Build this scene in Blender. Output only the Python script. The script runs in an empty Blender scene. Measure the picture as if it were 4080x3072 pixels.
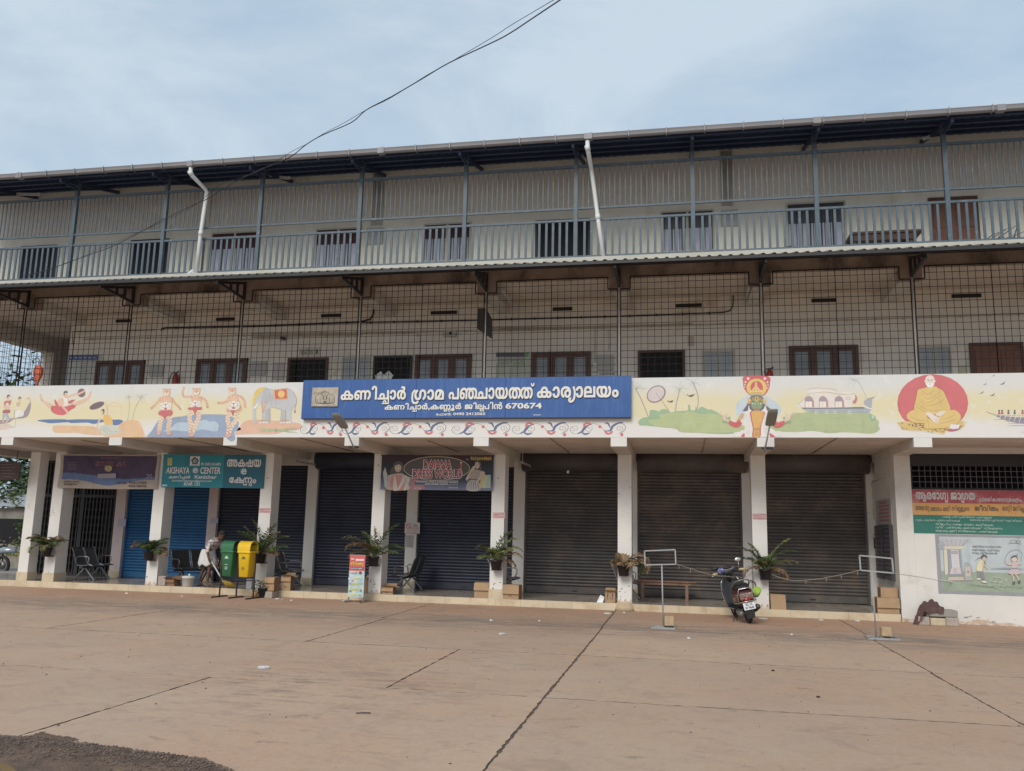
import bpy, bmesh, math, random
from math import sin, cos, pi, radians, sqrt, atan2
from mathutils import Vector, Matrix
from mathutils.geometry import tessellate_polygon
S = bpy.context.scene
COL = S.collection
rnd = random.Random(7)

# ------------------------------------------------------------------ camera
FPX, YAW, PITCH, ROLL = 3366.3, .1985, .1686, .022
CAM = Vector((16.277, -17.958, 1.768))
fw = Vector((-sin(YAW)*cos(PITCH), cos(YAW)*cos(PITCH), sin(PITCH)))
rt0 = Vector((cos(YAW), sin(YAW), 0)); up0 = rt0.cross(fw)
rt = rt0*cos(ROLL)+up0*sin(ROLL); up = up0*cos(ROLL)-rt0*sin(ROLL)
cd = bpy.data.cameras.new('camera'); cam = bpy.data.objects.new('camera', cd); COL.objects.link(cam)
cam.matrix_world = Matrix(((rt.x, up.x, -fw.x, CAM.x), (rt.y, up.y, -fw.y, CAM.y), (rt.z, up.z, -fw.z, CAM.z), (0, 0, 0, 1)))
cd.sensor_width = 36; cd.sensor_fit = 'HORIZONTAL'; cd.lens = 36*FPX/4080
cd.clip_start = .05; cd.clip_end = 3000
S.camera = cam

# ------------------------------------------------------------------ world, sun, exposure
SUN_EL, SUN_AZ = radians(36), radians(192)      # azimuth clockwise from +Y
wd = bpy.data.worlds.new("World"); S.world = wd; wd.use_nodes = True
nt = wd.node_tree; N = nt.nodes; L = nt.links; N.clear()
out = N.new('ShaderNodeOutputWorld'); bg = N.new('ShaderNodeBackground'); L.new(bg.outputs[0], out.inputs[0])
bg.inputs[1].default_value = .1
sky = N.new('ShaderNodeTexSky'); sky.sky_type = 'NISHITA'; sky.sun_disc = False
sky.sun_elevation = SUN_EL; sky.sun_rotation = SUN_AZ; sky.dust_density = 3; sky.air_density = 1.2
tc = N.new('ShaderNodeTexCoord'); mp = N.new('ShaderNodeMapping'); mp.inputs['Scale'].default_value = (1, 1, 2.2)
mp.inputs['Rotation'].default_value = (0, radians(25), 0)
L.new(tc.outputs['Generated'], mp.inputs[0])
nz = N.new('ShaderNodeTexNoise'); nz.inputs['Scale'].default_value = 2.6; nz.inputs['Detail'].default_value = 7; nz.inputs['Roughness'].default_value = .56
nz.inputs['Distortion'].default_value = .35
L.new(mp.outputs[0], nz.inputs[0])
cr = N.new('ShaderNodeValToRGB'); L.new(nz.outputs[0], cr.inputs[0])
cr.color_ramp.elements[0].position = .39; cr.color_ramp.elements[1].position = .61
SK = .90
cr.color_ramp.elements[0].color = (4.1*SK, 5.35*SK, 6.75*SK, 1); cr.color_ramp.elements[1].color = (6.0*SK, 6.95*SK, 7.8*SK, 1)
e = cr.color_ramp.elements.new(.50); e.color = (4.9*SK, 6.1*SK, 7.25*SK, 1)
mx = N.new('ShaderNodeMix'); mx.data_type = 'RGBA'; mx.inputs[0].default_value = .85
L.new(sky.outputs[0], mx.inputs[6]); L.new(cr.outputs[0], mx.inputs[7]); L.new(mx.outputs[2], bg.inputs[0])
sd = bpy.data.lights.new('sun', 'SUN'); sun = bpy.data.objects.new('sun', sd); COL.objects.link(sun)
sd.energy = 1.5; sd.angle = radians(24); sd.color = (1, .95, .87)
sdir = Vector((sin(SUN_AZ)*cos(SUN_EL), cos(SUN_AZ)*cos(SUN_EL), sin(SUN_EL)))
sun.rotation_euler = (-sdir).to_track_quat('-Z', 'Y').to_euler()
vs = S.view_settings; vs.view_transform = 'Standard'; vs.look = 'None'; vs.exposure = .30; vs.gamma = 1
vs.use_curve_mapping = False
S.cycles.max_bounces = 6; S.cycles.diffuse_bounces = 4; S.cycles.transparent_max_bounces = 8

# ------------------------------------------------------------------ helpers
def ray(px, py): return fw+rt*((px-2040)/FPX)-up*((py-1536)/FPX)
def aY(px, py, Y):
    d = ray(px, py); return CAM+d*((Y-CAM.y)/d.y)
def aX(px, py, X):
    d = ray(px, py); return CAM+d*((X-CAM.x)/d.x)
def aZ(px, py, z):
    d = ray(px, py); return CAM+d*((z-CAM.z)/d.z)
def s2l(h):
    if isinstance(h, str): h = tuple(int(h[i:i+2], 16)/255 for i in (0, 2, 4))
    return tuple((c/12.92 if c <= .04045 else ((c+.055)/1.055)**2.4) for c in h)
MATS = {}
def mat(name, col, rough=.7, metal=0, var=.12, vscale=3., bump=0., bscale=40., dirt=None, dscale=1.2, dlo=.5, dhi=.7, spec=.5, stretch=None, fine=0., rand=0., coat=0, trans=0):
    """principled material: base colour with large soft variation, fine grain, optional stains (dirt colour) and bump"""
    if name in MATS: return MATS[name]
    m = bpy.data.materials.new(name); MATS[name] = m; m.use_nodes = True
    t = m.node_tree; n = t.nodes; l = t.links; b = n['Principled BSDF']
    col = s2l(col) if isinstance(col, str) else col
    b.inputs['Roughness'].default_value = rough; b.inputs['Metallic'].default_value = metal
    b.inputs['Specular IOR Level'].default_value = spec
    if coat: b.inputs['Coat Weight'].default_value = coat
    if trans: b.inputs['Transmission Weight'].default_value = trans
    geo = n.new('ShaderNodeNewGeometry'); vec = geo.outputs['Position']
    if stretch:
        mpn = n.new('ShaderNodeMapping'); mpn.inputs['Scale'].default_value = stretch; l.new(vec, mpn.inputs[0]); svec = mpn.outputs[0]
    else: svec = vec
    def noise(v, sc, det=4, ro=.55):
        q = n.new('ShaderNodeTexNoise'); q.inputs['Scale'].default_value = sc; q.inputs['Detail'].default_value = det; q.inputs['Roughness'].default_value = ro
        l.new(v, q.inputs[0]); return q.outputs[0]
    def scalecol(src, fac_socket, lo, hi):
        mr = n.new('ShaderNodeMapRange'); mr.inputs[1].default_value = .3; mr.inputs[2].default_value = .7
        mr.inputs[3].default_value = lo; mr.inputs[4].default_value = hi; l.new(fac_socket, mr.inputs[0])
        vm = n.new('ShaderNodeVectorMath'); vm.operation = 'SCALE'
        if isinstance(src, tuple): vm.inputs[0].default_value = src
        else: l.new(src, vm.inputs[0])
        l.new(mr.outputs[0], vm.inputs['Scale']); return vm.outputs[0]
    c = tuple(col)
    if var: c = scalecol(c, noise(vec, vscale), 1-var, 1+var*.6)
    if fine: c = scalecol(c, noise(vec, 90, 2), 1-fine, 1+fine)
    if dirt is not None:
        dc = s2l(dirt) if isinstance(dirt, str) else dirt
        r = n.new('ShaderNodeMapRange'); r.inputs[1].default_value = dlo; r.inputs[2].default_value = dhi
        l.new(noise(svec, dscale, 7, .68), r.inputs[0])
        x = n.new('ShaderNodeMix'); x.data_type = 'RGBA'; l.new(r.outputs[0], x.inputs[0])
        if isinstance(c, tuple): x.inputs[6].default_value = (*c, 1)
        else: l.new(c, x.inputs[6])
        x.inputs[7].default_value = (*dc, 1); c = x.outputs[2]
    if rand:
        oi = n.new('ShaderNodeObjectInfo'); mr = n.new('ShaderNodeMapRange'); mr.inputs[3].default_value = 1-rand; mr.inputs[4].default_value = 1+rand; l.new(oi.outputs['Random'], mr.inputs[0])
        vm = n.new('ShaderNodeVectorMath'); vm.operation = 'SCALE'; l.new(c, vm.inputs[0]) if not isinstance(c, tuple) else setattr(vm.inputs[0], 'default_value', c); l.new(mr.outputs[0], vm.inputs['Scale']); c = vm.outputs[0]
    if isinstance(c, tuple): b.inputs['Base Color'].default_value = (*c, 1)
    else: l.new(c, b.inputs['Base Color'])
    if bump:
        bn = n.new('ShaderNodeBump'); bn.inputs['Strength'].default_value = bump; bn.inputs['Distance'].default_value = .01
        l.new(noise(vec, bscale), bn.inputs['Height']); l.new(bn.outputs[0], b.inputs['Normal'])
    return m
def paint(h, rough=.75):
    c = s2l(h); g = (.70, .68, .64); k = .16
    return mat('paint_'+h, tuple(c[i]*(1-k)+g[i]*k for i in range(3)), rough, var=.07, vscale=4, fine=.04, dirt=tuple((c[i]*(1-k)+g[i]*k)*.72+.03 for i in range(3)), dscale=2.2, dlo=.56, dhi=.74, stretch=(2.2, 2.2, .55))

def wloc(o):
    v = Vector((0, 0, 0))
    while o is not None: v += o.location; o = o.parent
    return v
def link(o, parent=None):
    COL.objects.link(o)
    if parent is not None: o.parent = parent
    return o
class MB:
    def __init__(s): s.v = []; s.f = []; s.m = []; s.mats = []; s.cur = 0; s.sm = []; s.smooth = False
    def use(s, m):
        if m not in s.mats: s.mats.append(m)
        s.cur = s.mats.index(m); return s
    def add(s, vs, fs):
        b = len(s.v); s.v += [tuple(p) for p in vs]
        for f in fs: s.f.append(tuple(i+b for i in f)); s.m.append(s.cur); s.sm.append(s.smooth)
        return s
    def box(s, x0, x1, y0, y1, z0, z1):
        return s.add([(x, y, z) for z in (z0, z1) for y in (y0, y1) for x in (x0, x1)],
                     [(0, 2, 3, 1), (4, 5, 7, 6), (0, 1, 5, 4), (2, 6, 7, 3), (0, 4, 6, 2), (1, 3, 7, 5)])
    def bar(s, p, q, w, h=None, upv=(0, 0, 1)):
        p = Vector(p); q = Vector(q); h = h or w; d = (q-p).normalized(); u = Vector(upv)
        if abs(d.dot(u)) > .98: u = Vector((0, 1, 0))
        a = d.cross(u).normalized()*w/2; c = a.cross(d).normalized()*h/2
        vs = [b+sx*a+sz*c for b in (p, q) for sz in (-1, 1) for sx in (-1, 1)]
        return s.add(vs, [(0, 1, 3, 2), (4, 6, 7, 5), (0, 4, 5, 1), (2, 3, 7, 6), (0, 2, 6, 4), (1, 5, 7, 3)])
    def tube(s, pts, r, n=8, caps=True, smooth=True):
        pts = [Vector(p) for p in pts]; rs = r if isinstance(r, (list, tuple)) else [r]*len(pts)
        vs = []; a = None
        for i, p in enumerate(pts):
            d = (pts[min(i+1, len(pts)-1)]-pts[max(i-1, 0)])
            d = d.normalized() if d.length > 1e-9 else Vector((0, 0, 1))
            if a is None: a = d.cross(Vector((0, 0, 1)) if abs(d.z) < .9 else Vector((1, 0, 0))).normalized()
            else: a = (a-d*a.dot(d)).normalized()
            c = d.cross(a)
            vs += [p+(a*cos(2*pi*k/n)+c*sin(2*pi*k/n))*rs[i] for k in range(n)]
        fs = [(i*n+k, i*n+(k+1) % n, (i+1)*n+(k+1) % n, (i+1)*n+k) for i in range(len(pts)-1) for k in range(n)]
        if caps: fs += [tuple(range(n))[::-1], tuple((len(pts)-1)*n+k for k in range(n))]
        o = s.smooth; s.smooth = smooth; s.add(vs, fs); s.smooth = o; return s
    def lathe(s, prof, c=(0, 0, 0), n=20, smooth=True):
        c = Vector(c)
        vs = [c+Vector((r*cos(2*pi*k/n), r*sin(2*pi*k/n), z)) for r, z in prof for k in range(n)]
        fs = [(i*n+k, i*n+(k+1) % n, (i+1)*n+(k+1) % n, (i+1)*n+k) for i in range(len(prof)-1) for k in range(n)]
        fs += [tuple(range(n))[::-1], tuple((len(prof)-1)*n+k for k in range(n))]
        o = s.smooth; s.smooth = smooth; s.add(vs, fs); s.smooth = o; return s
    def ball(s, c, r, n=12, m=8, sc=(1, 1, 1)):
        c = Vector(c); vs = []
        for i in range(m+1):
            t = pi*i/m; vs += [c+Vector((r*sc[0]*sin(t)*cos(2*pi*k/n), r*sc[1]*sin(t)*sin(2*pi*k/n), r*sc[2]*cos(t))) for k in range(n)]
        o = s.smooth; s.smooth = True
        s.add(vs, [(i*n+k, (i+1)*n+k, (i+1)*n+(k+1) % n, i*n+(k+1) % n) for i in range(m) for k in range(n)]); s.smooth = o; return s
    def loft(s, rings, caps=True, smooth=True):
        n = len(rings[0]); vs = [p for r in rings for p in r]
        fs = [(i*n+k, i*n+(k+1) % n, (i+1)*n+(k+1) % n, (i+1)*n+k) for i in range(len(rings)-1) for k in range(n)]
        if caps: fs += [tuple(range(n))[::-1], tuple((len(rings)-1)*n+k for k in range(n))]
        o = s.smooth; s.smooth = smooth; s.add(vs, fs); s.smooth = o; return s
    def build(s, name, parent=None, m=None, world=True, bevel=0, label=None):
        me = bpy.data.meshes.new(name)
        off = wloc(parent) if (world and parent is not None) else Vector((0, 0, 0))
        me.from_pydata([(a-off.x, b-off.y, c-off.z) for a, b, c in s.v], [], s.f)
        ms = s.mats or [m or MATS['default']]
        for q in ms: me.materials.append(q)
        me.polygons.foreach_set('material_index', s.m if s.mats else [0]*len(s.f))
        me.polygons.foreach_set('use_smooth', s.sm)
        me.update()
        bm = bmesh.new(); bm.from_mesh(me)
        bmesh.ops.recalc_face_normals(bm, faces=bm.faces)
        bm.to_mesh(me); bm.free()
        o = bpy.data.objects.new(name, me); link(o, parent)
        if bevel:
            b = o.modifiers.new('bevel', 'BEVEL'); b.width = bevel; b.segments = 2; b.limit_method = 'ANGLE'
        if label: o['label'] = label
        return o
def tag(o, label=None, cat=None, group=None, kind=None):
    if label: o['label'] = label
    if cat: o['category'] = cat
    if group: o['group'] = group
    if kind: o['kind'] = kind
    return o
def empty(name, loc, label=None, cat=None, group=None, rz=0):
    o = bpy.data.objects.new(name, None); o.location = loc; o.rotation_euler = (0, 0, rz); o.empty_display_size = .1
    link(o); tag(o, label, cat, group); return o
def inst(o, parent, loc=None, rot=None, scale=None):
    c = o.copy(); COL.objects.link(c); c.parent = parent
    if loc is not None: c.location = loc
    if rot is not None: c.rotation_euler = rot
    if scale is not None: c.scale = scale
    return c
def kids(o): return [c for c in o.children]
def copy_tree(o, parent=None, loc=None, rz=None):
    c = o.copy(); COL.objects.link(c); c.parent = parent
    for ch in list(o.children): copy_tree(ch, c)
    if loc is not None: c.location = loc
    if rz is not None: c.rotation_euler.z = rz
    return c
# ---- flat painted art on a vertical plane
def smooth_pts(P, closed=True, k=5):
    n = len(P); o = []
    rng = range(n) if closed else range(n-1)
    for i in rng:
        if closed: a, b, c, d = P[i-1], P[i], P[(i+1) % n], P[(i+2) % n]
        else: a, b, c, d = P[max(i-1, 0)], P[i], P[i+1], P[min(i+2, n-1)]
        for j in range(k):
            t = j/k
            o.append(tuple(.5*((2*b[q])+(-a[q]+c[q])*t+(2*a[q]-5*b[q]+4*c[q]-d[q])*t*t+(-a[q]+3*b[q]-3*c[q]+d[q])*t**3) for q in (0, 1)))
    if not closed: o.append(tuple(P[-1][:2]))
    return o
class Art:
    """flat painted shapes on the plane y=Y; points are pairs read off a crop (ox, oy, scale) of the elevation"""
    def __init__(s, Y, tr=(0, 0, 1), step=.00012, face=None):
        s.mb = MB(); s.Y = Y; s.tr = tr; s.k = 1; s.step = step; s.face = face
    def w(s, x, y):
        ox, oy, sc = s.tr
        return s.face(ox+x/sc, oy+y/sc) if s.face else aY(ox+x/sc, oy+y/sc, s.Y)
    def put(s, col, P):
        s.mb.use(paint(col) if isinstance(col, str) else col)
        n = Vector((-1, 0, 0)) if s.face else Vector((0, -1, 0))
        W = [s.w(*p)+n*(s.k*s.step) for p in P]; s.k += .02
        tri = tessellate_polygon([W])
        s.mb.add(W, [tuple(t) for t in tri])
    def poly(s, col, *c, sm=True):
        P = list(zip(c[::2], c[1::2])); s.k += 1
        s.put(col, smooth_pts(P, True, 4) if sm else P); return s
    def line(s, col, w, *c, sm=True, taper=False, closed=False):
        P = list(zip(c[::2], c[1::2]))
        if sm and len(P) > 2: P = smooth_pts(P, closed, 4)
        if closed: P = P+[P[0]]
        s.k += 1; A = []; B = []
        for i, p in enumerate(P):
            q = P[max(i-1, 0)]; r = P[min(i+1, len(P)-1)]; dx, dy = r[0]-q[0], r[1]-q[1]; d = sqrt(dx*dx+dy*dy) or 1
            ww = w/2*((sin(pi*(i+.3)/(len(P)-.4)) if taper == 2 else 1-i/len(P)*.85) if taper else 1)
            A.append((p[0]-dy/d*ww, p[1]+dx/d*ww)); B.append((p[0]+dy/d*ww, p[1]-dx/d*ww))
        s.mb.use(paint(col) if isinstance(col, str) else col)
        n = Vector((-1, 0, 0)) if s.face else Vector((0, -1, 0))
        W = [s.w(*p)+n*(s.k*s.step) for p in A+B]; m = len(A)
        s.mb.add(W, [(i, i+1, m+i+1, m+i) for i in range(m-1)]); return s
    def ell(s, col, cx, cy, rx, ry=None, rot=0, n=24):
        ry = ry or rx; s.k += 1; c, d = cos(rot), sin(rot)
        s.put(col, [(cx+rx*cos(2*pi*i/n)*c-ry*sin(2*pi*i/n)*d, cy+rx*cos(2*pi*i/n)*d+ry*sin(2*pi*i/n)*c) for i in range(n)]); return s
    def ring(s, col, w, cx, cy, rx, ry=None, a0=0, a1=2*pi, n=20):
        ry = ry or rx; c = []
        for i in range(n+1): a = a0+(a1-a0)*i/n; c += [cx+rx*cos(a), cy+ry*sin(a)]
        return s.line(col, w, *c, sm=False)
    def build(s, name, parent, label=None): return s.mb.build(name, parent, label=label)
# ---- text
GC = {}; GE = {}
def outline(ch):
    if ch not in GE:
        c = bpy.data.curves.new('g', 'FONT'); c.body = ch; c.resolution_u = 4; c.fill_mode = 'NONE'
        o = bpy.data.objects.new('g', c); COL.objects.link(o); bpy.context.view_layer.update()
        m = bpy.data.meshes.new_from_object(o.evaluated_get(bpy.context.evaluated_depsgraph_get()))
        v = [(p.co.x, p.co.y) for p in m.vertices]
        GE[ch] = [(v[e.vertices[0]], v[e.vertices[1]]) for e in m.edges]
        bpy.data.objects.remove(o); bpy.data.curves.remove(c); bpy.data.meshes.remove(m)
    return GE[ch]
def glyph(ch, bold=0.0):
    """fill a glyph by non-zero winding in thin horizontal bands; bold widens the strokes"""
    key = (ch, bold)
    if key in GC: return GC[key]
    E = outline(ch)
    if not E: GC[key] = ([], []); return GC[key]
    y0 = min(min(a[1], b[1]) for a, b in E); y1 = max(max(a[1], b[1]) for a, b in E)
    st = .014 if len(ch) < 3 else .022
    def spans(y):
        X = []
        for (ax, ay), (bx, by) in E:
            if (ay <= y) != (by <= y): X.append((ax+(bx-ax)*(y-ay)/(by-ay), 1 if by > ay else -1))
        X.sort(); w = 0; o = []; s0 = 0
        for x, d in X:
            if w == 0: s0 = x
            w += d
            if w == 0 and x-s0 > .003: o.append([s0, x])
        return o
    n = max(2, int((y1-y0)/st)); V = []; F = []
    rows = [spans(y0+(y1-y0)*(i+.5)/n) for i in range(n)]
    if bold:
        k = max(1, int(round(bold*.8/st))); R2 = []
        for i in range(-k, n+k):
            A = []
            for j in range(-k, k+1):
                if 0 <= i+j < n:
                    e = bold*sqrt(max(0, 1-(j/(k+.5))**2)); A += [[a-e, b+e] for a, b in rows[i+j]]
            A.sort(); o = []
            for a, b in A:
                if o and a <= o[-1][1]: o[-1][1] = max(o[-1][1], b)
                else: o.append([a, b])
            R2.append(o)
        h = (y1-y0)/n; y0 -= k*h; rows = R2
    else: h = (y1-y0)/n
    for i, r in enumerate(rows):
        for a, b in r:
            c = len(V); V += [(a, y0+i*h), (b, y0+i*h), (b, y0+(i+1)*h), (a, y0+(i+1)*h)]; F.append((c, c+1, c+2, c+3))
    GC[key] = (V, F); return GC[key]
def stroke(P, w):
    P = smooth_pts(P, False, 4); V = []
    for i, p in enumerate(P):
        q = P[max(i-1, 0)]; r = P[min(i+1, len(P)-1)]; dx, dy = r[0]-q[0], r[1]-q[1]; d = sqrt(dx*dx+dy*dy) or 1
        V += [(p[0]-dy/d*w/2, p[1]+dx/d*w/2), (p[0]+dy/d*w/2, p[1]-dx/d*w/2)]
    return V, [(2*i, 2*i+1, 2*i+3, 2*i+2) for i in range(len(P)-1)]
def run(s, bold=0.0, gap=.06):
    """flat 2d mesh of a line of text. Malayalam is passed as space separated glyph units:
    | word space, v:x small x joined below, R the ra hook, Y the ya hook, + the vowel-killer mark above"""
    if any('\u0d00' <= c <= '\u0d7f' for c in s): toks = s.split(' ')
    else: return glyph(s, bold)
    V = []; F = []; cx = 0; prev = (0, 0); w = .075+bold*1.6; ly = [0]
    def put(v, f, dx, dy, sc=1):
        b = len(V); ly[0] += 1; V.extend([(x*sc+dx, y*sc+dy, ly[0]*.00025) for x, y in v]); F.extend([tuple(i+b for i in q) for q in f])
    for t in toks:
        if t == '|': cx += .36; continue
        if t == 'j': cx -= .12; continue
        if t == 'R': v, f = stroke([(.2, .56), (.02, .38), (.0, .0), (.1, -.2), (.36, -.2), (.4, -.08)], w); put(v, f, cx, 0); cx += .14; continue
        if t == 'Y': v, f = stroke([(.1, .58), (.2, .3), (.14, -.12), (-.08, -.26), (-.2, -.14), (-.06, -.06)], w); put(v, f, cx, 0); prev = (cx, .22); cx += .27; continue
        if t == '+': v, f = stroke([(-.14, .8), (-.09, .68), (.02, .68), (.07, .8)], w*.8); put(v, f, cx-.04, 0); continue
        if t.startswith('v:'):
            v, f = glyph(t[2:], bold); x0 = min(p[0] for p in v); x1 = max(p[0] for p in v); y1 = max(p[1] for p in v)
            put(v, f, prev[0]+prev[1]-x1*.62+.02, -y1*.62+.05, .62); continue
        v, f = glyph(t, bold)
        if not v: cx += .3; continue
        x0 = min(p[0] for p in v); x1 = max(p[0] for p in v)
        put(v, f, cx-x0, 0); prev = (cx, x1-x0); cx += x1-x0+gap
    return V, F
def text(name, s, rect, Y, m, parent, bold=0.0, depth=0.0, sharp=0, gap=.06, face=None, tr=(0, 0, 1), label=None):
    """fit the run into the pixel rect (x0, top, x1, bottom) of plane y=Y"""
    V, F = run(s, bold, gap)
    if not V: return None
    ox, oy, sc = tr; x0, t, x1, b = rect; x0, x1 = ox+x0/sc, ox+x1/sc; t, b = oy+t/sc, oy+b/sc
    f = face or (lambda x, y: aY(x, y, Y))
    bl = f(x0, b); tl = f(x0, t); br = f(x1, b); u = (br-bl); u.z = 0 if not face else u.z; h = Vector((0, 0, tl.z-bl.z))
    mx0 = min(v[0] for v in V); mx1 = max(v[0] for v in V); my0 = min(v[1] for v in V); my1 = max(v[1] for v in V)
    mb = MB().use(m); n = Vector((-1, 0, 0)) if face else Vector((0, -1, 0))
    P = [bl+u*((v[0]-mx0)/(mx1-mx0))+h*((v[1]-my0)/(my1-my0))+n*(v[2] if len(v) > 2 else 0) for v in V]
    mb.add([p+n*depth for p in P], F)
    if depth > .004:                           # raised letter: side walls
        from collections import Counter
        ed = Counter(tuple(sorted((q[i], q[(i+1) % len(q)]))) for q in F for i in range(len(q)))
        o = len(P); mb.v += [tuple(p) for p in P]
        for (a, c), k in ed.items():
            if k == 1: mb.f.append((a, c, c+o, a+o)); mb.m.append(mb.cur); mb.sm.append(False)
    return mb.build(name, parent, label=label)
mat('default', (.5, .5, .5))
# ------------------------------------------------------------------ materials
M = dict(
 white=mat('white_wall_paint', (.74, .72, .68), .8, var=.07, vscale=1.2, bump=.15, dirt=(.55, .49, .42), dscale=1.6, dlo=.56, dhi=.8, fine=.03),
 colw=mat('column_paint', (.76, .74, .70), .75, var=.07, vscale=1.5, bump=.12, dirt=(.45, .40, .33), dscale=2.3, dlo=.62, dhi=.74, fine=.03),
 cream=mat('cream_wall_paint', (.82, .80, .71), .8, var=.07, vscale=1.0, bump=.12, dirt=(.60, .56, .47), dscale=1.5, dlo=.56, dhi=.8, stretch=(2, 2, .5), fine=.03),
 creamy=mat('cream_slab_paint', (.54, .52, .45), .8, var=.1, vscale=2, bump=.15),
 mid=mat('corridor_wall_paint', (.82, .79, .72), .8, var=.08, vscale=1.1, bump=.1, dirt=(.5, .42, .33), dscale=1.1, dlo=.55, dhi=.8),
 soffit=mat('soffit_paint', (.68, .60, .53), .85, var=.12, vscale=2.2, bump=.2, dirt=(.35, .28, .22), dscale=3.5, dlo=.62, dhi=.75),
 beam=mat('beam_paint', (.64, .60, .55), .85, var=.1, vscale=2, bump=.2),
 stain=mat('stained_fascia', (.36, .28, .23), .9, var=.2, vscale=2.5, bump=.3, dirt=(.085, .072, .06), dscale=1.1, dlo=.46, dhi=.66, stretch=(1, 1, .6), fine=.12),
 tile=mat('cream_edge_tile', (.66, .56, .40), .32, rand=.05, var=.1, vscale=1.5, dirt=(.48, .33, .20), dscale=1.8, dlo=.5, dhi=.75),
 floor=mat('corridor_floor_tile', (.40, .35, .30), .2, rand=.06, var=.12, vscale=2, dirt=(.22, .17, .13), dscale=2.5),
 blue=mat('blue_railing_paint', (.082, .118, .152), .5, var=.15, vscale=6, dirt=(.25, .3, .33), dscale=9, dlo=.6, dhi=.72),
 roofu=mat('roof_sheet_blue', (.030, .048, .105), .55, var=.15, vscale=3),
 rooft=mat('roof_sheet_top', (.25, .28, .32), .5, var=.1),
 gutter=mat('gutter_pvc', (.26, .255, .27), .45, var=.08),
 pvc=mat('white_pvc', (.72, .74, .74), .4, var=.06),
 black=mat('black_steel', (.022, .022, .026), .5, var=.1),
 mesh=mat('mesh_steel', (.022, .018, .017), .75, var=.1, spec=.2),
 navy=mat('navy_shutter', (.036, .042, .068), .5, rand=.08, var=.2, vscale=2.5, bump=.1, fine=.1),
 bshut=mat('blue_shutter', (.022, .115, .27), .5, rand=.06, var=.15, vscale=2, fine=.06),
 gshut=mat('grey_shutter', (.085, .081, .083), .5, rand=.08, var=.18, vscale=2, dirt=(.14, .115, .10), dscale=1.4, fine=.12),
 bnshut=mat('brown_grey_shutter', (.112, .105, .102), .5, rand=.10, var=.2, vscale=1.6, dirt=(.20, .145, .11), dscale=1.6, fine=.12),
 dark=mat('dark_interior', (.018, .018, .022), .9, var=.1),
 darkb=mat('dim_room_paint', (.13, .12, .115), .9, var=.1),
 wood=mat('brown_window_wood', (.11, .052, .036), .5, var=.2, vscale=6),
 door=mat('brown_door_wood', (.20, .085, .05), .5, var=.15, vscale=5),
 glass=mat('dull_window_glass', (.20, .22, .25), .15, var=.2, vscale=3),
 lilac=mat('lilac_curtain', (.52, .54, .66), .8, var=.1, vscale=5),
 maroon=mat('maroon_curtain', (.085, .028, .035), .8, var=.35, vscale=10),
 grey=mat('grey_panel', (.46, .46, .45), .5, var=.05),
 concrete=mat('concrete', (.33, .31, .28), .9, var=.12, vscale=4, bump=.3),
 steel=mat('grey_steel', (.30, .30, .31), .35, metal=.7, var=.1),
 chair=mat('perforated_steel', (.10, .105, .11), .4, metal=.5, var=.1),
 card=mat('cardboard', (.42, .28, .165), .85, var=.1, vscale=5, fine=.05),
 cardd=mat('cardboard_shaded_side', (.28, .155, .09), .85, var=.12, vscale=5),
 galv=mat('galvanised_tube', (.36, .36, .36), .5, var=.15, vscale=8),
)
TOPZ = .163
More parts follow.
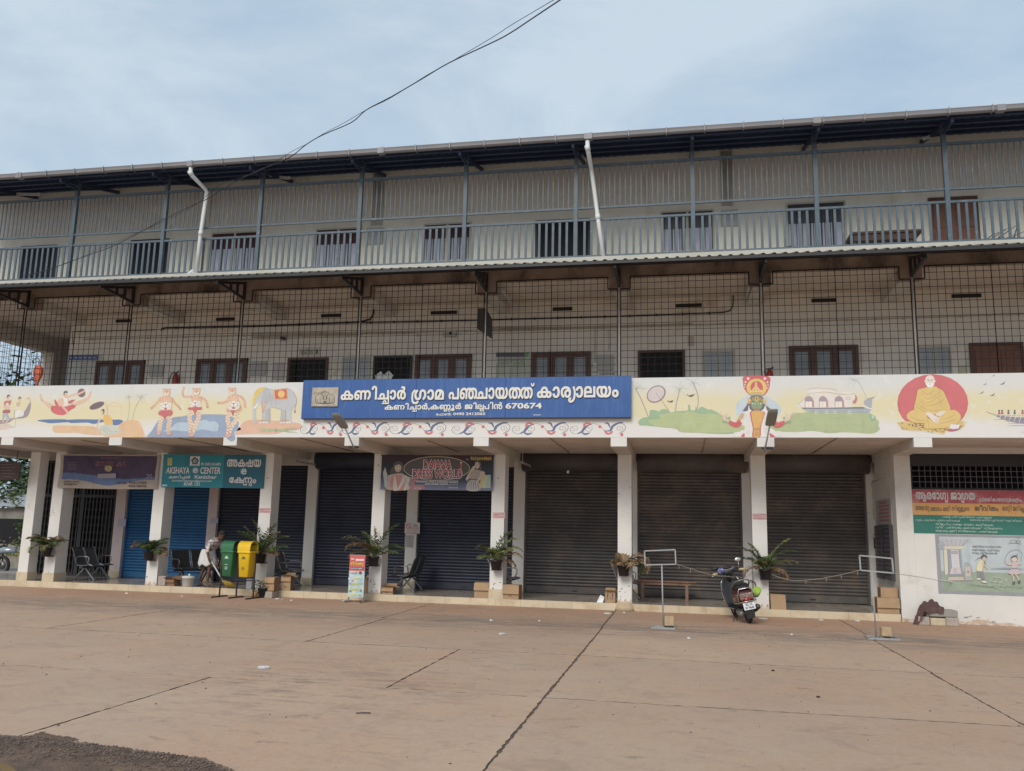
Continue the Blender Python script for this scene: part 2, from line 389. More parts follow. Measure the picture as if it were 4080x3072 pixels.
# ------------------------------------------------------------------ ground
def yard_material():
    m = bpy.data.materials.new('yard_concrete'); MATS['yard'] = m; m.use_nodes = True
    t = m.node_tree; n = t.nodes; l = t.links; b = n['Principled BSDF']; b.inputs['Roughness'].default_value = .85
    b.inputs['Specular IOR Level'].default_value = .3
    g = n.new('ShaderNodeNewGeometry').outputs['Position']
    def noise(sc, det=5, ro=.6, st=None, dist=0):
        v = g
        if st:
            q = n.new('ShaderNodeMapping'); q.inputs['Scale'].default_value = st; l.new(g, q.inputs[0]); v = q.outputs[0]
        x = n.new('ShaderNodeTexNoise'); x.inputs['Scale'].default_value = sc; x.inputs['Detail'].default_value = det; x.inputs['Roughness'].default_value = ro
        x.inputs['Distortion'].default_value = dist
        l.new(v, x.inputs[0]); return x.outputs[0]
    def mr(x, a, c, lo=0, hi=1):
        q = n.new('ShaderNodeMapRange'); q.inputs[1].default_value = a; q.inputs[2].default_value = c; q.inputs[3].default_value = lo; q.inputs[4].default_value = hi
        l.new(x, q.inputs[0]); return q.outputs[0]
    def mix(f, a, c):
        q = n.new('ShaderNodeMix'); q.data_type = 'RGBA'
        if isinstance(f, float): q.inputs[0].default_value = f
        else: l.new(f, q.inputs[0])
        for i, x in ((6, a), (7, c)):
            if isinstance(x, tuple): q.inputs[i].default_value = (*x, 1)
            else: l.new(x, q.inputs[i])
        return q.outputs[2]
    def mul(a, c):
        q = n.new('ShaderNodeMath'); q.operation = 'MULTIPLY'; l.new(a, q.inputs[0])
        if isinstance(c, float): q.inputs[1].default_value = c
        else: l.new(c, q.inputs[1])
        return q.outputs[0]
    sp = n.new('ShaderNodeSeparateXYZ'); l.new(g, sp.inputs[0])
    c = mix(mr(noise(.35, 4), .35, .65), (.50, .31, .205), (.53, .365, .25))
    c = mix(mr(noise(1.3, 6, .65, (1, .8, 1)), .5, .72, 0, .45), c, (.50, .39, .29))
    # red soil washed along the plinth
    c = mix(mul(mr(sp.outputs[1], -2.2, 1.6), mr(noise(1.1, 5), .3, .7, .35, 1.)), c, (.50, .27, .165))
    c = mix(mr(noise(.55, 6, .6, (1, 1, 1), .8), .46, .62, 0, .4), c, (.42, .31, .23))
    c = mix(mr(noise(3.2, 8, .7), .52, .66, 0, .4), c, (.34, .25, .19))
    c = mix(mr(noise(70, 4, .75), .52, .62, 0, .35), c, (.30, .21, .16))
    # worn dark patches in the middle of the left slabs
    dx = n.new('ShaderNodeVectorMath'); dx.operation = 'DISTANCE'; l.new(g, dx.inputs[0]); dx.inputs[1].default_value = (12.3, -8.6, 0)
    c = mix(mul(mul(mr(dx.outputs['Value'], 2.4, .4), mr(noise(2.6, 8, .72, (.6, 2.0, 1)), .50, .60)), .75), c, (.20, .15, .115))
    # grey worn band across the yard in front of the plinth
    band = mul(mul(mr(sp.outputs[1], -3.4, -1.7), mr(sp.outputs[1], -.2, -1.3)), mr(noise(2.4, 8, .75, (.4, 1.3, 1)), .40, .58))
    c = mix(mul(band, .9), c, (.20, .165, .14))
    # dark scattered stains
    c = mix(mul(mr(noise(2.1, 8, .78, (.8, 1.3, 1)), .585, .66), .6), c, (.16, .125, .10))
    c = mix(mr(noise(42, 3, .7), .64, .72, 0, .5), c, (.14, .105, .085))
    c = mix(mr(noise(14, 4, .6), .35, .7, 0, .25), c, (.58, .46, .37))
    c = mix(mul(mr(noise(1.1, 9, .72, (1, 1.2, 1), 1.0), .55, .63), .35), c, (.31, .22, .17))
    oi = n.new('ShaderNodeObjectInfo'); orr = mr(oi.outputs['Random'], 0., 1., .94, 1.05); vm = n.new('ShaderNodeVectorMath'); vm.operation = 'SCALE'; l.new(c, vm.inputs[0]); l.new(orr, vm.inputs['Scale']); c = vm.outputs[0]
    l.new(c, b.inputs['Base Color'])
    bn = n.new('ShaderNodeBump'); bn.inputs['Strength'].default_value = .5; bn.inputs['Distance'].default_value = .008
    l.new(noise(30, 6, .7), bn.inputs['Height']); l.new(bn.outputs[0], b.inputs['Normal'])
    return m
yard = yard_material()
joint = mat('joint_dirt', (.13, .095, .075), .95, var=.2)
mb = MB(); mb.box(-400, 400, -300, 600, -.4, -.012); tag(mb.build('ground', None, mat('red_soil', (.33, .20, .14), .95, var=.15, vscale=.5, bump=.4)), kind='structure')
# concrete slabs of the yard with worn, recessed joints
yroot = empty('concrete_yard', (0, 0, 0)); yroot['kind'] = 'structure'
mb = MB(); mb.box(-10, 32, -30, 1.885, -.011, -.007); mb.build('joint_bed', yroot, joint)
xs_up = [-10, 1.3, 6.03, 10.6, 14.82, 19.54, 24.3, 32]; rows = [(-1.72, 1.885), (-5.35, -1.72), (-8.58, -5.35), (-12.6, -8.58), (-30, -12.6)]
def jag(a, c, n, amp, fixed, ax):
    o = []
    for i in range(n+1):
        t = a+(c-a)*i/n; d = fixed+(rnd.uniform(-amp, amp))
        o.append((t, d) if ax == 0 else (d, t))
    return o
def slab(x0, x1, y0, y1, g=(.012, .012, .012, .012)):
    # slab outline with slightly broken edges; g = half gaps left,right,front,back
    nx = max(4, int((x1-x0)/.07)); ny = max(4, int((y1-y0)/.07)); a = .011
    P = jag(x0+g[0], x1-g[1], nx, a, y0+g[2], 0)+jag(y0+g[2], y1-g[3], ny, a, x1-g[1], 1)[1:]
    P += jag(x1-g[1], x0+g[0], nx, a, y1-g[3], 0)[1:]+jag(y1-g[3], y0+g[2], ny, a, x0+g[0], 1)[1:-1]
    mb = MB().use(yard); n = len(P); W = [Vector((x, y, 0)) for x, y in P]
    mb.add(W, [tuple(t) for t in tessellate_polygon([W])])
    mb.use(joint); mb.add([w-Vector((0, 0, .0004)) for w in W]+[w-Vector((0, 0, .012)) for w in W], [(i, (i+1) % n, n+(i+1) % n, n+i) for i in range(n)])
    mb.build('slab', yroot)
hair = .0015
for r, (y0, y1) in enumerate(rows):
    if r == 0: xs = [-10, 10.5, 14.8, 19.6, 24.3, 32]; 
    elif r == 1: xs = [-10, 6.03, 10.6, 14.82, 19.54, 24.3, 32]
    elif r == 2: xs = [-10, 13.04, 14.82, 19.52, 24.3, 32]
    elif r == 3: xs = [-10, 10.9, 14.82, 19.5, 24.3, 32]
    else: xs = [-10, 4, 14.82, 22, 32]
    for i in range(len(xs)-1):
        w = .015 if xs[i+1] == 14.82 or xs[i+1] == 14.8 else .012
        wl = .015 if i and xs[i] in (14.82, 14.8) else .012
        fr = .010; bk = .010
        if r == 0: bk = 0.; fr = hair if xs[i] < 10 else .012
        if r == 1: bk = hair if xs[i] < 10 else .012
        if r == 2 and xs[i] < 10: fr = hair
        if r == 3 and xs[i] < 12: bk = hair
        slab(xs[i], xs[i+1], y0, y1, (wl if i else 0, w, fr, bk))
# broken, damp corner where the concrete ends (bottom left)
grav = mat('damp_gravel', (.155, .095, .062), .55, var=.35, vscale=4, bump=1.0, bscale=50, dirt=(.27, .17, .105), dscale=3, fine=.3)
edge = [(0, 2925), (60, 2930), (110, 2932), (160, 2915), (200, 2925), (250, 2935), (305, 2938), (285, 2960), (330, 2966), (380, 2962), (430, 2972), (470, 2978), (500, 2985), (540, 2995), (600, 2998), (650, 3005), (700, 3008), (760, 3016), (825, 3018), (810, 3030), (860, 3040), (900, 3062), (930, 3090), (1000, 3160), (700, 3300), (-400, 3300), (-500, 2930), (-200, 2915)]
W = []
ZE = .003
for i, p in enumerate(edge):
    q = edge[(i+1) % len(edge)]
    for k in range(4 if i < 22 else 1):
        t = k/4; w = aZ(p[0]+(q[0]-p[0])*t, p[1]+(q[1]-p[1])*t, ZE)
        if k: w +=  Vector((rnd.uniform(-.03, .03), rnd.uniform(-.03, .03), 0))
        W.append(w)
mb = MB().use(grav); mb.add(W, [tuple(t) for t in tessellate_polygon([W])]); tag(mb.build('broken_ground', None), kind='structure')
gp = mat('gravel_stone', (.17, .12, .095), .8, var=.6, vscale=9)
mb = MB().use(gp)
def pebble(mb, p, r):
    a = rnd.uniform(0, 6.28); s = rnd.uniform(.6, 1.2)
    vs = [(p[0]+r*cos(a+k*pi/2)*s, p[1]+r*sin(a+k*pi/2)/s, p[2]) for k in range(4)]+[(p[0]+r*.2, p[1], p[2]+r*rnd.uniform(.5, .9))]
    mb.add(vs, [(0, 1, 4), (1, 2, 4), (2, 3, 4), (3, 0, 4)])
for i in range(3400):
    k = rnd.random()
    px = rnd.uniform(-20, 960); base = 2925+max(0, px-150)*.13+max(0, px-800)*.25
    py = base+8+abs(rnd.gauss(0, 22))+(rnd.random()*60 if k < .35 else 0)
    if py > 3100: continue
    w = aZ(px, py, .008); pebble(mb, w, rnd.choice((.004, .005, .007, .012))*rnd.uniform(.7, 1.2))
tag(mb.build('gravel', None), 'loose gravel scattered over the broken damp corner of the yard', 'gravel', kind='stuff')
# grit and small stones all over the yard
mb = MB().use(mat('grit', (.12, .085, .065), .9, var=.4, vscale=11))
for i in range(1500):
    x = rnd.uniform(-2, 28); y = 1.8-rnd.random()**1.3*16
    pebble(mb, (x, y, .0), rnd.choice((.004, .005, .006, .009, .014))*rnd.uniform(.7, 1.2))
tag(mb.build('grit', None), 'fine dark grit scattered over the concrete yard', 'grit', kind='stuff')
mb = MB().use(mat('moist_sand', (.20, .125, .04), .4, var=.1))
W = [aZ(x, y, .03) for x, y in smooth_pts([(-80, 3045), (20, 3043), (45, 3055), (70, 3080), (60, 3150), (-80, 3150)])]
mb.add(W, [tuple(t) for t in tessellate_polygon([W])]); mb.add(W+[w-Vector((0, 0, .03)) for w in W], [(i, (i+1) % len(W), len(W)+(i+1) % len(W), len(W)+i) for i in range(len(W))])
tag(mb.build('mud_puddle', None), kind='structure')
# ------------------------------------------------------------------ building
B = empty('market_building', (0, 0, 0), 'long white two storey market building with blue railings and a painted parapet', 'building')
XL, XR = -3.2, 30.0
# plinth with tiled edge
mb = MB(); mb.box(-9, 20.86, 1.91, 9, -.01, TOPZ-.012); mb.build('plinth', B, M['concrete'])
tl = MB().use(M['tile']); tl.box(0, .594, 0, .016, 0, 1); tmesh = None
def shared(name, mb, parent):
    return mb.build(name, parent)
x = -6.0; first = None; k = 0
while x < 20.8:
    w = min(.6, 20.86-x)
    if first is None:
        mb = MB().use(M['tile']); mb.box(0, .595, -.012, 0, .002, TOPZ-.002); first = mb.build('edge_tile', B, world=False); first.location = (x, 1.91, 0)
    else: inst(first, B, (x, 1.91+rnd.uniform(-.002, .001), 0), (0, 0, 0), (w/.6, 1, 1))
    x += .6
ft = None
for i in range(45):
    for j in range(4):
        if ft is None:
            mb = MB().use(M['floor']); mb.box(0, .598, 0, .57, -.012, 0); ft = mb.build('floor_tile', B, world=False); ft.location = (-6, 1.912, TOPZ)
        elif -6+i*.6+.6 < 20.9: inst(ft, B, (-6+i*.6, 1.912+j*.573, TOPZ-rnd.uniform(0, .0006)))
# columns
def column(xc, hw=.16, y0=1.92, y1=2.36, skirt=False, name='column', z1=3.548):
    mb = MB().use(M['colw']); mb.box(xc-hw, xc+hw, y0, y1, TOPZ-.01 if y0 > 1.91 else 0, z1)
    o = mb.build(name, B, bevel=.008)
    if skirt:
        mb = MB().use(M['tile']); mb.box(xc-hw-.012, xc+hw+.012, y0-.012, y1+.012, TOPZ, TOPZ+.22); mb.build('skirting', o)
    return o
mud = mat('mud_splash', (.60, .47, .35), .9, var=.3, vscale=8, dirt=(.72, .66, .58), dscale=14, dlo=.45, dhi=.6)
peel = mat('peeled_plaster', (.26, .23, .21), .9, var=.4, vscale=20)
for k in range(7):
    c = column(3*k, skirt=k in (0, 4))
    if k in (3, 5, 6, 1):
        mb = MB().use(mud); A = []
        for i in range(33): A.append((3*k-.158+i*.316/32, 1.9185, TOPZ+.07+.035*sin(i*.5+k)+rnd.uniform(-.012, .012)))
        bt = [(3*k+.158, 1.9185, TOPZ+.001), (3*k-.158, 1.9185, TOPZ+.001)]
        W = [Vector(p) for p in A+bt]; mb.add(W, [tuple(t) for t in tessellate_polygon([W])]); mb.build('mud_stain', c)
    mb = MB().use(peel)
    for i in range({3: 13, 5: 8, 6: 7, 4: 7}.get(k, 3)):
        px, pz = 3*k+rnd.uniform(-.14, .14), rnd.choice([rnd.uniform(.3, .62), rnd.uniform(.2, .5), rnd.uniform(2.6, 3.4)]); r = rnd.uniform(.008, .024)
        W = [Vector((px+r*rnd.uniform(.5, 1.5)*cos(a), 1.9178-i*.0001, pz+r*rnd.uniform(.4, 1)*sin(a))) for a in [j*pi/4 for j in range(8)]]
        mb.add(W, [tuple(t) for t in tessellate_polygon([W])])
    tag(mb.build('chipped_paint', c), kind='stuff')
mb = MB().use(M['concrete']); mb.use(mat('footing_render', (.52, .40, .27), .9, var=.2, bump=.4)); mb.loft([[Vector((15+.25*cos(a)*f*(1+.1*sin(3*a)), 1.93+.14*sin(a)*f, z)) for a in [2*pi*q/18 for q in range(18)]] for z, f in ((0, 1), (.09, .9), (.16, .78), (.19, .7))]); mb.build('column_footing', B)
column(-.79, .15, 1.92, 2.25, True)
# cross beams with painted stub ends
for k in range(-1, 11):
    w = .17
    mb = MB().use(M['beam']); mb.box(3*k-w, 3*k+w, .004, 4.2, 3.55, 3.738); mb.use(M['white'])
    mb.box(3*k-w, 3*k+w, 0, .004, 3.55, 3.738); mb.build('cross_beam', B)
# slabs
mb = MB(); mb.box(XL, XR, .121, 9, 3.74, 3.90); mb.build('floor_slab', B, M['soffit'])
# ground floor shop front: piers, lintels, shutters
piers = [(.2, .52), (3.15, 3.43), (6.1, 6.4), (9.02, 9.32), (11.95, 12.25), (14.9, 15.18), (17.78, 18.08), (20.72, 20.9)]
for i, (a, b) in enumerate(piers):
    mb = MB().use(M['colw'] if i not in (0, 1) else mat('pinkish_pier_paint', (.66, .56, .55), .8, var=.06)); mb.box(a, b, 4.08, 4.4, TOPZ, 3.738); p = mb.build('pier', B)
    mb = MB().use(M['tile']); mb.box(a-.01, b+.01, 4.065, 4.079, TOPZ, TOPZ+.19); mb.build('skirting', p)
mb = MB(); mb.box(XL, 30, 4.45, 4.6, 3.5, 3.74); mb.build('lintel_wall', B, M['beam'])
mb = MB(); mb.box(XL, 20.7, 4.62, 4.7, 0, 3.74); 
def shutter(x0, x1, m, top, hood=None, slide=.082, bottom=TOPZ+.02, lab=None):
    sh = MB().use(m); sh.box(x0+.051, x1-.051, 4.226, 4.24, TOPZ, top)
    sh = sh.build('roller_shutter', B, label=lab)
    for xx in (x0, x1-.05): mb = MB().use(m); mb.box(xx, xx+.05, 4.17, 4.235, TOPZ, top); mb.build('guide_rail', sh)
    mb = MB().use(m); mb.box(x0+.052, x1-.052, 4.19, 4.225, bottom, bottom+.17); mb.build('bottom_rail', sh)
    mb = MB().use(M['black']); mb.box((x0+x1)/2-.07, (x0+x1)/2+.07, 4.17, 4.19, bottom+.05, bottom+.075); mb.build('pull_handle', sh)
    z = bottom+.172; f = None; w = x1-x0-.104
    while z < top-.03:
        if f is None:
            mb = MB().use(m); n = 4
            prof = [(.018, 0), (.004, .012), (-.008, .028), (-.010, .045), (-.004, .062), (.010, .074), (.018, slide-.002)]
            for (ya, za), (yb, zb) in zip(prof, prof[1:]):
                mb.add([(0, ya, za), (w, ya, za), (w, yb, zb), (0, yb, zb)], [(0, 1, 2, 3)])
            f = mb.build('slat', sh, world=False); f.location = (x0+.052, 4.205, z)
        else: inst(f, sh, (x0+.052, 4.205+rnd.uniform(-.0015, .0015), z))
        z += slide
    if hood:
        h0, h1 = hood; mb = MB().use(m); R = []
        for xx in (h0, h1):
            R.append([(xx, 4.21, 3.28), (xx, 3.98, 3.285), (xx, 3.84, 3.33), (xx, 3.76, 3.43), (xx, 3.735, 3.55), (xx, 3.76, 3.66), (xx, 3.80, 3.736), (xx, 4.21, 3.736)])
        mb.loft(R); mb.build('shutter_hood', sh)
    else:
        mb = MB().use(M['beam']); mb.box(x0, x1, 4.15, 4.44, top, 3.738); mb.build('lintel', B)
    return sh
shutter(.52, 3.15, M['bshut'], 3.3, lab='blue roller shutter')
shutter(3.43, 6.1, M['navy'], 3.4)
# the second blue half shares its bay with the dark shutter beyond the pier
shutter(6.4, 9.02, M['navy'], 3.5, (6.42, 9.02))
shutter(9.32, 11.95, M['navy'], 3.4, None)
shutter(12.25, 14.9, M['gshut'], 3.5, (12.2, 14.9))
shutter(15.18, 17.78, M['bnshut'], 3.5, (15.2, 17.9))
shutter(18.08, 20.72, M['bnshut'], 3.5, (18.0, 20.78))
# collapsible gates and the dim stair hall behind them
mb = MB(); mb.box(-2.8, .3, 7.6, 7.8, 0, 3.74); mb.box(.3, .45, 4.7, 7.8, 0, 3.74); mb.box(-2.86, -2.79, 4.3, 7.8, 0, 3.74); mb.build('stair_hall_wall', B, M['darkb'])
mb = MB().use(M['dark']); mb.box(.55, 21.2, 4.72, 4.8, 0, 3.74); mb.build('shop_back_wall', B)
for i in range(12):
    mb = MB().use(M['darkb']); mb.box(-2.1+i*.16, -1.9+i*.16, 6.2, 7.4, .17+i*.19, .36+i*.19); mb.build('stair_step', B)
def gate(x0, x1):
    f = MB().use(M['black']); f.box(x0, x0+.06, 4.18, 4.24, TOPZ, 3.5); f.box(x1-.06, x1, 4.18, 4.24, TOPZ, 3.5); f.box(x0, x1, 4.175, 4.245, 3.44, 3.5); f.box(x0, x1, 4.175, 4.245, TOPZ, TOPZ+.04)
    f.box(x0, x1, 4.17, 4.25, 2.42, 2.5); g = f.build('collapsible_gate', B)
    n = int((x1-x0)/.115); b0 = None
    for i in range(1, n):
        xx = x0+(x1-x0)*i/n
        if b0 is None: mb = MB().use(M['black']); mb.box(-.018, .018, -.014, .014, TOPZ, 3.44); b0 = mb.build('gate_bar', g, world=False); b0.location = (xx, 4.21, 0)
        else: inst(b0, g, (xx, 4.21, 0))
    mb = MB().use(M['black'])
    for i in range(n):
        xa = x0+(x1-x0)*i/n; xb = x0+(x1-x0)*(i+1)/n
        for zz in [TOPZ+.1+.22*j for j in range(15)]:
            mb.bar((xa, 4.21, zz), (xb, 4.21, zz+.1), .012, .008); mb.bar((xa, 4.215, zz+.1), (xb, 4.215, zz), .012, .008)
    tag(mb.build('gate_lattice', g), kind='stuff')
    return g
gate(-2.78, -.98); gate(-.98, .2)
# right hand block: wall with painted bands and a grilled opening
mb = MB().use(M['white']); mb.box(20.88, 21.215, 1.92, 4.4, 0, 3.739); mb.box(21.215, XR, 1.92, 2.15, 0, 2.815); mb.box(21.215, XR, 1.92, 2.15, 3.60, 3.739)
mb.build('end_block_wall', B, bevel=.004)
mb = MB(); mb.box(21.2, 30, 3.4, 3.5, 2, 3.74); mb.build('grille_room_wall', B, M['dark'])
mb = MB(); mb.box(21.2, 30, 2.16, 3.4, 2.3, 2.4); mb.build('grille_room_floor', B, M['dark'])
g = MB().use(M['black']); g.box(21.22, XR, 1.97, 2.0, 2.818, 2.86); g.box(21.22, XR, 1.97, 2.0, 3.33, 3.36); g.box(21.22, XR, 1.96, 2.02, 3.36, 3.598); g.box(21.22, 21.26, 1.97, 2.0, 2.83, 3.6)
g = g.build('window_grille', B)
mb = MB().use(mat('grille_rod', (.12, .10, .12), .5))
xx = 21.4
while xx < 25.5: mb.box(xx, xx+.012, 1.98, 1.99, 2.86, 3.33); xx += .115
for zz in (2.98, 3.1, 3.22): mb.box(21.26, 25.5, 1.978, 1.984, zz, zz+.012)
mb.build('grille_rods', g)
# ------------------------------------------------------------------ painted parapet
def mural_material():
    m = bpy.data.materials.new('parapet_paint'); MATS['parapet'] = m; m.use_nodes = True
    t = m.node_tree; n = t.nodes; l = t.links; b = n['Principled BSDF']; b.inputs['Roughness'].default_value = .75
    g = n.new('ShaderNodeNewGeometry').outputs['Position']; sp = n.new('ShaderNodeSeparateXYZ'); l.new(g, sp.inputs[0])
    def noise(sc, det=4, st=(1, 1, 1)):
        q = n.new('ShaderNodeMapping'); q.inputs['Scale'].default_value = st; l.new(g, q.inputs[0])
        x = n.new('ShaderNodeTexNoise'); x.inputs['Scale'].default_value = sc; x.inputs['Detail'].default_value = det; l.new(q.outputs[0], x.inputs[0]); return x.outputs[0]
    def mr(x, a, c, lo=0, hi=1):
        q = n.new('ShaderNodeMapRange'); q.inputs[1].default_value = a; q.inputs[2].default_value = c; q.inputs[3].default_value = lo; q.inputs[4].default_value = hi
        l.new(x, q.inputs[0]); return q.outputs[0]
    def mth(op, a, c):
        q = n.new('ShaderNodeMath'); q.operation = op
        for i, x in ((0, a), (1, c)):
            if isinstance(x, float): q.inputs[i].default_value = x
            else: l.new(x, q.inputs[i])
        return q.outputs[0]
    def mix(f, a, c):
        q = n.new('ShaderNodeMix'); q.data_type = 'RGBA'; l.new(f, q.inputs[0])
        for i, x in ((6, a), (7, c)):
            if isinstance(x, tuple): q.inputs[i].default_value = (*x, 1)
            else: l.new(x, q.inputs[i])
        return q.outputs[2]
    base = (.76, .735, .70)
    z = mth('ADD', sp.outputs[2], mth('MULTIPLY', mth('SUBTRACT', noise(1.4, 4, (.6, 1, 1)), .5), .45))
    yel = mth('MULTIPLY', mr(z, 3.98, 4.2), mr(z, 4.88, 4.55))
    # the sign's strip below stays white: paint wash only left of it and right of it
    left = mr(sp.outputs[0], 7.9, 7.6); right = mr(sp.outputs[0], 15.2, 15.35)
    msk = mth('MAXIMUM', left, right)
    c = mix(mth('MULTIPLY', mth('MULTIPLY', yel, msk), .85), base, (.76, .68, .42))
    top = mth('MULTIPLY', mr(z, 4.55, 4.9), msk)
    c = mix(mth('MULTIPLY', top, .6), c, (.68, .70, .69))
    # white dabs of cloud
    cl = mth('MULTIPLY', mr(noise(6.5, 3), .55, .62), mr(noise(1.1, 2), .5, .6))
    c = mix(mth('MULTIPLY', mth('MULTIPLY', cl, msk), .6), c, (.78, .77, .74))
    c = mix(mr(noise(2.5, 8), .62, .8, 0, .3), c, (.55, .50, .44))
    l.new(c, b.inputs['Base Color'])
    bn = n.new('ShaderNodeBump'); bn.inputs['Strength'].default_value = .12; bn.inputs['Distance'].default_value = .01
    l.new(noise(35, 5), bn.inputs['Height']); l.new(bn.outputs[0], b.inputs['Normal'])
    return m
mb = MB().use(mural_material()); mb.box(XL, XR, 0, .12, 3.74, 5.02); parapet = mb.build('parapet', B)
# ------------------------------------------------------------------ middle floor
mb = MB().use(M['mid']); mb.box(-.28, XR, 2.1, 2.3, 3.9, 7.348); midwall = mb.build('corridor_wall', B)
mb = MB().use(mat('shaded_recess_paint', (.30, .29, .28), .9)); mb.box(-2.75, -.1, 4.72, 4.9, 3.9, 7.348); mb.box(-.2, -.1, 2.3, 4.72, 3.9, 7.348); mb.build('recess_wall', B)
mb = MB().use(M['beam']); mb.box(-3.15, -2.85, .13, 4.9, 6.86, 7.348); mb.box(-3.15, -2.7, 4.4, 4.8, 3.9, 6.858); mb.build('side_frame', B)
mb = MB().use(M['mid']); mb.box(-3.15, -3.0, .13, 4.39, 3.9, 5.02); mb.build('side_parapet', B)
mb = MB().use(M['soffit']); mb.box(XL, XR, .3, 9, 7.35, 7.60); mb.build('ceiling_slab', B)
mb = MB().use(M['stain']); mb.box(XL, XR, .16, .298, 7.32, 7.60)
mb.build('fascia_beam', B)
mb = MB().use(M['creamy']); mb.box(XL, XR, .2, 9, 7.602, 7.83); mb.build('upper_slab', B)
for k in range(-1, 10):
    mb = MB().use(M['stain']); mb.box(3*k-.22, 3*k+.22, .155, .42, 7.06, 7.318); mb.use(M['beam']); mb.box(3*k-.15, 3*k+.15, .42, 2.1, 7.08, 7.348); mb.build('beam_end', B)
def mesh_panel(x0, x1, zt, side):
    """steel grille over half a bay; side -1: the column notch is on the left, +1 on the right"""
    Y = .08; t = .016; fz = 5.025; nz_ = 7.03
    p = MB().use(M['mesh']); q = M['mesh']
    if side < 0: outl = [(x0, fz), (x0, nz_), (x0+.21, nz_), (x0+.21, zt), (x1, zt), (x1, fz)]
    else: outl = [(x0, fz), (x0, zt), (x1-.21, zt), (x1-.21, nz_), (x1, nz_), (x1, fz)]
    for (a, b), (c, d) in zip(outl, outl[1:]+outl[:1]): w = .014 if a == c and abs(a-round(a/1.5)*1.5) < .01 else .022; p.bar((a, Y, b), (c, Y, d), w, w)
    o = p.build('mesh_panel', B)
    mb = MB().use(M['mesh']); n = 10
    for i in range(1, n):
        xx = x0+(x1-x0)*i/n; top = zt
        if side < 0 and xx < x0+.21 or side > 0 and xx > x1-.21: top = nz_
        j = rnd.uniform(-.004, .004)
        mb.box(xx-.0045+j, xx+.0045+j, Y-.004, Y+.004, fz, top)
    z = fz+.15
    while z < zt-.03:
        a, b = x0, x1
        if z > nz_: a, b = (x0+.21, x1) if side < 0 else (x0, x1-.21)
        j = rnd.uniform(-.004, .004)
        mb.box(a, b, Y-.012, Y-.004, z-.0045+j, z+.0045+j); z += .152
    mb.build('wire_mesh', o)
for k in range(-1, 9):
    a = 3*k+.035; m_ = 3*k+1.5; b = 3*k+2.965
    mesh_panel(a, m_, 7.30, -1); mesh_panel(m_, b, 7.30, 1)
    mb = MB().use(mat('post_paint', (.40, .39, .38), .6)); mb.box(3*k-.010, 3*k+.010, .11, .13, 5.02, 7.06); mb.build('slim_post', B)
# side opening mesh at the left end
mb = MB().use(M['mesh'])
for i in range(28): mb.box(-3.02, -3.012, .2+i*.15, .208+i*.15, 5.02, 6.86)
for i in range(12): mb.box(-3.02, -3.012, .2, 4.39, 5.17+i*.15, 5.178+i*.15)
mb.build('side_wire_mesh', B)
# rectangles on a wall plane given by pixel corners
def R(px0, py0, px1, py1, Y):
    a = aY(px0, py0, Y); b = aY(px1, py1, Y); c = aY((px0+px1)/2, py0, Y); return a.x, b.x, b.z, a.z
def rect(mb, x0, x1, z0, z1, y0, y1): mb.box(x0, x1, y0, y1, z0, z1)
YW = 2.1
def wood_window(px0, px1, py):
    a, b = aY(px0, py, YW), aY(px1, py, YW); x0, x1, zt = a.x, b.x, (a.z+b.z)/2; zb = 4.75
    f = MB().use(M['wood']); t = .07
    for xx in (x0, x1-t): f.box(xx, xx+t, 2.03, 2.098, zb, zt)
    f.box(x0, x1, 2.028, 2.098, zt-t, zt); f.box(x0, x1, 2.028, 2.098, zb, zb+t)
    w3 = (x1-x0-t)/3
    for i in (1, 2): f.box(x0+w3*i, x0+w3*i+t, 2.03, 2.098, zb+t, zt-t)
    o = f.build('window', B)
    for i in range(3):
        s0, s1 = x0+w3*i+t+.006, x0+w3*(i+1)-.006
        mb = MB().use(M['wood']); u = .055
        for xx in (s0, s1-u): mb.box(xx, xx+u, 2.045, 2.085, zb+t+.01, zt-t-.01)
        mb.box(s0+u, s1-u, 2.045, 2.085, zt-t-.065, zt-t-.01); mb.build('sash', o)
        mb = MB().use(M['glass']); mb.box(s0+u, s1-u, 2.065, 2.07, zb+t, zt-t-.065); mb.build('pane', o)
        mb = MB().use(M['steel'])
        for j in range(9): mb.box(s0+u, s1-u, 2.058, 2.063, zb+.2+j*.13, zb+.207+j*.13)
        mb.build('window_bars', o)
for a in ((389, 581, 1438), (788, 990, 1430), (1657, 1881, 1413), (2118, 2355, 1403), (3142, 3417, 1378)): wood_window(*a)
def white_window(px0, px1, py, Y=YW):
    a, b = aY(px0, py, Y), aY(px1, py, Y); x0, x1, zt = a.x, b.x, (a.z+b.z)/2; zb = 4.9; t = .05
    f = MB().use(M['creamy']); 
    for xx in (x0, (x0+x1-t)/2, x1-t): f.box(xx, xx+t, 2.06, 2.098, zb, zt)
    f.box(x0, x1, 2.058, 2.098, zt-t, zt); o = f.build('window', B)
    for s0, s1 in ((x0+t, (x0+x1-t)/2), ((x0+x1+t)/2, x1-t)):
        mb = MB().use(mat('frosted_pane', (.42, .46, .50), .3, var=.1, vscale=6)); mb.box(s0, s1, 2.085, 2.09, zb, zt-t); mb.build('pane', o)
        mb = MB().use(M['steel'])
        for j in range(8): mb.box(s0, s1, 2.072, 2.078, zb+.1+j*.13, zb+.108+j*.13)
        for j in (.3, .65): mb.box(s0+(s1-s0)*j, s0+(s1-s0)*j+.008, 2.07, 2.075, zb, zt-t)
        mb.build('window_bars', o)
for a in ((1365, 1479, 1423), (2797, 2928, 1397), (3649, 3786, 1380)): white_window(*a)
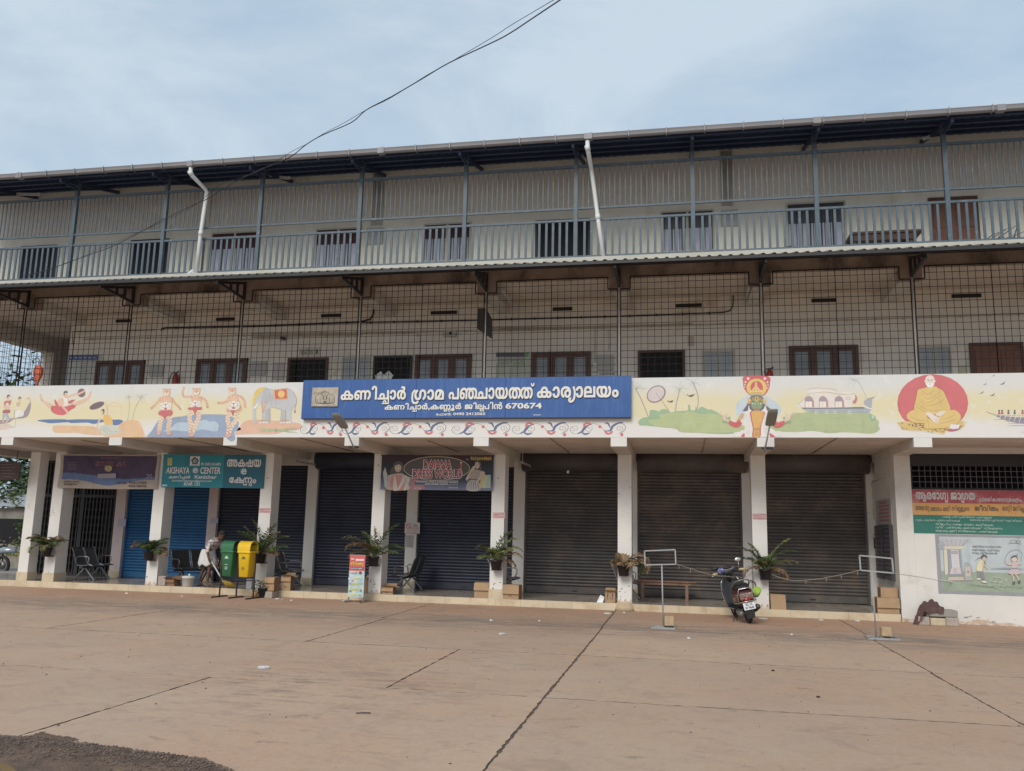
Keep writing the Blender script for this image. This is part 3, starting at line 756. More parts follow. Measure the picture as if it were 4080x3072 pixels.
def doorway(px0, px1, py, fm, leaf=None, Y=YW, zb=3.9, t=.06):
    a, b = aY(px0, py, Y), aY(px1, py, Y); x0, x1, zt = a.x, b.x, (a.z+b.z)/2
    f = MB().use(fm); f.box(x0, x0+t, Y-.05, Y-.002, zb, zt); f.box(x1-t, x1, Y-.05, Y-.002, zb, zt); f.box(x0+t, x1-t, Y-.052, Y-.002, zt-t, zt)
    o = f.build('doorway', B)
    mb = MB().use(leaf or M['dark']); mb.box(x0+t, x1-t, Y-.02, Y-.004, zb, zt-t); mb.build('door_leaf' if leaf else 'dark_opening', o)
    return o, x0, x1, zt
doorway(1150, 1311, 1426, M['wood']); d2, dx0, dx1, dz = doorway(1491, 1645, 1419, M['black']); doorway(2541, 2729, 1396, M['wood'])
o, x0, x1, zt = doorway(3858, 4074, 1366, M['wood'], M['door'])
for i in range(2):
    mb = MB().use(M['door']); w = (x1-x0)/2; mb.box(x0+.12+i*w*.95, x0+w-.02+i*w*.95, 2.065, 2.08, 4.2, zt-.16); mb.build('door_panel', o)
# wall panels and boxes
def wallbox(name, px0, py0, px1, py1, m, d=.05, Y=YW, parent=B, label=None):
    x0, x1, z0, z1 = R(px0, py0, px1, py1, Y); mb = MB().use(m); mb.box(x0, x1, Y-d, Y-.002, z0, z1); return mb.build(name, parent, label=label)
for a in ((1002, 1441, 1060, 1496), (2380, 1415, 2444, 1475), (600, 1455, 650, 1500)): wallbox('meter_box', *a, M['grey'])
# ventilation slots
vent = mat('vent_slot', (.035, .032, .03), .9)
for a in ((465, 1273, 525, 1287), (864, 1266, 935, 1280), (1282, 1250, 1359, 1266), (1718, 1237, 1821, 1254), (2203, 1223, 2280, 1240), (2692, 1210, 2796, 1226), (3233, 1189, 3332, 1206), (3790, 1168, 3909, 1188)):
    x0, x1, z0, z1 = R(*a, YW); mb = MB().use(vent); mb.box(x0, x1, 2.06, 2.098, z0+.02, z0+.10); mb.build('vent_slot', B)
# pipes and conduits along the wall
def pipe(name, pts, r, m, Y=2.06, parent=B, clips=0):
    P = [aY(x, y, Y) if len(p) == 2 else aY(x, y, p[2]) for p in pts for x, y in [p[:2]]]
    mb = MB().use(m); mb.tube(P, r, 6); o = mb.build(name, parent)
    if clips:
        mb = MB().use(m)
        for a, b in zip(P, P[1:]):
            n = int((b-a).length/.55)
            for i in range(n): c = a+(b-a)*((i+.5)/n); mb.box(c.x-.015, c.x+.015, Y, Y+.038, c.z-r-.015, c.z+r+.015)
        mb.build('pipe_clips', o)
    return o
pipe('black_pipe', [(643, 1318), (645, 1309), (662, 1306), (1050, 1298), (1430, 1283), (1475, 1272), (1486, 1255), (1489, 1230)], .022, M['black'], clips=1)
pipe('black_pipe', [(1430, 1285), (1902, 1275), (2458, 1260), (2880, 1245), (2908, 1238), (2920, 1220), (2923, 1152)], .015, M['black'], clips=1)
cm = mat('painted_conduit', (.50, .45, .37), .6)
pipe('conduit', [(290, 1372), (290, 1321.5), (620, 1314)], .011, mat('brown_conduit', (.13, .09, .07), .6))
for y0, y1, x0, x1 in ((1352, 1336, 330, 1010), (1330, 1318, 1000, 1900), (1338, 1326, 1000, 1650), (1345, 1334, 1000, 1430), (1313, 1290, 1960, 2760), (1321, 1286, 1900, 3040), (1306, 1302, 1960, 2400)):
    pipe('conduit', [(x0, y0), (x1, y1)], .013, cm, clips=1)
pipe('conduit', [(3000, 1287), (4120, 1250)], .012, cm, clips=1)
pipe('conduit', [(1648, 1326), (1664, 1327), (1665, 1342)], .011, cm)
pipe('conduit', [(2371, 1308), (2371, 1400), (2371, 1450)], .010, M['creamy']); pipe('conduit', [(2426, 1310), (2426, 1395)], .008, M['creamy'])
wallbox('switch_box', 2363, 1448, 2378, 1463, M['pvc'])
# tube lights under the ceiling
def tubelight(p, q, m1=None, parent=B):
    p = Vector(p); q = Vector(q); mb = MB().use(M['pvc']); mb.bar(p, q, .04, .035); mb.bar(p+(q-p)*.02, p+(q-p)*.07, .05, .06); mb.bar(p+(q-p)*.93, p+(q-p)*.98, .05, .06)
    o = mb.build('tube_light', parent)
    mb = MB().use(mat('unlit_tube', (.7, .7, .7), .3)); d = Vector((0, 0, -.045)); mb.tube([p+(q-p)*.04+d, q-(q-p)*.04+d], .014, 8); mb.build('tube', o)
    return o
for k in (3, 6): tubelight((3*k-.19 if k == 6 else 3*k-2.8, .5, 7.15), (3*k-.19 if k == 6 else 3*k-2.8, 1.7, 7.15))
tubelight((3.2, .4, 7.16), (3.2, 1.6, 7.16)); tubelight((12.3, .45, 7.2), (12.3, 1.4, 7.2))
# ------------------------------------------------------------------ sheet awning and its brackets
aw = MB().use(mat('awning_sheet', (.24, .24, .23), .45, metal=.3, var=.15, vscale=3)); pitch_ = .21; n = int((XR-XL)/pitch_)
YA0, ZA0, YA1, ZA1 = .15, 7.665, -1.2, 7.272
top = []; P = []
for i in range(n):
    x0 = XL+i*pitch_
    for dx, dz in ((0, 0), (.10, 0), (.125, .028), (.165, .028), (.19, 0)): P.append((x0+dx, dz))
vs = [(x, y, z+dz) for (y, z) in ((YA0, ZA0), (YA1, ZA1)) for x, dz in P]; m_ = len(P)
vs += [(x, y, z-.003) for x, y, z in vs]
aw.add(vs, [(i, i+1, m_+i+1, m_+i) for i in range(m_-1)]+[(2*m_+i, 2*m_+i+1, 3*m_+i+1, 3*m_+i) for i in range(m_-1)]+[(m_+i, m_+i+1, 3*m_+i+1, 3*m_+i) for i in range(m_-1)])
awn = aw.build('corrugated_awning', B)
for (y, z) in ((-1.17, 7.268), (-.55, 7.44), (0, 7.595)):
    mb = MB().use(M['black']); mb.box(XL, XR, y-.02, y+.02, z-.06, z-.004); mb.build('awning_purlin', awn)
bk = None
for k in range(-1, 10):
    if bk is None:
        mb = MB().use(M['black']); t = .055
        mb.bar((0, .145, 7.50), (0, -1.12, 7.15), t, .06)          # top arm under the purlins
        mb.bar((0, .12, 7.50), (0, .12, 7.08), t)                   # leg on the beam end
        mb.bar((0, .12, 7.11), (0, -.95, 7.17), t, .05)             # diagonal
        mb.bar((0, -.2, 7.12), (0, -.2, 7.38), t, .04); mb.bar((0, -.5, 7.14), (0, -.5, 7.30), t, .04)
        bk = mb.build('awning_bracket', B, world=False); bk.location = (3*k, 0, 0)
    else: inst(bk, B, (3*k, 0, 0))
# ------------------------------------------------------------------ upper floor
YU = 2.1
mb = MB().use(M['cream']); mb.box(XL, XR, YU, 2.3, 7.83, 11.1); mb.build('upper_wall', B)
X0p, Bp, YP = .763, 2.6426, .51
def roofz(y): return 10.47+(y+.2)*.255
post = None; lowbar = None; upbar = None
rails = []
for k in range(-2, 10):
    x = X0p+k*Bp
    if post is None:
        mb = MB().use(M['blue']); mb.box(-.045, .045, -.045, .045, 7.832, 10.62); mb.box(-.08, .08, -.08, .08, 7.831, 7.84)
        post = mb.build('railing_post', B, world=False); post.location = (x, YP, 0)
    else: inst(post, B, (x, YP, 0))
    xa, xb = x+.046, x+Bp-.046
    mb = MB().use(M['blue'])
    for z0, z1, h in ((10.10, 10.16, .03), (9.08, 9.125, .022), (8.79, 8.84, .025), (7.92, 7.965, .022)): mb.box(xa, xb, YP-h, YP+h, z0, z1)
    mb.build('rail', B)
    nl, nu = 15, 20
    for i in range(1, nl+1):
        xx = xa+(xb-xa)*i/(nl+1)
        if lowbar is None:
            mb = MB().use(M['blue']); mb.box(-.027, .027, -.012, .012, 7.965, 8.79); lowbar = mb.build('railing_bar', B, world=False); lowbar.location = (xx, YP, 0)
        else: inst(lowbar, B, (xx+rnd.uniform(-.004, .004), YP, 0))
    for i in range(1, nu+1):
        xx = xa+(xb-xa)*i/(nu+1)
        if upbar is None:
            mb = MB().use(M['blue']); mb.box(-.012, .012, -.009, .009, 9.125, 10.10); upbar = mb.build('upper_bar', B, world=False); upbar.location = (xx, YP, 0)
        else: inst(upbar, B, (xx+rnd.uniform(-.004, .004), YP, 0))
# roof
rf = MB().use(M['roofu']); P = []; x = XL-.3
while x < XR+.3:
    for dx, dz in ((0, 0), (.13, 0), (.15, .03), (.18, .03), (.2, 0)): P.append((x+dx, dz))
    x += .2
vs = [(x, y, roofz(y)+dz) for y in (-.22, 9) for x, dz in P]; m_ = len(P)
rf.add(vs, [(i, i+1, m_+i+1, m_+i) for i in range(m_-1)]); rf.use(M['rooft'])
rf.add([(a, b, c+.02) for a, b, c in vs], [(i, i+1, m_+i+1, m_+i) for i in range(m_-1)])
roof = rf.build('roof', B)
for y in (-.1, .5, 1.05, 1.6):
    mb = MB().use(M['roofu']); mb.box(XL, XR, y-.03, y+.03, roofz(y)-.08, roofz(y)-.004); mb.build('purlin', roof)
for k in range(-2, 10):
    x = X0p+k*Bp; mb = MB().use(M['roofu']); mb.bar((x, -.15, roofz(-.15)-.13), (x, 2.1, roofz(2.1)-.13), .06, .09)
    mb.bar((x, YP, 10.35), (x, -.1, roofz(-.1)-.16), .04, .05); mb.bar((x, YP, 10.35), (x, 1.3, roofz(1.3)-.16), .04, .05); mb.build('rafter', roof)
# gutter with clips
g = MB().use(M['gutter']); x = XL-.3
sec = [(-.20, 10.53), (-.20, 10.44), (-.225, 10.42), (-.28, 10.415), (-.315, 10.44), (-.32, 10.47), (-.312, 10.475), (-.318, 10.50), (-.33, 10.53), (-.318, 10.53), (-.29, 10.45), (-.22, 10.45), (-.212, 10.53)]
g.loft([[(xx, y, z) for y, z in sec] for xx in (XL-.3, XR+.3)], smooth=False); gut = g.build('gutter', B)
c0 = None
for i in range(40):
    xx = XL+.4+i*.82
    if c0 is None:
        mb = MB().use(M['gutter']); mb.box(-.012, .012, -.34, -.2, 10.40, 10.415); mb.box(-.012, .012, -.345, -.332, 10.41, 10.55); c0 = mb.build('gutter_clip', gut, world=False); c0.location = (xx, 0, 0)
    else: inst(c0, gut, (xx, 0, 0))
for px in (84, 760, 1516, 2342, 3262, 4005):
    xx = aY(px, 640, -.3).x; mb = MB().use(M['gutter']); mb.box(xx-.08, xx+.08, -.338, -.195, 10.402, 10.538); mb.build('gutter_joiner', gut)
# downpipes
def dpipe(pts, r=.05):
    P = [aY(x, y, Y) for x, y, Y in pts]; mb = MB().use(M['pvc']); mb.tube(P, r, 10)
    for i in (1, len(P)-2): mb.tube([P[i]+(P[i+1]-P[i]).normalized()*.0-(P[i+1]-P[i]).normalized()*.06, P[i]+(P[i+1]-P[i]).normalized()*.06], r*1.22, 10)
    return mb.build('downpipe', B)
dpipe([(760, 660, -.26), (760, 690, -.26), (768, 703, -.24), (818, 752, .3), (824, 766, .34), (800, 930, .38), (781, 1094, .38)])
dpipe([(781, 1094, .38), (763, 1084, .34), (752, 1093, .3), (735, 1102, .28)], .04)
dpipe([(2341, 560, -.26), (2341, 590, -.26), (2344, 605, -.24), (2355, 668, .3), (2358, 685, .36), (2382, 865, .36), (2406, 1036, .34)])
# roof tube lights
for (a, b) in (((40, 770), (160, 773)), ((1073, 698), (1155, 708)), ((2319, 620), (2338, 636)), ((3675, 552), (3730, 533))):
    p, q = aY(*a, 1.3), aY(*b, 1.3); p.z -= 0; tubelight(p, q)
# upper floor doors, windows, panels (wall plane y = YU)
def quad_door(px0, px1, pt, label=None, leaf=None, frame=None, side=None):
    a, b = aY(px0, pt, YU), aY(px1, pt, YU); zt = (a.z+b.z)/2
    f = MB().use(frame or M['black']); t = .05
    f.box(a.x, a.x+t, YU-.04, YU-.002, 7.83, zt); f.box(b.x-t, b.x, YU-.04, YU-.002, 7.83, zt); f.box(a.x+t, b.x-t, YU-.042, YU-.002, zt-t, zt)
    o = f.build('doorway', B); mb = MB().use(leaf or M['dark']); mb.box(a.x+t, b.x-t, YU-.02, YU-.004, 7.83, zt-t); mb.build('door_leaf' if leaf else 'dark_opening', o); return o, a.x, b.x, zt
quad_door(88, 233, 980); quad_door(526, 678, 955); quad_door(2134, 2352, 876)
o, x0, x1, zt = quad_door(3695, 3893, 786, leaf=M['door'], frame=M['wood'])
for i in range(2):
    for z0, z1 in ((8.0, 8.7), (8.8, zt-.15)):
        mb = MB().use(M['door']); w = (x1-x0-.1)/2; mb.box(x0+.1+i*w, x0+.05+(i+1)*w-.05, YU-.035, YU-.02, z0, z1); mb.build('door_panel', o)
def upper_window(px0, px1, pt, pb, dark=M['maroon'], npan=4, split=.38, mull=True):
    a, b = aY(px0, pt, YU), aY(px1, pt, YU); zt = (a.z+b.z)/2; zb = aY((px0+px1)/2, pb, YU).z
    f = MB().use(M['creamy']); t = .04
    f.box(a.x-t, a.x, YU-.03, YU-.002, zb-t, zt+t); f.box(b.x, b.x+t, YU-.03, YU-.002, zb-t, zt+t); f.box(a.x, b.x, YU-.032, YU-.002, zt, zt+t); f.box(a.x, b.x, YU-.06, YU-.002, zb-t, zb)
    mid = (a.x+b.x)/2
    if mull: f.box(mid-.03, mid+.03, YU-.033, YU-.002, zb, zt)
    o = f.build('window', B); zs = zt-(zt-zb)*split; w = (b.x-a.x)/npan
    for i in range(npan):
        s0, s1 = a.x+i*w+.012, a.x+(i+1)*w-.012
        mb = MB().use(dark); mb.box(s0, s1, YU-.015, YU-.004, zs, zt); mb.build('valance', o)
        mb = MB().use(M['lilac']); mb.box(s0, s1-.012, YU-.012, YU-.004, zb, zs-.005); mb.build('curtain', o)
    mb = MB().use(M['black']); mb.box(a.x, b.x, YU-.0035, YU-.002, zb, zt); 
    for i in range(npan*2): xx = a.x+(b.x-a.x)*(i+.5)/(npan*2); mb.box(xx-.007, xx+.007, YU-.024, YU-.017, zb, zt)
    mb.build('window_bars', o)
upper_window(850, 1030, 930, 1090); upper_window(1266, 1436, 915, 1068); upper_window(1696, 1872, 895, 1038, npan=5)
navy2 = mat('dark_window_pane', (.035, .035, .045), .25)
upper_window(2638, 2838, 845, 1000, dark=navy2, npan=5, split=.42); upper_window(3137, 3361, 812, 995, dark=navy2, npan=5, split=.42, mull=False)
for a in ((1465, 911, 1525, 972), (2872, 840, 2940, 900)): wallbox('fuse_box', *a, M['grey'], Y=YU)
cu = mat('grey_conduit', (.52, .50, .47), .6)
for cx_, y0, y1, n_ in ((1504, 690, 898, 7), (2901, 612, 820, 7)):
    for i in range(n_):
        px = cx_-21+i*7; p = aY(px-4, y1, 2.07); q = Vector((p.x, 2.07, 11.0)); mb = MB().use(cu); mb.tube([p, q], .012, 5); mb.build('conduit', B)
# ------------------------------------------------------------------ mural paintings on the parapet
T1, T2, T5, T6, T7 = (0, 1480, 3.16), (600, 1480, 3.16), (2480, 1480, 3.16), (3100, 1480, 4.424), (3500, 1470, 3.814)
SKN, LN = 'E3BFA6', '8A6A5E'
def palm(a, cx, cy, trunk, fr, col='A9BE94', tc='9DA38C', w=5):
    a.line(tc, w, *trunk, sm=True)
    for (dx, dy) in fr: a.line(col, 6, cx, cy, cx+dx*.5, cy+dy*.5-abs(dx)*.22, cx+dx, cy+dy, taper=True)
# dancers and boat at the far left
a = Art(0, T1)
a.poly('9B8A93', -30, 615, 60, 610, 150, 590, 240, 560, 310, 500, 350, 430, 378, 385, 390, 395, 385, 470, 350, 560, 290, 590, 180, 600, 120, 640, 40, 660, -30, 665)
a.poly('D9C8B8', -30, 668, 100, 660, 160, 690, 200, 700, 120, 720, -30, 740)
a.build('painted_boat_prow', parapet)
a = Art(0, T1)
a.line(SKN, 10, 150, 330, 125, 280, 110, 220, taper=True); a.ell(SKN, 100, 335, 17, 24); a.poly('3C3232', 85, 325, 95, 295, 118, 295, 125, 320, 105, 312, 95, 330)
a.poly('C56A62', 50, 390, 75, 370, 130, 365, 145, 350, 140, 390, 125, 420, 60, 430); a.ell('D5E0DC', 92, 415, 18, 20); a.poly(SKN, 55, 430, 125, 425, 118, 470, 60, 470)
a.poly('A5555F', 40, 490, 75, 480, 128, 485, 125, 520, 85, 530, 35, 525); a.poly('AAB8C0', 35, 530, 60, 545, 95, 530, 110, 560, 130, 600, 85, 600, 65, 560, 45, 620, 30, 600)
a.line('7690AC', 4, 60, 530, 50, 600); a.line('7690AC', 4, 90, 535, 105, 590); a.line(SKN, 13, 40, 610, 40, 650); a.line(SKN, 14, 110, 600, 75, 650, 70, 700, 60, 735)
a.build('painted_dancer', parapet)
a = Art(0, T1)
a.ell(SKN, 248, 355, 17, 22); a.poly('3C3232', 228, 350, 240, 322, 262, 322, 270, 345, 250, 335); a.poly('CDB79C', 205, 395, 235, 385, 262, 385, 245, 440, 215, 445); a.line('E9DFD0', 18, 225, 440, 235, 500)
a.poly('E9E7E2', 205, 500, 260, 490, 300, 515, 290, 560, 230, 575, 190, 590, 185, 560); a.line('A3B190', 10, 185, 480, 180, 560, 200, 620, taper=False); a.line(SKN, 9, 195, 610, 195, 680, 205, 700); a.line('D8B9A6', 20, 330, 350, 365, 335, 385, 390)
a.build('painted_dancer', parapet)
# leaping man with shield
a = Art(0, T1)
a.poly(SKN, 500, 290, 520, 285, 535, 340, 560, 370, 620, 395, 670, 430, 655, 475, 600, 450, 550, 400, 515, 370, 505, 340)
a.poly(SKN, 1155, 250, 1130, 260, 1105, 320, 1060, 345, 960, 380, 900, 410, 920, 450, 1000, 420, 1090, 380, 1140, 330)
a.poly('D0505A', 690, 350, 715, 380, 740, 430, 700, 425, 685, 380); a.poly('D0505A', 855, 380, 900, 360, 950, 355, 930, 375, 880, 410)
a.poly(SKN, 735, 350, 780, 335, 850, 330, 860, 350, 840, 420, 800, 445, 740, 425, 725, 390); a.poly('EDE6DD', 790, 320, 810, 380, 800, 440, 840, 440, 850, 360, 835, 330)
a.poly('D2525C', 650, 440, 700, 430, 780, 440, 830, 440, 900, 420, 950, 425, 945, 455, 900, 480, 850, 520, 800, 550, 720, 545, 660, 515, 640, 480)
a.line(SKN, 24, 755, 360, 790, 440, 840, 500, 855, 530); a.line(SKN, 24, 850, 325, 920, 295, 1000, 275)
a.ell(SKN, 825, 300, 25, 34); a.poly('4C4644', 800, 290, 805, 255, 830, 243, 852, 255, 850, 272, 820, 270, 808, 300)
a.ell('7A4F55', 1027, 270, 50, 55, .2); a.line(SKN, 22, 975, 290, 1030, 265, 1070, 245); a.line('F0EAE0', 10, 870, 510, 960, 490, 1060, 430, 1160, 350, taper=True)
a.build('painted_leaping_man', parapet)
# sea, sand, sun
a = Art(0, T1)
a.poly('3F6AA4', 470, 620, 560, 605, 800, 602, 850, 608, 1000, 602, 1240, 605, 1440, 606, 1520, 608, 1550, 632, 1500, 670, 1440, 678, 1300, 640, 1180, 662, 1100, 645, 900, 650, 850, 640, 650, 652, 560, 640)
a.poly('E2B98F', 665, 690, 760, 680, 1000, 685, 1160, 690, 1240, 720, 1300, 800, 1100, 795, 960, 775, 800, 775, 680, 765)
a.poly('E5BB8E', 1480, 700, 1540, 640, 1640, 610, 1740, 625, 1790, 700, 1815, 790, 1800, 825, 1400, 828, 1300, 800, 1450, 740)
a.ring('E9B79E', 5, 1440, 490, 95, 100, pi*.9, 2.2*pi); a.line('E9B79E', 4, 1360, 435, 1560, 440)
for y in (500, 515): a.line('E3C9A8', 4, 1380, y, 1450, y+3)
palm(a, 1625, 330, (1600, 630, 1622, 540, 1628, 430, 1625, 330), [(-60, 10), (-55, 50), (45, 20), (50, -10), (10, -55), (-20, -50), (-45, -15)]); palm(a, 1775, 330, (1670, 610, 1690, 500, 1735, 400, 1775, 330), [(-90, -10), (-75, 40), (70, 5), (85, -40), (60, 50), (10, -60), (-60, -35), (20, 70)])
a.build('painted_beach', parapet)
# crouching fighter with shield
a = Art(0, T1)
a.ell('7F6670', 1220, 430, 100, 40, -.38); a.ell('5D4652', 1218, 431, 95, 34, -.38); a.line(SKN, 18, 1330, 400, 1350, 470, 1355, 550, sm=True)
a.poly('E8B95A', 1300, 560, 1350, 545, 1400, 580, 1420, 660, 1360, 690, 1310, 650); a.line(SKN, 20, 1270, 590, 1240, 640, 1225, 720, 1235, 785); a.ell(SKN, 1292, 520, 22, 30)
a.poly('2F3A36', 1275, 490, 1290, 475, 1315, 480, 1312, 530, 1300, 535, 1300, 500)
a.poly('C9CDC0', 1255, 700, 1300, 675, 1420, 670, 1470, 700, 1525, 740, 1490, 780, 1400, 800, 1300, 790, 1260, 750); a.line('9DA598', 4, 1300, 700, 1400, 760, 1480, 755); a.line('9DA598', 4, 1290, 730, 1360, 785)
a.line(SKN, 16, 1160, 740, 1190, 785, 1260, 790); a.line(SKN, 18, 1500, 755, 1580, 790, 1640, 800)
a.build('painted_fighter', parapet)
# tiger dancers on blue water
a = Art(0, T2)
a.poly('8C9FBC', -30, 800, 20, 740, 60, 670, 120, 600, 200, 600, 300, 575, 400, 565, 480, 550, 640, 540, 800, 540, 960, 548, 1060, 590, 1110, 640, 1105, 690, 1140, 730, 1060, 760, 1065, 820, 1060, 860, 1020, 882, 960, 850, 910, 826, 300, 830, -30, 826)
a.poly('B4C8D8', 160, 760, 200, 730, 270, 700, 330, 650, 420, 640, 520, 650, 620, 620, 700, 610, 740, 635, 800, 625, 850, 660, 855, 710, 830, 755, 720, 740, 640, 730, 560, 750, 400, 750, 300, 740, 210, 750)
a.build('painted_water', parapet)
OR, STR = 'E8BC9C', '8E5A44'
def tiger(legs, arms, body, head, shorts, belly):
    a = Art(0, T2)
    for P in arms: a.line(OR, 30, *P)
    for P in legs: a.line('EED2B4', 56, *P)
    for P in arms+legs:
        Q = smooth_pts(list(zip(P[::2], P[1::2])), False, 5); wd_ = 15 if P in arms else 26
        for i in range(1, len(Q)-1, 1 if P in arms else 1):
            x, y = Q[i]; dx, dy = Q[i+1][0]-Q[i-1][0], Q[i+1][1]-Q[i-1][1]; d = sqrt(dx*dx+dy*dy)
            sg = -1 if i % 2 else 1; a.line(STR if P in legs else 'A05A42', 4.5, x+sg*dy/d*wd_, y-sg*dx/d*wd_, x-sg*dy/d*2, y+sg*dx/d*2+3, taper=True, sm=False)
    a.poly(OR, *body); a.poly('F1E9DF', *belly)
    for i in range(9):
        j = (2*i) % len(body); x_, y_ = body[j], body[j+1]; a.line('B06A4C', 4, x_, y_, x_+(sum(body[::2])/len(body[::2])-x_)*.4, y_+(sum(body[1::2])/len(body[1::2])-y_)*.2+6, taper=True, sm=False)
    bx, by = belly[0], belly[1]; xs = belly[::2]; ys = belly[1::2]; cx, cy = sum(xs)/len(xs), sum(ys)/len(ys)
    a.ell('F2EADF', cx-25, cy, 27, 22); a.ell('F2EADF', cx+25, cy, 27, 22); a.ring('8A6A5E', 3, cx-25, cy, 27, 22); a.ring('8A6A5E', 3, cx+25, cy, 27, 22)
    a.ell('B8404C', cx, cy+35, 20, 12); a.ell('5A3A34', cx, cy-20, 10, 7); a.ell('5A3A34', cx-30, cy-42, 6, 4); a.ell('5A3A34', cx+30, cy-42, 6, 4)
    if shorts: a.poly('C9575C', *shorts)
    hx, hy = head; a.ell(OR, hx, hy, 46, 44); a.ell('F0E2D2', hx, hy+18, 30, 26); a.ell('C98A66', hx, hy+2, 10, 16); a.ell('5A3A34', hx-16, hy-6, 5, 4); a.ell('5A3A34', hx+16, hy-6, 5, 4)
    a.poly(OR, hx-52, hy-30, hx-45, hy-50, hx-20, hy-40); a.poly(OR, hx+52, hy-30, hx+45, hy-50, hx+20, hy-40)
    for i in (-1, 0, 1): a.line(STR, 4, hx+i*14, hy-42, hx+i*10, hy-26, taper=True, sm=False)
    for P in legs: a.ell('E0A592', P[-2], P[-1]+22, 30, 20)
    a.build('painted_tiger_dancer', parapet)
tiger([(150, 540, 130, 620, 115, 700, 105, 760), (225, 540, 240, 620, 225, 700, 235, 760)], [(130, 330, 90, 390, 40, 440, 0, 470), (265, 330, 300, 390, 350, 440, 385, 485)], (140, 320, 200, 300, 260, 320, 275, 380, 265, 440, 250, 490, 140, 490, 120, 430, 125, 370), (205, 262), (120, 495, 265, 490, 270, 545, 210, 560, 180, 600, 150, 560, 105, 545), (130, 400, 190, 385, 255, 400, 260, 450, 230, 485, 150, 485, 125, 450))
tiger([(510, 500, 490, 580, 510, 680, 505, 770), (600, 500, 605, 580, 560, 680, 520, 780)], [(530, 315, 430, 320, 405, 280, 425, 190), (620, 320, 690, 360, 715, 430, 718, 460)], (510, 320, 570, 300, 640, 320, 635, 400, 625, 460, 500, 470, 490, 420, 515, 370), (580, 255), (485, 455, 640, 450, 635, 480, 580, 490, 560, 550, 535, 490, 480, 480), (510, 380, 565, 365, 625, 380, 635, 430, 600, 460, 520, 460, 495, 430))
tiger([(990, 500, 970, 600, 990, 700, 975, 780), (1090, 500, 1085, 600, 1010, 700, 985, 790)], [(975, 370, 930, 390, 880, 400, 840, 395), (1080, 300, 1140, 320, 1185, 380, 1190, 460)], (980, 310, 1030, 300, 1090, 290, 1110, 360, 1140, 430, 1130, 500, 960, 500, 975, 430, 960, 370), (1030, 250), (965, 465, 1000, 490, 1100, 490, 1135, 440, 1130, 470, 1060, 500, 1040, 560, 1010, 500, 970, 490), (990, 390, 1050, 370, 1105, 385, 1125, 430, 1090, 480, 1000, 480, 975, 440))
# elephant
a = Art(0, T2)
a.poly('E4B497', 1060, 780, 1120, 700, 1200, 620, 1400, 610, 1700, 630, 1890, 660, 1880, 730, 1750, 740, 1560, 790, 1250, 790, 1090, 800)
for i in range(34):
    x = 1300+i*16; s = (i-16)/17; a.line('9DB489' if i % 3 else 'B5BE8C', 8, 1580+s*60, 740+(i % 5-2)*5, 1580+s*290, 742+(i*37 % 100-50)*abs(s)*1.1, sm=False, taper=True)
a.ell('8FA57C', 1580, 742, 16, 26)
G, GL = 'C3C3C6', '8F9096'
for P in ((1440, 430, 1440, 640), (1470, 440, 1480, 640), (1680, 430, 1665, 640), (1740, 430, 1745, 640)): a.line(G if P[0] in (1440, 1740) else 'B4B5BA', 66, *P, sm=False)
a.poly(G, 1390, 240, 1440, 205, 1500, 225, 1560, 235, 1700, 215, 1760, 235, 1820, 290, 1840, 380, 1800, 460, 1760, 500, 1640, 480, 1560, 455, 1500, 460, 1420, 480, 1380, 400)
a.poly(G, 1330, 280, 1370, 230, 1430, 210, 1480, 240, 1500, 300, 1460, 380, 1400, 390, 1350, 400, 1330, 470, 1328, 560, 1335, 620, 1330, 650, 1300, 640, 1290, 560, 1285, 450, 1300, 360)
a.poly('B7B8BE', 1410, 300, 1420, 230, 1470, 215, 1515, 290, 1480, 340, 1470, 390, 1420, 380, 1400, 350)
a.poly('E2C25C', 1290, 430, 1290, 340, 1310, 270, 1350, 220, 1400, 200, 1440, 205, 1410, 250, 1360, 300, 1330, 350, 1310, 410)
for i in range(7): a.ell('E7CF74', 1300+i*18-abs(i-3)*2, 340-i*22, 13, 11)
a.poly('F1ECE4', 1365, 370, 1350, 430, 1320, 465, 1290, 460, 1335, 420); a.line('E0A05A', 10, 1400, 360, 1410, 440, 1418, 520, 1440, 440, 1465, 370)
a.poly('D0454E', 1550, 230, 1720, 210, 1728, 350, 1565, 355, sm=False); a.line('E9B24E', 12, 1556, 236, 1714, 216, 1722, 344, 1570, 350, 1556, 236, sm=False); a.ell('EBC763', 1648, 285, 44, 46)
a.line(GL, 4, 1440, 205, 1500, 225, 1560, 235, 1700, 215, 1780, 240, 1830, 320, 1838, 380, 1815, 490, taper=False); a.ell('6F6A66', 1818, 505, 8, 20)
a.line(GL, 3, 1405, 400, 1410, 640); a.line(GL, 3, 1505, 460, 1500, 640); a.line(GL, 3, 1560, 455, 1640, 478, 1700, 500, 1705, 420); a.line(GL, 3, 1700, 500, 1705, 640); a.line(GL, 3, 1420, 380, 1470, 388, 1515, 290, 1470, 215)
for x in (1385, 1425, 1465, 1645, 1685, 1725, 1755): a.ell('E6E2DD', x, 645, 18, 14)
for x in range(1380, 1500, 20): a.ell('DDA25C', x, 615, 8, 6); a.ell('DDA25C', x+255, 617, 8, 6)
a.build('painted_elephant', parapet)
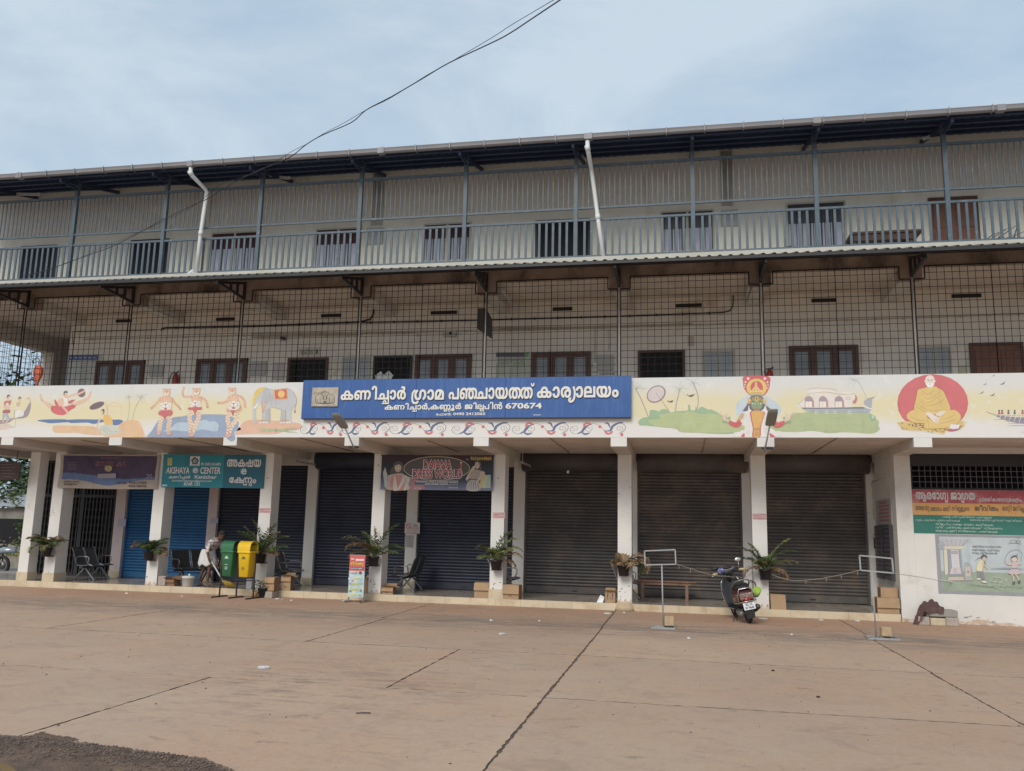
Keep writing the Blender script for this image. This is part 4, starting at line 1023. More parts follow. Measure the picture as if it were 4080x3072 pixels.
# blue and red scroll border under the sign
a = Art(0, (1180, 1480, 3.16)); BL, RD = '3E5286', 'D25560'
def gear(cx, cy, r, a0, a1):
    a.ring(RD, r*.34, cx, cy, r*.62, None, a0, a1, 14); n = 9
    for i in range(n+1): t = a0+(a1-a0)*i/n; a.line(RD, r*.22, cx+r*.6*cos(t), cy+r*.6*sin(t), cx+r*1.08*cos(t), cy+r*1.08*sin(t), sm=False)
def spiral(cx, cy, r, s, ph=0, turns=1.6, w=4):
    c = []
    for i in range(20): t = ph+s*2*pi*turns*i/19; q = r*(1-.78*i/19); c += [cx+q*cos(t), cy+q*sin(t)]
    a.line('56565C', w, *c, sm=False)
for (x0_, sx) in ((60, 1), (585, 1.1), (1190, 1.3), (1970, 1.35), (2730, 1.3), (3460, 1.28)):
    a = Art(0, (1180+x0_/3.16, 1480, 3.16)); x = 0; _w = a.w; a.w = (lambda f, k: lambda px, py: f(px*k, py))(_w, sx)
    a.line('5A5C66', 5, x+10, 690, x-8, 740, x+30, 785, x+90, 780); spiral(x+35, 712, 40, -1, 2.4, 1.3, 3.5)
    a.line(BL, 26, x+60, 784, x+110, 755, x+140, 700, x+200, 660, taper=2); a.line(BL, 24, x+100, 760, x+140, 790, x+190, 770, taper=2); a.line('5A5C66', 4, x+190, 665, x+230, 655, x+290, 690, x+330, 745, x+380, 752); spiral(x+170, 722, 42, 1, -.6, 1.2, 4)
    gear(x+160, 680, 42, -pi*1.15, -.25); a.ell(RD, x+285, 692+(4 if x0_ > 500 else 18), 19/sx, 19)
    a.line(BL, 26, x+320, 745, x+385, 745, x+410, 690, x+470, 648, x+520, 645, taper=2); a.line(BL, 20, x+330, 650, x+365, 655, x+385, 710, taper=2); a.line('5A5C66', 5, x+460, 655, x+500, 655, x+535, 690, x+520, 750, x+470, 780); spiral(x+475, 722, 40, -1, 1.2, 1.3, 3.5)
    gear(x+370, 755, 40, .0, pi*1.05); a.ell(RD, x+500, 795, 20/sx, 20); a.build('painted_scroll', parapet)

# palms, umbrella and green bank
a = Art(0, T5); GR, GR2 = 'B3BF85', '93B48C'
palm(a, 172, 218, (325, 570, 290, 480, 240, 360, 190, 260, 172, 218), [(-65, 5), (-60, 60), (-20, 110), (90, 40), (80, -50), (20, -90), (-40, -60), (105, -5)], '9DB884', 'AD9A98', 13)
palm(a, 720, 230, (668, 510, 680, 400, 705, 300, 720, 230), [(-100, -35), (-85, 60), (-40, 60), (75, 90), (125, 10), (10, -105), (60, -60), (-60, -10)], 'A3BC8E', 'B3A2A4', 14); palm(a, 895, 150, (935, 490, 955, 400, 948, 300, 920, 210, 895, 150), [(-110, -50), (-55, 60), (0, 90), (90, 35), (60, -70), (-20, -70), (-60, 10)], 'A3BC8E', 'B3A2A4', 13)
a.line('957C78', 6, 420, 270, 490, 360, 600, 520, sm=False); a.ell('8F7272', 425, 285, 128, 100, -.6); a.ell('D9CBCB', 423, 284, 113, 86, -.6); a.line('957C78', 5, 420, 270, 488, 358, sm=False)
for b in ((860, 300, 1), (605, 375, .7)): a.poly('4E4640', b[0]-60*b[2], b[1]-22, b[0]-20, b[1]+5, b[0]+10, b[1]-8, b[0]+55*b[2], b[1]-12, b[0]+25, b[1]+12, b[0], b[1]+24*b[2], b[0]-35, b[1]+8, sm=False)
a.line('B4B88E', 4, 220, 205, 262, 222, 310, 208); a.poly(GR2, 200, 630, 260, 580, 330, 570, 350, 490, 420, 490, 460, 500, 500, 475, 560, 480, 600, 520, 680, 500, 820, 490, 825, 425, 850, 425, 860, 485, 915, 485, 925, 435, 945, 480, 990, 445, 1040, 460, 1080, 480, 1120, 480, 1200, 520, 1240, 560, 1300, 640, 1400, 780, 800, 760, 690, 720, 480, 700, 300, 680, 220, 675)
a.poly(GR, 320, 620, 480, 590, 460, 550, 640, 520, 760, 520, 840, 500, 1000, 540, 1100, 530, 1200, 540, 1300, 560, 1400, 640, 1540, 690, 1540, 740, 1440, 760, 1200, 772, 760, 765, 690, 730, 560, 700, 420, 690)
for y, x0, x1 in ((630, 980, 1190), (612, 700, 900), (735, 1180, 1330), (560, 900, 1120)): a.line('9DB48A', 6, x0, y, (x0+x1)/2, y+5, x1, y-2, taper=2)
a.build('painted_landscape', parapet)
# houseboat bank (right of the dancer)
a = Art(0, T6)
a.poly('D5D4C0', -40, 980, 300, 720, 330, 735, 600, 760)
a.poly('AEBB86', -160, 900, 60, 900, 240, 800, 310, 730, 420, 735, 640, 700, 1600, 740, 1640, 830, 1720, 830, 1780, 890, 1770, 970, 1800, 1000, 1740, 1070, 1620, 1100, 1400, 1085, 1150, 1075, 900, 1090, 700, 1060, 560, 1050, 350, 1070, 100, 1065, 0, 1050, -160, 1060)
a.poly('8FB08A', 1600, 750, 1640, 750, 1650, 820, 1680, 815, 1710, 770, 1720, 850, 1660, 880, 1620, 850)
for y, x0, x1 in ((820, 900, 1130), (935, 1250, 1450), (955, 330, 620), (830, 460, 640), (1060, 720, 1120), (940, 1040, 1240)): a.line('9CB28C', 14, x0, y, (x0+x1)/2, y+8, x1, y, taper=2)
palm(a, 1350, 155, (1570, 480, 1500, 330, 1440, 220, 1370, 160), [(-150, -35), (-180, 35), (-145, 125), (-20, 170), (130, 90), (190, 5), (0, -80), (-90, -10)], '9DBBA0', 'C9BBB0', 12)
a.build('painted_landscape', parapet)
a = Art(0, T6)
a.poly('A9B0BA', 420, 645, 1600, 635, 1650, 670, 1600, 740, 1400, 775, 700, 768, 560, 715, 470, 690, sm=False); a.poly('5E5A58', 410, 637, 1500, 628, 1560, 640, 1500, 655, 430, 658, sm=False); a.poly('E8E2DC', 1500, 605, 1645, 640, 1645, 668, 1505, 630, sm=False)
for y in (680, 705, 730): a.line('8E9AA8', 5, 560, y, 1600, y-8, sm=False)
a.poly('E7DFD6', 365, 570, 440, 500, 550, 390, 700, 375, 900, 395, 1150, 410, 1340, 395, 1380, 440, 1340, 520, 1300, 600, 1290, 632, 410, 636)
a.poly('EBE4DC', 505, 325, 600, 300, 720, 292, 850, 305, 1040, 345, 1270, 375, 1280, 395, 1100, 390, 860, 360, 560, 385, 520, 370)
a.line('A9736A', 6, 505, 325, 600, 300, 720, 292, 850, 305, 975, 315, 1040, 345); a.line('A98A84', 5, 550, 385, 700, 372, 860, 362, 1100, 405, 1340, 395); a.line('A98A84', 5, 365, 570, 440, 500, 550, 390); a.line('A98A84', 5, 365, 572, 410, 632)
a.poly('C4767A', 1345, 398, 1392, 450, 1390, 520, 1350, 570, 1310, 540, 1350, 490, 1360, 440)
for x in (470, 720, 1000):
    a.poly('B98A8E', x, 632, x, 480, x+30, 445, x+80, 430, x+130, 460, x+160, 520, x+168, 632, sm=False); a.poly('9A93A0', x+15, 520, x+25, 475, x+70, 450, x+115, 475, x+122, 520, sm=False); a.poly('F0E8DE', x+12, 530, x+125, 530, x+130, 630, x+12, 632, sm=False); a.line('D8B898', 5, x+62, 530, x+64, 630, sm=False)
a.ell('B98A8E', 1235, 475, 38, 26); a.ell('F0E8DE', 1235, 475, 28, 18); a.poly('A6ABB6', 1510, 560, 1530, 510, 1600, 480, 1715, 450, 1660, 490, 1645, 640, 1560, 610); a.line('55565A', 8, 1560, 485, 1640, 470, 1715, 448, taper=2)
for x in (680, 858, 1005, 1255): a.ell('D6DAD8', x, 722, 30, 30); a.ell('8FA0A8', x, 722, 17, 17)
a.build('painted_houseboat', parapet)
# kathakali style dancer: crowned figure with green face
a = Art(0, T5)
a.poly('C8D4DC', 1440, 400, 1520, 340, 1600, 300, 1780, 300, 1880, 350, 1950, 400, 2000, 480, 1960, 560, 1900, 600, 1500, 600, 1430, 520)
a.poly('D0454F', 1540, 62, 1835, 62, 1858, 150, 1840, 230, 1770, 310, 1620, 310, 1535, 220, 1520, 140); a.ell('E6C866', 1690, 205, 128, 115); a.ell('D0454F', 1690, 205, 80, 85)
for x, y, r in ((1583, 90, 18), (1793, 90, 18), (1550, 132, 13), (1826, 136, 13), (1541, 165, 10), (1833, 172, 10), (1540, 195, 9), (1830, 208, 9)): a.ell('E8D6D0', x, y, r)
a.poly('E5BE7A', 1680, 110, 1695, 150, 1700, 190, 1740, 235, 1625, 235, 1665, 190, 1668, 150, sm=False)
for x in (1615, 1648, 1682, 1716, 1748): a.ell('E0AE4E', x, 250, 20, 22); a.ell('EDD9A0', x, 250, 11, 12)
a.poly('E2B860', 1595, 270, 1770, 272, 1765, 300, 1600, 300, sm=False); a.poly('9CAA8A', 1600, 285, 1765, 288, 1768, 312, 1612, 310, sm=False)
a.poly('53505A', 1600, 340, 1640, 305, 1740, 305, 1780, 350, 1800, 420, 1860, 470, 1865, 505, 1840, 500, 1540, 500, 1520, 490, 1560, 430)
a.ell('7E9E6E', 1690, 400, 74, 92); a.poly('C95A50', 1620, 322, 1760, 322, 1755, 338, 1625, 336, sm=False); a.poly('D9A842', 1672, 325, 1708, 325, 1715, 370, 1690, 385, 1665, 370); a.ell('B03A38', 1690, 345, 8, 16)
a.line('33332F', 9, 1622, 382, 1650, 374, 1678, 384, taper=2); a.line('33332F', 9, 1700, 384, 1730, 374, 1762, 382, taper=2); a.ell('E7E2D4', 1652, 405, 22, 9); a.ell('E7E2D4', 1728, 405, 22, 9); a.ell('2D2B2B', 1654, 405, 8, 8); a.ell('2D2B2B', 1726, 405, 8, 8)
a.line('5E7A50', 6, 1690, 405, 1684, 435, 1700, 438); a.poly('B84048', 1655, 462, 1690, 470, 1728, 460, 1700, 485, 1680, 485)
for s in (-1, 1): a.ell('DDA648', 1690+s*93, 365, 22, 28); a.ell('EAD08A', 1690+s*93, 360, 10, 12); a.ell('DDA648', 1690+s*95, 395, 17, 17)
a.poly('ECE8E2', 1590, 425, 1610, 480, 1680, 520, 1770, 480, 1800, 425, 1820, 490, 1870, 520, 1880, 620, 1850, 700, 1900, 730, 1970, 800, 1975, 822, 1430, 822, 1440, 790, 1500, 740, 1540, 730, 1535, 620, 1540, 520, 1580, 490)
a.poly('D4484E', 1495, 820, 1530, 775, 1540, 820); a.poly('D4484E', 1855, 775, 1920, 820, 1860, 822)
a.poly('CB4A50', 1620, 500, 1780, 505, 1785, 560, 1745, 700, 1735, 822, 1635, 822, 1640, 720, 1612, 580); a.poly('DFA94E', 1635, 500, 1768, 505, 1770, 580, 1730, 710, 1725, 822, 1645, 822, 1652, 720, 1628, 580)
for s in range(3): a.line('BCBAB6', 4, 1555+s*22, 530, 1560+s*20, 650, 1552+s*22, 800); a.line('BCBAB6', 4, 1800+s*22, 530, 1790+s*20, 650, 1800+s*18, 800)
for j in range(4):
    for i in range(5): a.ell('B87A38', 1655+i*16, 765+j*15, 6, 5)
for i in (-1, 0, 1): a.ring('8F5A34', 4, 1690+i*32, 728, 13, 13)
for s in (-1, 1):
    c = 1690; f = lambda *p: [v if i % 2 else c+s*(v-c) for i, v in enumerate(p)]
    a.line('DFA94E', 34, *f(1865, 530, 1900, 590, 1925, 620)); a.line('D0474F', 46, *f(1905, 620, 1950, 665, 2040, 640)); a.line('D0474F', 40, *f(1890, 640, 1940, 690, 2020, 660)); a.line(SKN, 30, *f(2045, 635, 2085, 610, 2110, 585))
    for q in ((2050, 510), (2075, 530), (2105, 545), (2150, 515)): a.line('E5CDBD', 11, *f(2095, 600, q[0], q[1]), sm=False)
    for q in ((2035, 585), (2070, 640), (2105, 635)): a.ell('6F9A78', *f(*q), 14); a.ell('A8C4A0', *f(*q), 7)
a.build('painted_crowned_dancer', parapet)
# seated saint in yellow robe before a red disc
a = Art(0, T7); YE, YD = 'E2C06E', 'B98A48'
a.ell('D25660', 825, 520, 540, 440); a.poly('DBD3C0', 300, 860, 340, 800, 700, 800, 1290, 790, 1320, 860, 1250, 930, 1040, 960, 980, 1010, 860, 990, 700, 965, 420, 940, 330, 900)
a.poly('DDBB6A', 330, 860, 350, 805, 1240, 790, 1290, 820, 1280, 890, 1040, 935, 1000, 985, 860, 960, 700, 940, 430, 930, 340, 890)
r2_ = random.Random(3)
for i in range(90):
    x = r2_.uniform(345, 1270); y = r2_.uniform(815, 930)+(30 if 750 < x < 1000 else 0); a.ell('7E5A38', x, y, 11, 7, n=8)
a.poly(YE, 425, 720, 460, 660, 560, 620, 700, 660, 760, 800, 740, 820, 560, 820, 460, 780); a.poly(YE, 920, 720, 1000, 660, 1120, 622, 1200, 650, 1250, 720, 1230, 790, 1150, 860, 1000, 900, 780, 910, 700, 900, 700, 830, 730, 740, 860, 800)
a.poly(YE, 700, 290, 760, 262, 850, 265, 900, 290, 980, 340, 1020, 420, 1080, 560, 1085, 620, 1030, 660, 900, 690, 760, 690, 690, 690, 600, 660, 540, 610, 560, 500, 580, 400, 600, 320)
for P in ((620, 350, 740, 460, 900, 380, 960, 330), (600, 400, 730, 520, 880, 440, 990, 380), (590, 440, 720, 560, 900, 520, 1020, 440), (570, 500, 690, 600, 860, 640, 1060, 600), (560, 560, 680, 640, 800, 660), (650, 320, 740, 390, 860, 320), (480, 720, 600, 780, 720, 780), (960, 780, 1080, 740, 1180, 690), (930, 840, 1060, 800, 1200, 760), (740, 760, 760, 880), (900, 700, 960, 660, 1040, 650)): a.line(YD, 7, *P, taper=2)
a.poly('E9D9CC', 715, 680, 760, 655, 860, 710, 915, 740, 910, 810, 880, 830, 800, 770); a.poly('E9D9CC', 860, 690, 960, 640, 1020, 650, 930, 720); 
for i in range(4): a.line('C9A898', 4, 850+i*14, 750, 868+i*12, 822, sm=False)
a.ell('EADDD2', 780, 200, 72, 85); a.ell('EADDD2', 780, 165, 70, 68); a.poly('F2EEEA', 725, 225, 780, 215, 838, 225, 830, 262, 785, 285, 735, 262); a.ell('EADDD2', 706, 188, 10, 20); a.ell('EADDD2', 853, 188, 10, 20)
for x in (755, 805): a.line('6A5A56', 6, x-18, 168, x, 162, x+18, 168, taper=2); a.ell('5A4A48', x, 180, 11, 6)
a.line('A58A80', 5, 780, 180, 776, 208, 788, 210); a.line('A5787A', 6, 762, 232, 780, 236, 800, 231, taper=2)
a.poly('C24A60', 1010, 910, 1070, 920, 1090, 870, 1240, 880, 1200, 925, 1090, 945); a.poly('E9E6E6', 1065, 905, 1100, 840, 1235, 850, 1215, 905, 1140, 915, sm=False)
a.build('painted_seated_saint', parapet)
# snake boat and birds at the right edge
a = Art(0, T7)
for (x, y, s) in ((1750, 100, .7), (1620, 230, .8), (1570, 360, 1), (1890, 220, 1.3), (1735, 395, 1.2)): a.poly('6E6A58', x-45*s, y+10, x-10*s, y+4, x+28*s, y-28*s, x+14*s, y+10, x-4*s, y+16*s, sm=False)
a.build('painted_birds', parapet); a = Art(0, T7)
a.poly('8A7C8C', 1640, 645, 1720, 690, 1900, 715, 2100, 735, 2300, 745, 2300, 850, 2200, 835, 2000, 800, 1850, 750); a.line('6A5E6A', 6, 1640, 645, 1720, 680, 1900, 705, 2100, 712, 2300, 715)
for i in range(7):
    x = 1780+i*75; a.line('EDE8E2', 9, x+45, 640-i*3, x-20, 745+i*14, sm=False)
for i, x in enumerate((1835, 1880, 1975, 2070, 2190, 2270)): a.ell('7A4A44', x, 640, 14, 14); a.ell('3E3636', x-2, 630, 13, 9); a.poly(('B84A50', 'B84A50', '6A5A70', '6A5A70', 'B84A50', 'B84A50')[i], x-18, 685, x-12, 655, x+12, 655, x+18, 685)
for y, x0 in ((770, 1740), (800, 1930), (830, 1960), (865, 1940), (960, 2150)): a.line('8FA3B4', 8, x0, y, x0+200, y-4, 2320, y-6, taper=2)
a.build('painted_snake_boat', parapet)
# green health-notice bands and picture on the right hand wall
T8 = (3300, 1700, 2.836)
a = Art(1.918, T8, step=.0006)
def wrect(a, col, x0, x1, z0, z1):
    a.k += 1; a.mb.use(paint(col) if isinstance(col, str) else col); y = a.Y-a.k*a.step; a.mb.add([(x0, y, z0), (x1, y, z0), (x1, y, z1), (x0, y, z1)], [(0, 1, 2, 3)])
pr_ = mat('faded_red_paint', (.45, .10, .12), .7, var=.2, vscale=5, dirt=(.5, .25, .25), dscale=5, dlo=.55, dhi=.7)
wrect(a, pr_, 21.215, 26, 2.528, 2.812); wrect(a, 'D79A3C', 21.215, 26, 2.272, 2.528); wrect(a, mat('green_paint', (.045, .20, .16), .7, var=.1), 21.215, 26, 1.875, 2.272)
bands = a.build('painted_notice_bands', B)
WT = paint('D8D2D2')
text('painted_letters', 'ആ ര േ ാ ഗ Y | ജ ാ R ഗ ത', (990, 735, 1665, 858), 1.908, WT, bands, .035, tr=T8)
text('painted_letters', 'R പ ാ ഥ മ ി ക ാ േ ര ാ ഗ Y േ ക R ന ം ,', (1705, 790, 2190, 858), 1.908, WT, bands, .02, tr=T8)
BK = paint('3A2A20')
text('painted_letters', 'ഒ ര ൊ റ v:റ', (990, 895, 1145, 965), 1.908, BK, bands, .01, tr=T8)
text('painted_letters', 'േ ര ാ ഗ ം | മ ത ി', (1160, 890, 1380, 952), 1.908, BK, bands, .01, tr=T8)
text('painted_letters', 'ന ി ങ v:ങ ള ു െ ട', (1400, 890, 1598, 968), 1.908, BK, bands, .01, tr=T8)
text('painted_letters', 'ജ ീ വ ി ത ം', (1658, 885, 1925, 950), 1.908, BK, bands, .03, tr=T8)
text('painted_letters', 'മ ാ റ v:റ ി | മ റ ി ക v:ക ാ', (1972, 885, 2240, 968), 1.908, BK, bands, .01, tr=T8)
LG = paint('B9D2C8')
for (x0, y0, x1, s) in ((1290, 1003, 1850, 'പ ക ർ v:ച | പ ന ി | R പ ത ി േ ര ാ ധ | പ ാ ല ി ക v:ക ു ക'), (990, 1040, 1490, 'സ Y യ ം | ച ി ക ി ത സ | പ ൂ ർ ണ ം | ഒ ഴ ി വ ാ ക ു ക'), (1600, 1040, 2185, 'ത ു റ സ ാ യ | ക ി ണ ർ | വ ൃ ത ി യ ാ യ ി | സ ൂ ക ്‌ ഷ ി ക ു ക'), (1215, 1085, 1865, 'ത ി ള പ ി ച | വ െ ള ം | മ ാ R ത ം | ക ു ട ി ക ു ക'), (1215, 1123, 1970, 'വ ീ ട ് | പ ര ി സ ര ം | ക ൊ ത ു ക ് | ന ി യ R ന ണ ം'), (1215, 1160, 1915, 'ആ ശ ു പ R ത ി | ന ി ർ േ ദ ശ ം | പ ാ ല ി ക ു ക')):
    text('painted_letters', s, (x0, y0, x1, y0+32), 1.908, LG, bands, .01, tr=T8)
# painted playground picture with grey border
T9 = (3500, 2150, 3.814)
a = Art(1.918, T9, step=.0006)
def zz(col, x0, y0, x1, y1): a.poly(col, x0, y0, x1, y0, x1, y1, x0, y1, sm=False)
p0 = aY(3727, 2128, 1.918); p1 = aY(3741, 2365, 1.918); wrect(a, '8A8E96', p0.x-.01, 24.4, p1.z, p0.z); wrect(a, 'B9C6CC', p0.x+.07, 24.3, p1.z+.07, p0.z-.05)
gy = aY(3760, 2275, 1.918).z; wrect(a, mat('picture_green', (.34, .41, .32), .75, var=.1, vscale=5), p0.x+.07, 24.3, p1.z+.07, gy)
K = '4A4A50'
a.poly('B9BAC2', 905, 0, 1000, 100, 1280, 98, 1365, 0, 1180, -8, 1040, 0, 960, -20, sm=False)
for x0, x1 in ((960, 1015), (1030, 1060), (1110, 1120), (1180, 1170), (1260, 1215), (1320, 1260)): a.line(K, 3, x0, 0, x1, 98, sm=False)
a.line(K, 5, 905, 0, 1000, 100, 1280, 98, 1365, 0, sm=False); a.poly('D8D2B8', 1000, 100, 1280, 98, 1278, 140, 1002, 142, sm=False); a.poly('9AA4B4', 905, 60, 975, 90, 985, 150, 920, 140)
a.poly('D9D2BC', 985, 150, 1050, 150, 1070, 520, 1005, 545, sm=False); a.poly('8E96A2', 1045, 150, 1250, 150, 1290, 540, 1060, 540, sm=False); a.poly('D3D0D2', 1090, 155, 1215, 155, 1240, 430, 1110, 430, sm=False); a.poly('CFC8CA', 1110, 430, 1240, 430, 1262, 515, 1080, 520, sm=False)
a.line(K, 5, 1002, 142, 985, 150, 1005, 545, 1070, 520, 1045, 150, sm=False); a.line(K, 4, 1090, 155, 1112, 430, 1240, 430, 1215, 155, sm=False); zz('7C8490', 1105, 170, 1200, 215); zz('A8AEB6', 1112, 178, 1192, 207)
a.ring('8A5A5E', 5, 1162, 470, 22, 25); a.poly('C9B6AE', 1050, 565, 1290, 560, 1305, 622, 1055, 625, sm=False); a.line(K, 4, 1050, 565, 1290, 560, 1305, 622, 1055, 625, sm=False, closed=True)
a.poly('A9ACAC', 1300, 360, 1340, 350, 1405, 395, 1415, 560, 1445, 620, 1310, 622, sm=False); a.poly('CEC0BA', 1320, 412, 1388, 412, 1395, 550, 1325, 552, sm=False); a.line(K, 4, 1300, 360, 1340, 350, 1405, 395, 1415, 560, 1445, 620, sm=False); a.ell('8F5A5C', 1358, 490, 14, 16)
# girl bending
a.line('4A4A50', 30, 1510, 470, 1520, 590, sm=False); a.line('7C7C86', 46, 1515, 470, 1525, 585, sm=False); a.line('7C7C86', 46, 1560, 470, 1590, 605, sm=False); a.poly('E4DCB0', 1485, 455, 1500, 380, 1545, 312, 1590, 330, 1600, 380, 1580, 430, 1570, 480, 1500, 475)
a.line('D9C0AE', 22, 1570, 350, 1620, 400, 1660, 450, sm=False); a.ell('D9BFAE', 1600, 285, 38, 42); a.poly('2E2C34', 1552, 270, 1570, 235, 1600, 226, 1640, 245, 1645, 280, 1610, 262, 1580, 272, 1575, 300); a.line('2E2C34', 9, 1560, 265, 1500, 290, 1460, 325, taper=True); a.line('2E2C34', 7, 1605, 330, 1625, 385)
a.ell('E8E4DE', 1518, 598, 32, 13); a.ell('E8E4DE', 1600, 640, 48, 16, .25); a.ring(K, 4, 1600, 640, 48, 18)
# skipping girl
a.line('6A6A6E', 5, 1912, 345, 1925, 260, 1990, 180, 2080, 150, 2150, 170, 2180, 230, 2160, 290, 2175, 345); a.line('D9C0AE', 18, 2020, 365, 1970, 380, 1925, 335); a.line('D9C0AE', 18, 2110, 370, 2150, 370, 2170, 335)
a.poly('CDB9BC', 2020, 350, 2060, 338, 2105, 350, 2110, 400, 2105, 440, 2155, 490, 2140, 525, 2060, 528, 1980, 520, 1965, 490, 2010, 445, 2020, 400); a.ell('DCC4B2', 2055, 295, 45, 43); a.poly('2A2A38', 2005, 300, 2010, 262, 2050, 240, 2095, 255, 2110, 300, 2085, 270, 2050, 268, 2025, 280); a.poly('2A2A30', 2060, 240, 2095, 232, 2112, 205, 2100, 240, 2075, 248)
a.line('DCC4B2', 17, 2015, 525, 2040, 570, 2050, 630); a.line('DCC4B2', 17, 2075, 528, 2105, 570, 2130, 620); a.ell('2E3A34', 2050, 655, 20, 26, .5); a.ell('2E3A34', 2130, 640, 20, 26, .4)
for P in ((1735, 562, 1950, 600), (1700, 630, 1910, 660), (1655, 685, 1875, 755), (1735, 562, 1655, 685), (1800, 575, 1745, 690), (1870, 590, 1810, 735), (1950, 600, 1870, 765), (1880, 600, 1940, 640), (1945, 605, 1860, 640)): a.line('C6D0C4', 6, *P, sm=False)
a.line('5A8A6A', 10, 1330, 670, 1500, 690, 1700, 708, 2260, 712, taper=2); a.line('BFD8C8', 7, 905, 608, 1000, 620, 1120, 640, 1150, 660); a.line('7E8C96', 14, 1680, 440, 1900, 432, 2250, 445, taper=2)
for y, s in ((100, 'എ ല v:ല ാ വ ർ ക ു ം | േ പ ാ ഷ ക ാ ഹ ാ ര ം'), (150, 'ക ു ട ി ക ൾ ക ു ം | ന ല v:ല'), (200, 'ശ ു ച ി | ശ ീ ല ങ ൾ')):
    pass
pic = a.build('painted_picture', B)
for y, x1, s in ((80, 1865, 'എ ല v:ല ാ വ ർ ക ു ം | േ പ ാ ഷ ക ാ ഹ ാ ര ം'), (132, 1845, 'ക ള ി ക ള ു ം | വ ൃ ത ി യ ു ം'), (180, 1805, 'ന ല v:ല | ശ ീ ല ങ ൾ')):
    text('painted_letters', s, (1425, y, x1, y+42), 1.90, paint('4C4C58'), pic, .01, tr=T9)
a = Art(1.918, T9, step=.0006); a.k = 8
a.ring('50505A', 6, 2050, 30, 55, 22); a.line('50505A', 5, 1960, 65, 2060, 55, 2165, 70); a.ring('50505A', 5, 2120, 35, 35, 18); a.line('6A6A60', 5, 2120, 745, 2150, 735, 2190, 745); a.build('painted_emblem', pic)
# peeling patches low on the end wall, mud splash
a = Art(1.918, T9, step=.0002); rp = random.Random(9)
W_ = [(21.0, 0.001)]; x = 20.9
mbm = MB().use(mat('mud_splash_wall', (.60, .46, .35), .9, var=.3, vscale=6, dirt=(.73, .67, .6), dscale=9, dlo=.45, dhi=.6)); P = [(x_, 1.9186, .07+.03*sin(x_*4)+.02*sin(x_*11)+rp.uniform(-.008, .008)) for x_ in [20.885+i*.02 for i in range(210)]]
V = [Vector((p[0], 1.9186, .0)) for p in P]+[Vector(p) for p in P]; n_ = len(P); mbm.add(V, [(i, i+1, n_+i+1, n_+i) for i in range(n_-1)]); mbm.build('mud_splash', B)
for (cx, cy, r) in ((1080, 1140, 30), (1340, 1180, 34), (1400, 1165, 22), (1520, 1185, 26), (1665, 1215, 12), (1755, 1250, 30), (1655, 1300, 12), (1810, 1310, 20), (1300, 1330, 50), (450, 1240, 10), (2070, 1215, 9)):
    for q in range(3):
        P = []; 
        for i in range(9): t = i/9*2*pi; rr = r*rp.uniform(.35, .9); P += [cx+rp.uniform(-2, 2)+(q-1)*r*.5+rr*cos(t), cy+(q-1)*r*.2*rp.uniform(-1, 1)+rr*.5*sin(t)]
        a.poly('8A8580', *P, sm=False)
tag(a.build('chipped_paint', B), kind='stuff')
# ------------------------------------------------------------------ main name board
TS, TS2 = (1180, 1480, 3.16), (1850, 1480, 3.16)
sb = empty('name_board', (7.79, -.12, 4.16), 'long blue name board with raised white Malayalam lettering in the middle of the painted parapet', 'sign board')
sblue = mat('sign_blue', (.032, .105, .33), .4, var=.08, vscale=3, dirt=(.06, .15, .36), dscale=5, stretch=(4, 4, .4))
xs = [7.79, aY(1658, 1590, -.12).x, aY(2014, 1580, -.12).x, 15.27]
for i in range(3):
    mb = MB().use(sblue); mb.box(xs[i]+.004, xs[i+1]-.004, -.12, -.01, 4.16, 5.04); mb.build('board_panel', sb)
mb = MB().use(mat('sign_edge', (.02, .035, .09), .5)); mb.box(7.80, 15.26, -.115, 0, 4.145, 4.159); mb.box(7.80, 15.26, -.1, 0, 5.041, 5.05); mb.box(7.80, 15.26, -.108, -.06, 4.17, 5.03); mb.build('frame', sb)
LW = mat('raised_letter_white', (.80, .77, .70), .3, var=.08, vscale=6); SH = mat('painted_letter_shadow', (.035, .045, .07), .6)
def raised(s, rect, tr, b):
    r2 = (rect[0]+1.5, rect[1]+2.5, rect[2]+3, rect[3]+4)  # dark copy shifted down and right: the letters' shadow painted on the board
    text('letter_shadow', s, r2, -.1215, SH, sb, b+.012, .002, tr=tr); text('raised_letters', s, rect, -.12, LW, sb, b, .03, tr=tr)
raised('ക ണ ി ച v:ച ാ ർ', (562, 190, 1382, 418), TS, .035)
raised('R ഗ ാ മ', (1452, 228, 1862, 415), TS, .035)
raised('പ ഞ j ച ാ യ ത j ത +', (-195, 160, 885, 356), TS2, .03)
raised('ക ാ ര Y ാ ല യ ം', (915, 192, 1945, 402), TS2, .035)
text('raised_letters', 'ക ണ ി ച v:ച ാ ർ , ക ണ v:ണ ൂ ർ | ജ ി ല v:ല .', (1115, 400, 2390, 512), -.12, LW, sb, .03, .015, tr=TS)
text('raised_letters', 'പ ി ൻ', (228, 385, 480, 478), -.12, LW, sb, .03, .015, tr=TS2)
text('raised_letters', '670674', (520, 400, 975, 470), -.12, LW, sb, .03, .015, tr=TS2)
text('raised_letters', 'േ ഫ ാ ൺ :', (1762, 520, 1955, 556), -.12, LW, sb, .02, .01, tr=TS); text('raised_letters', '0490 2412065', (1978, 518, 2380, 552), -.12, LW, sb, .02, .01, tr=TS)
a = Art(-.122, TS2); a.line('C9D2DE', 4, 868, 543, 968, 541, sm=False); a.line('C9D2DE', 4, 872, 552, 960, 551, sm=False); a.build('maker_mark', sb)
p0, p1 = aY(1180+205/3.16, 1480+202/3.16, -.15), aY(1180+520/3.16, 1480+438/3.16, -.15)
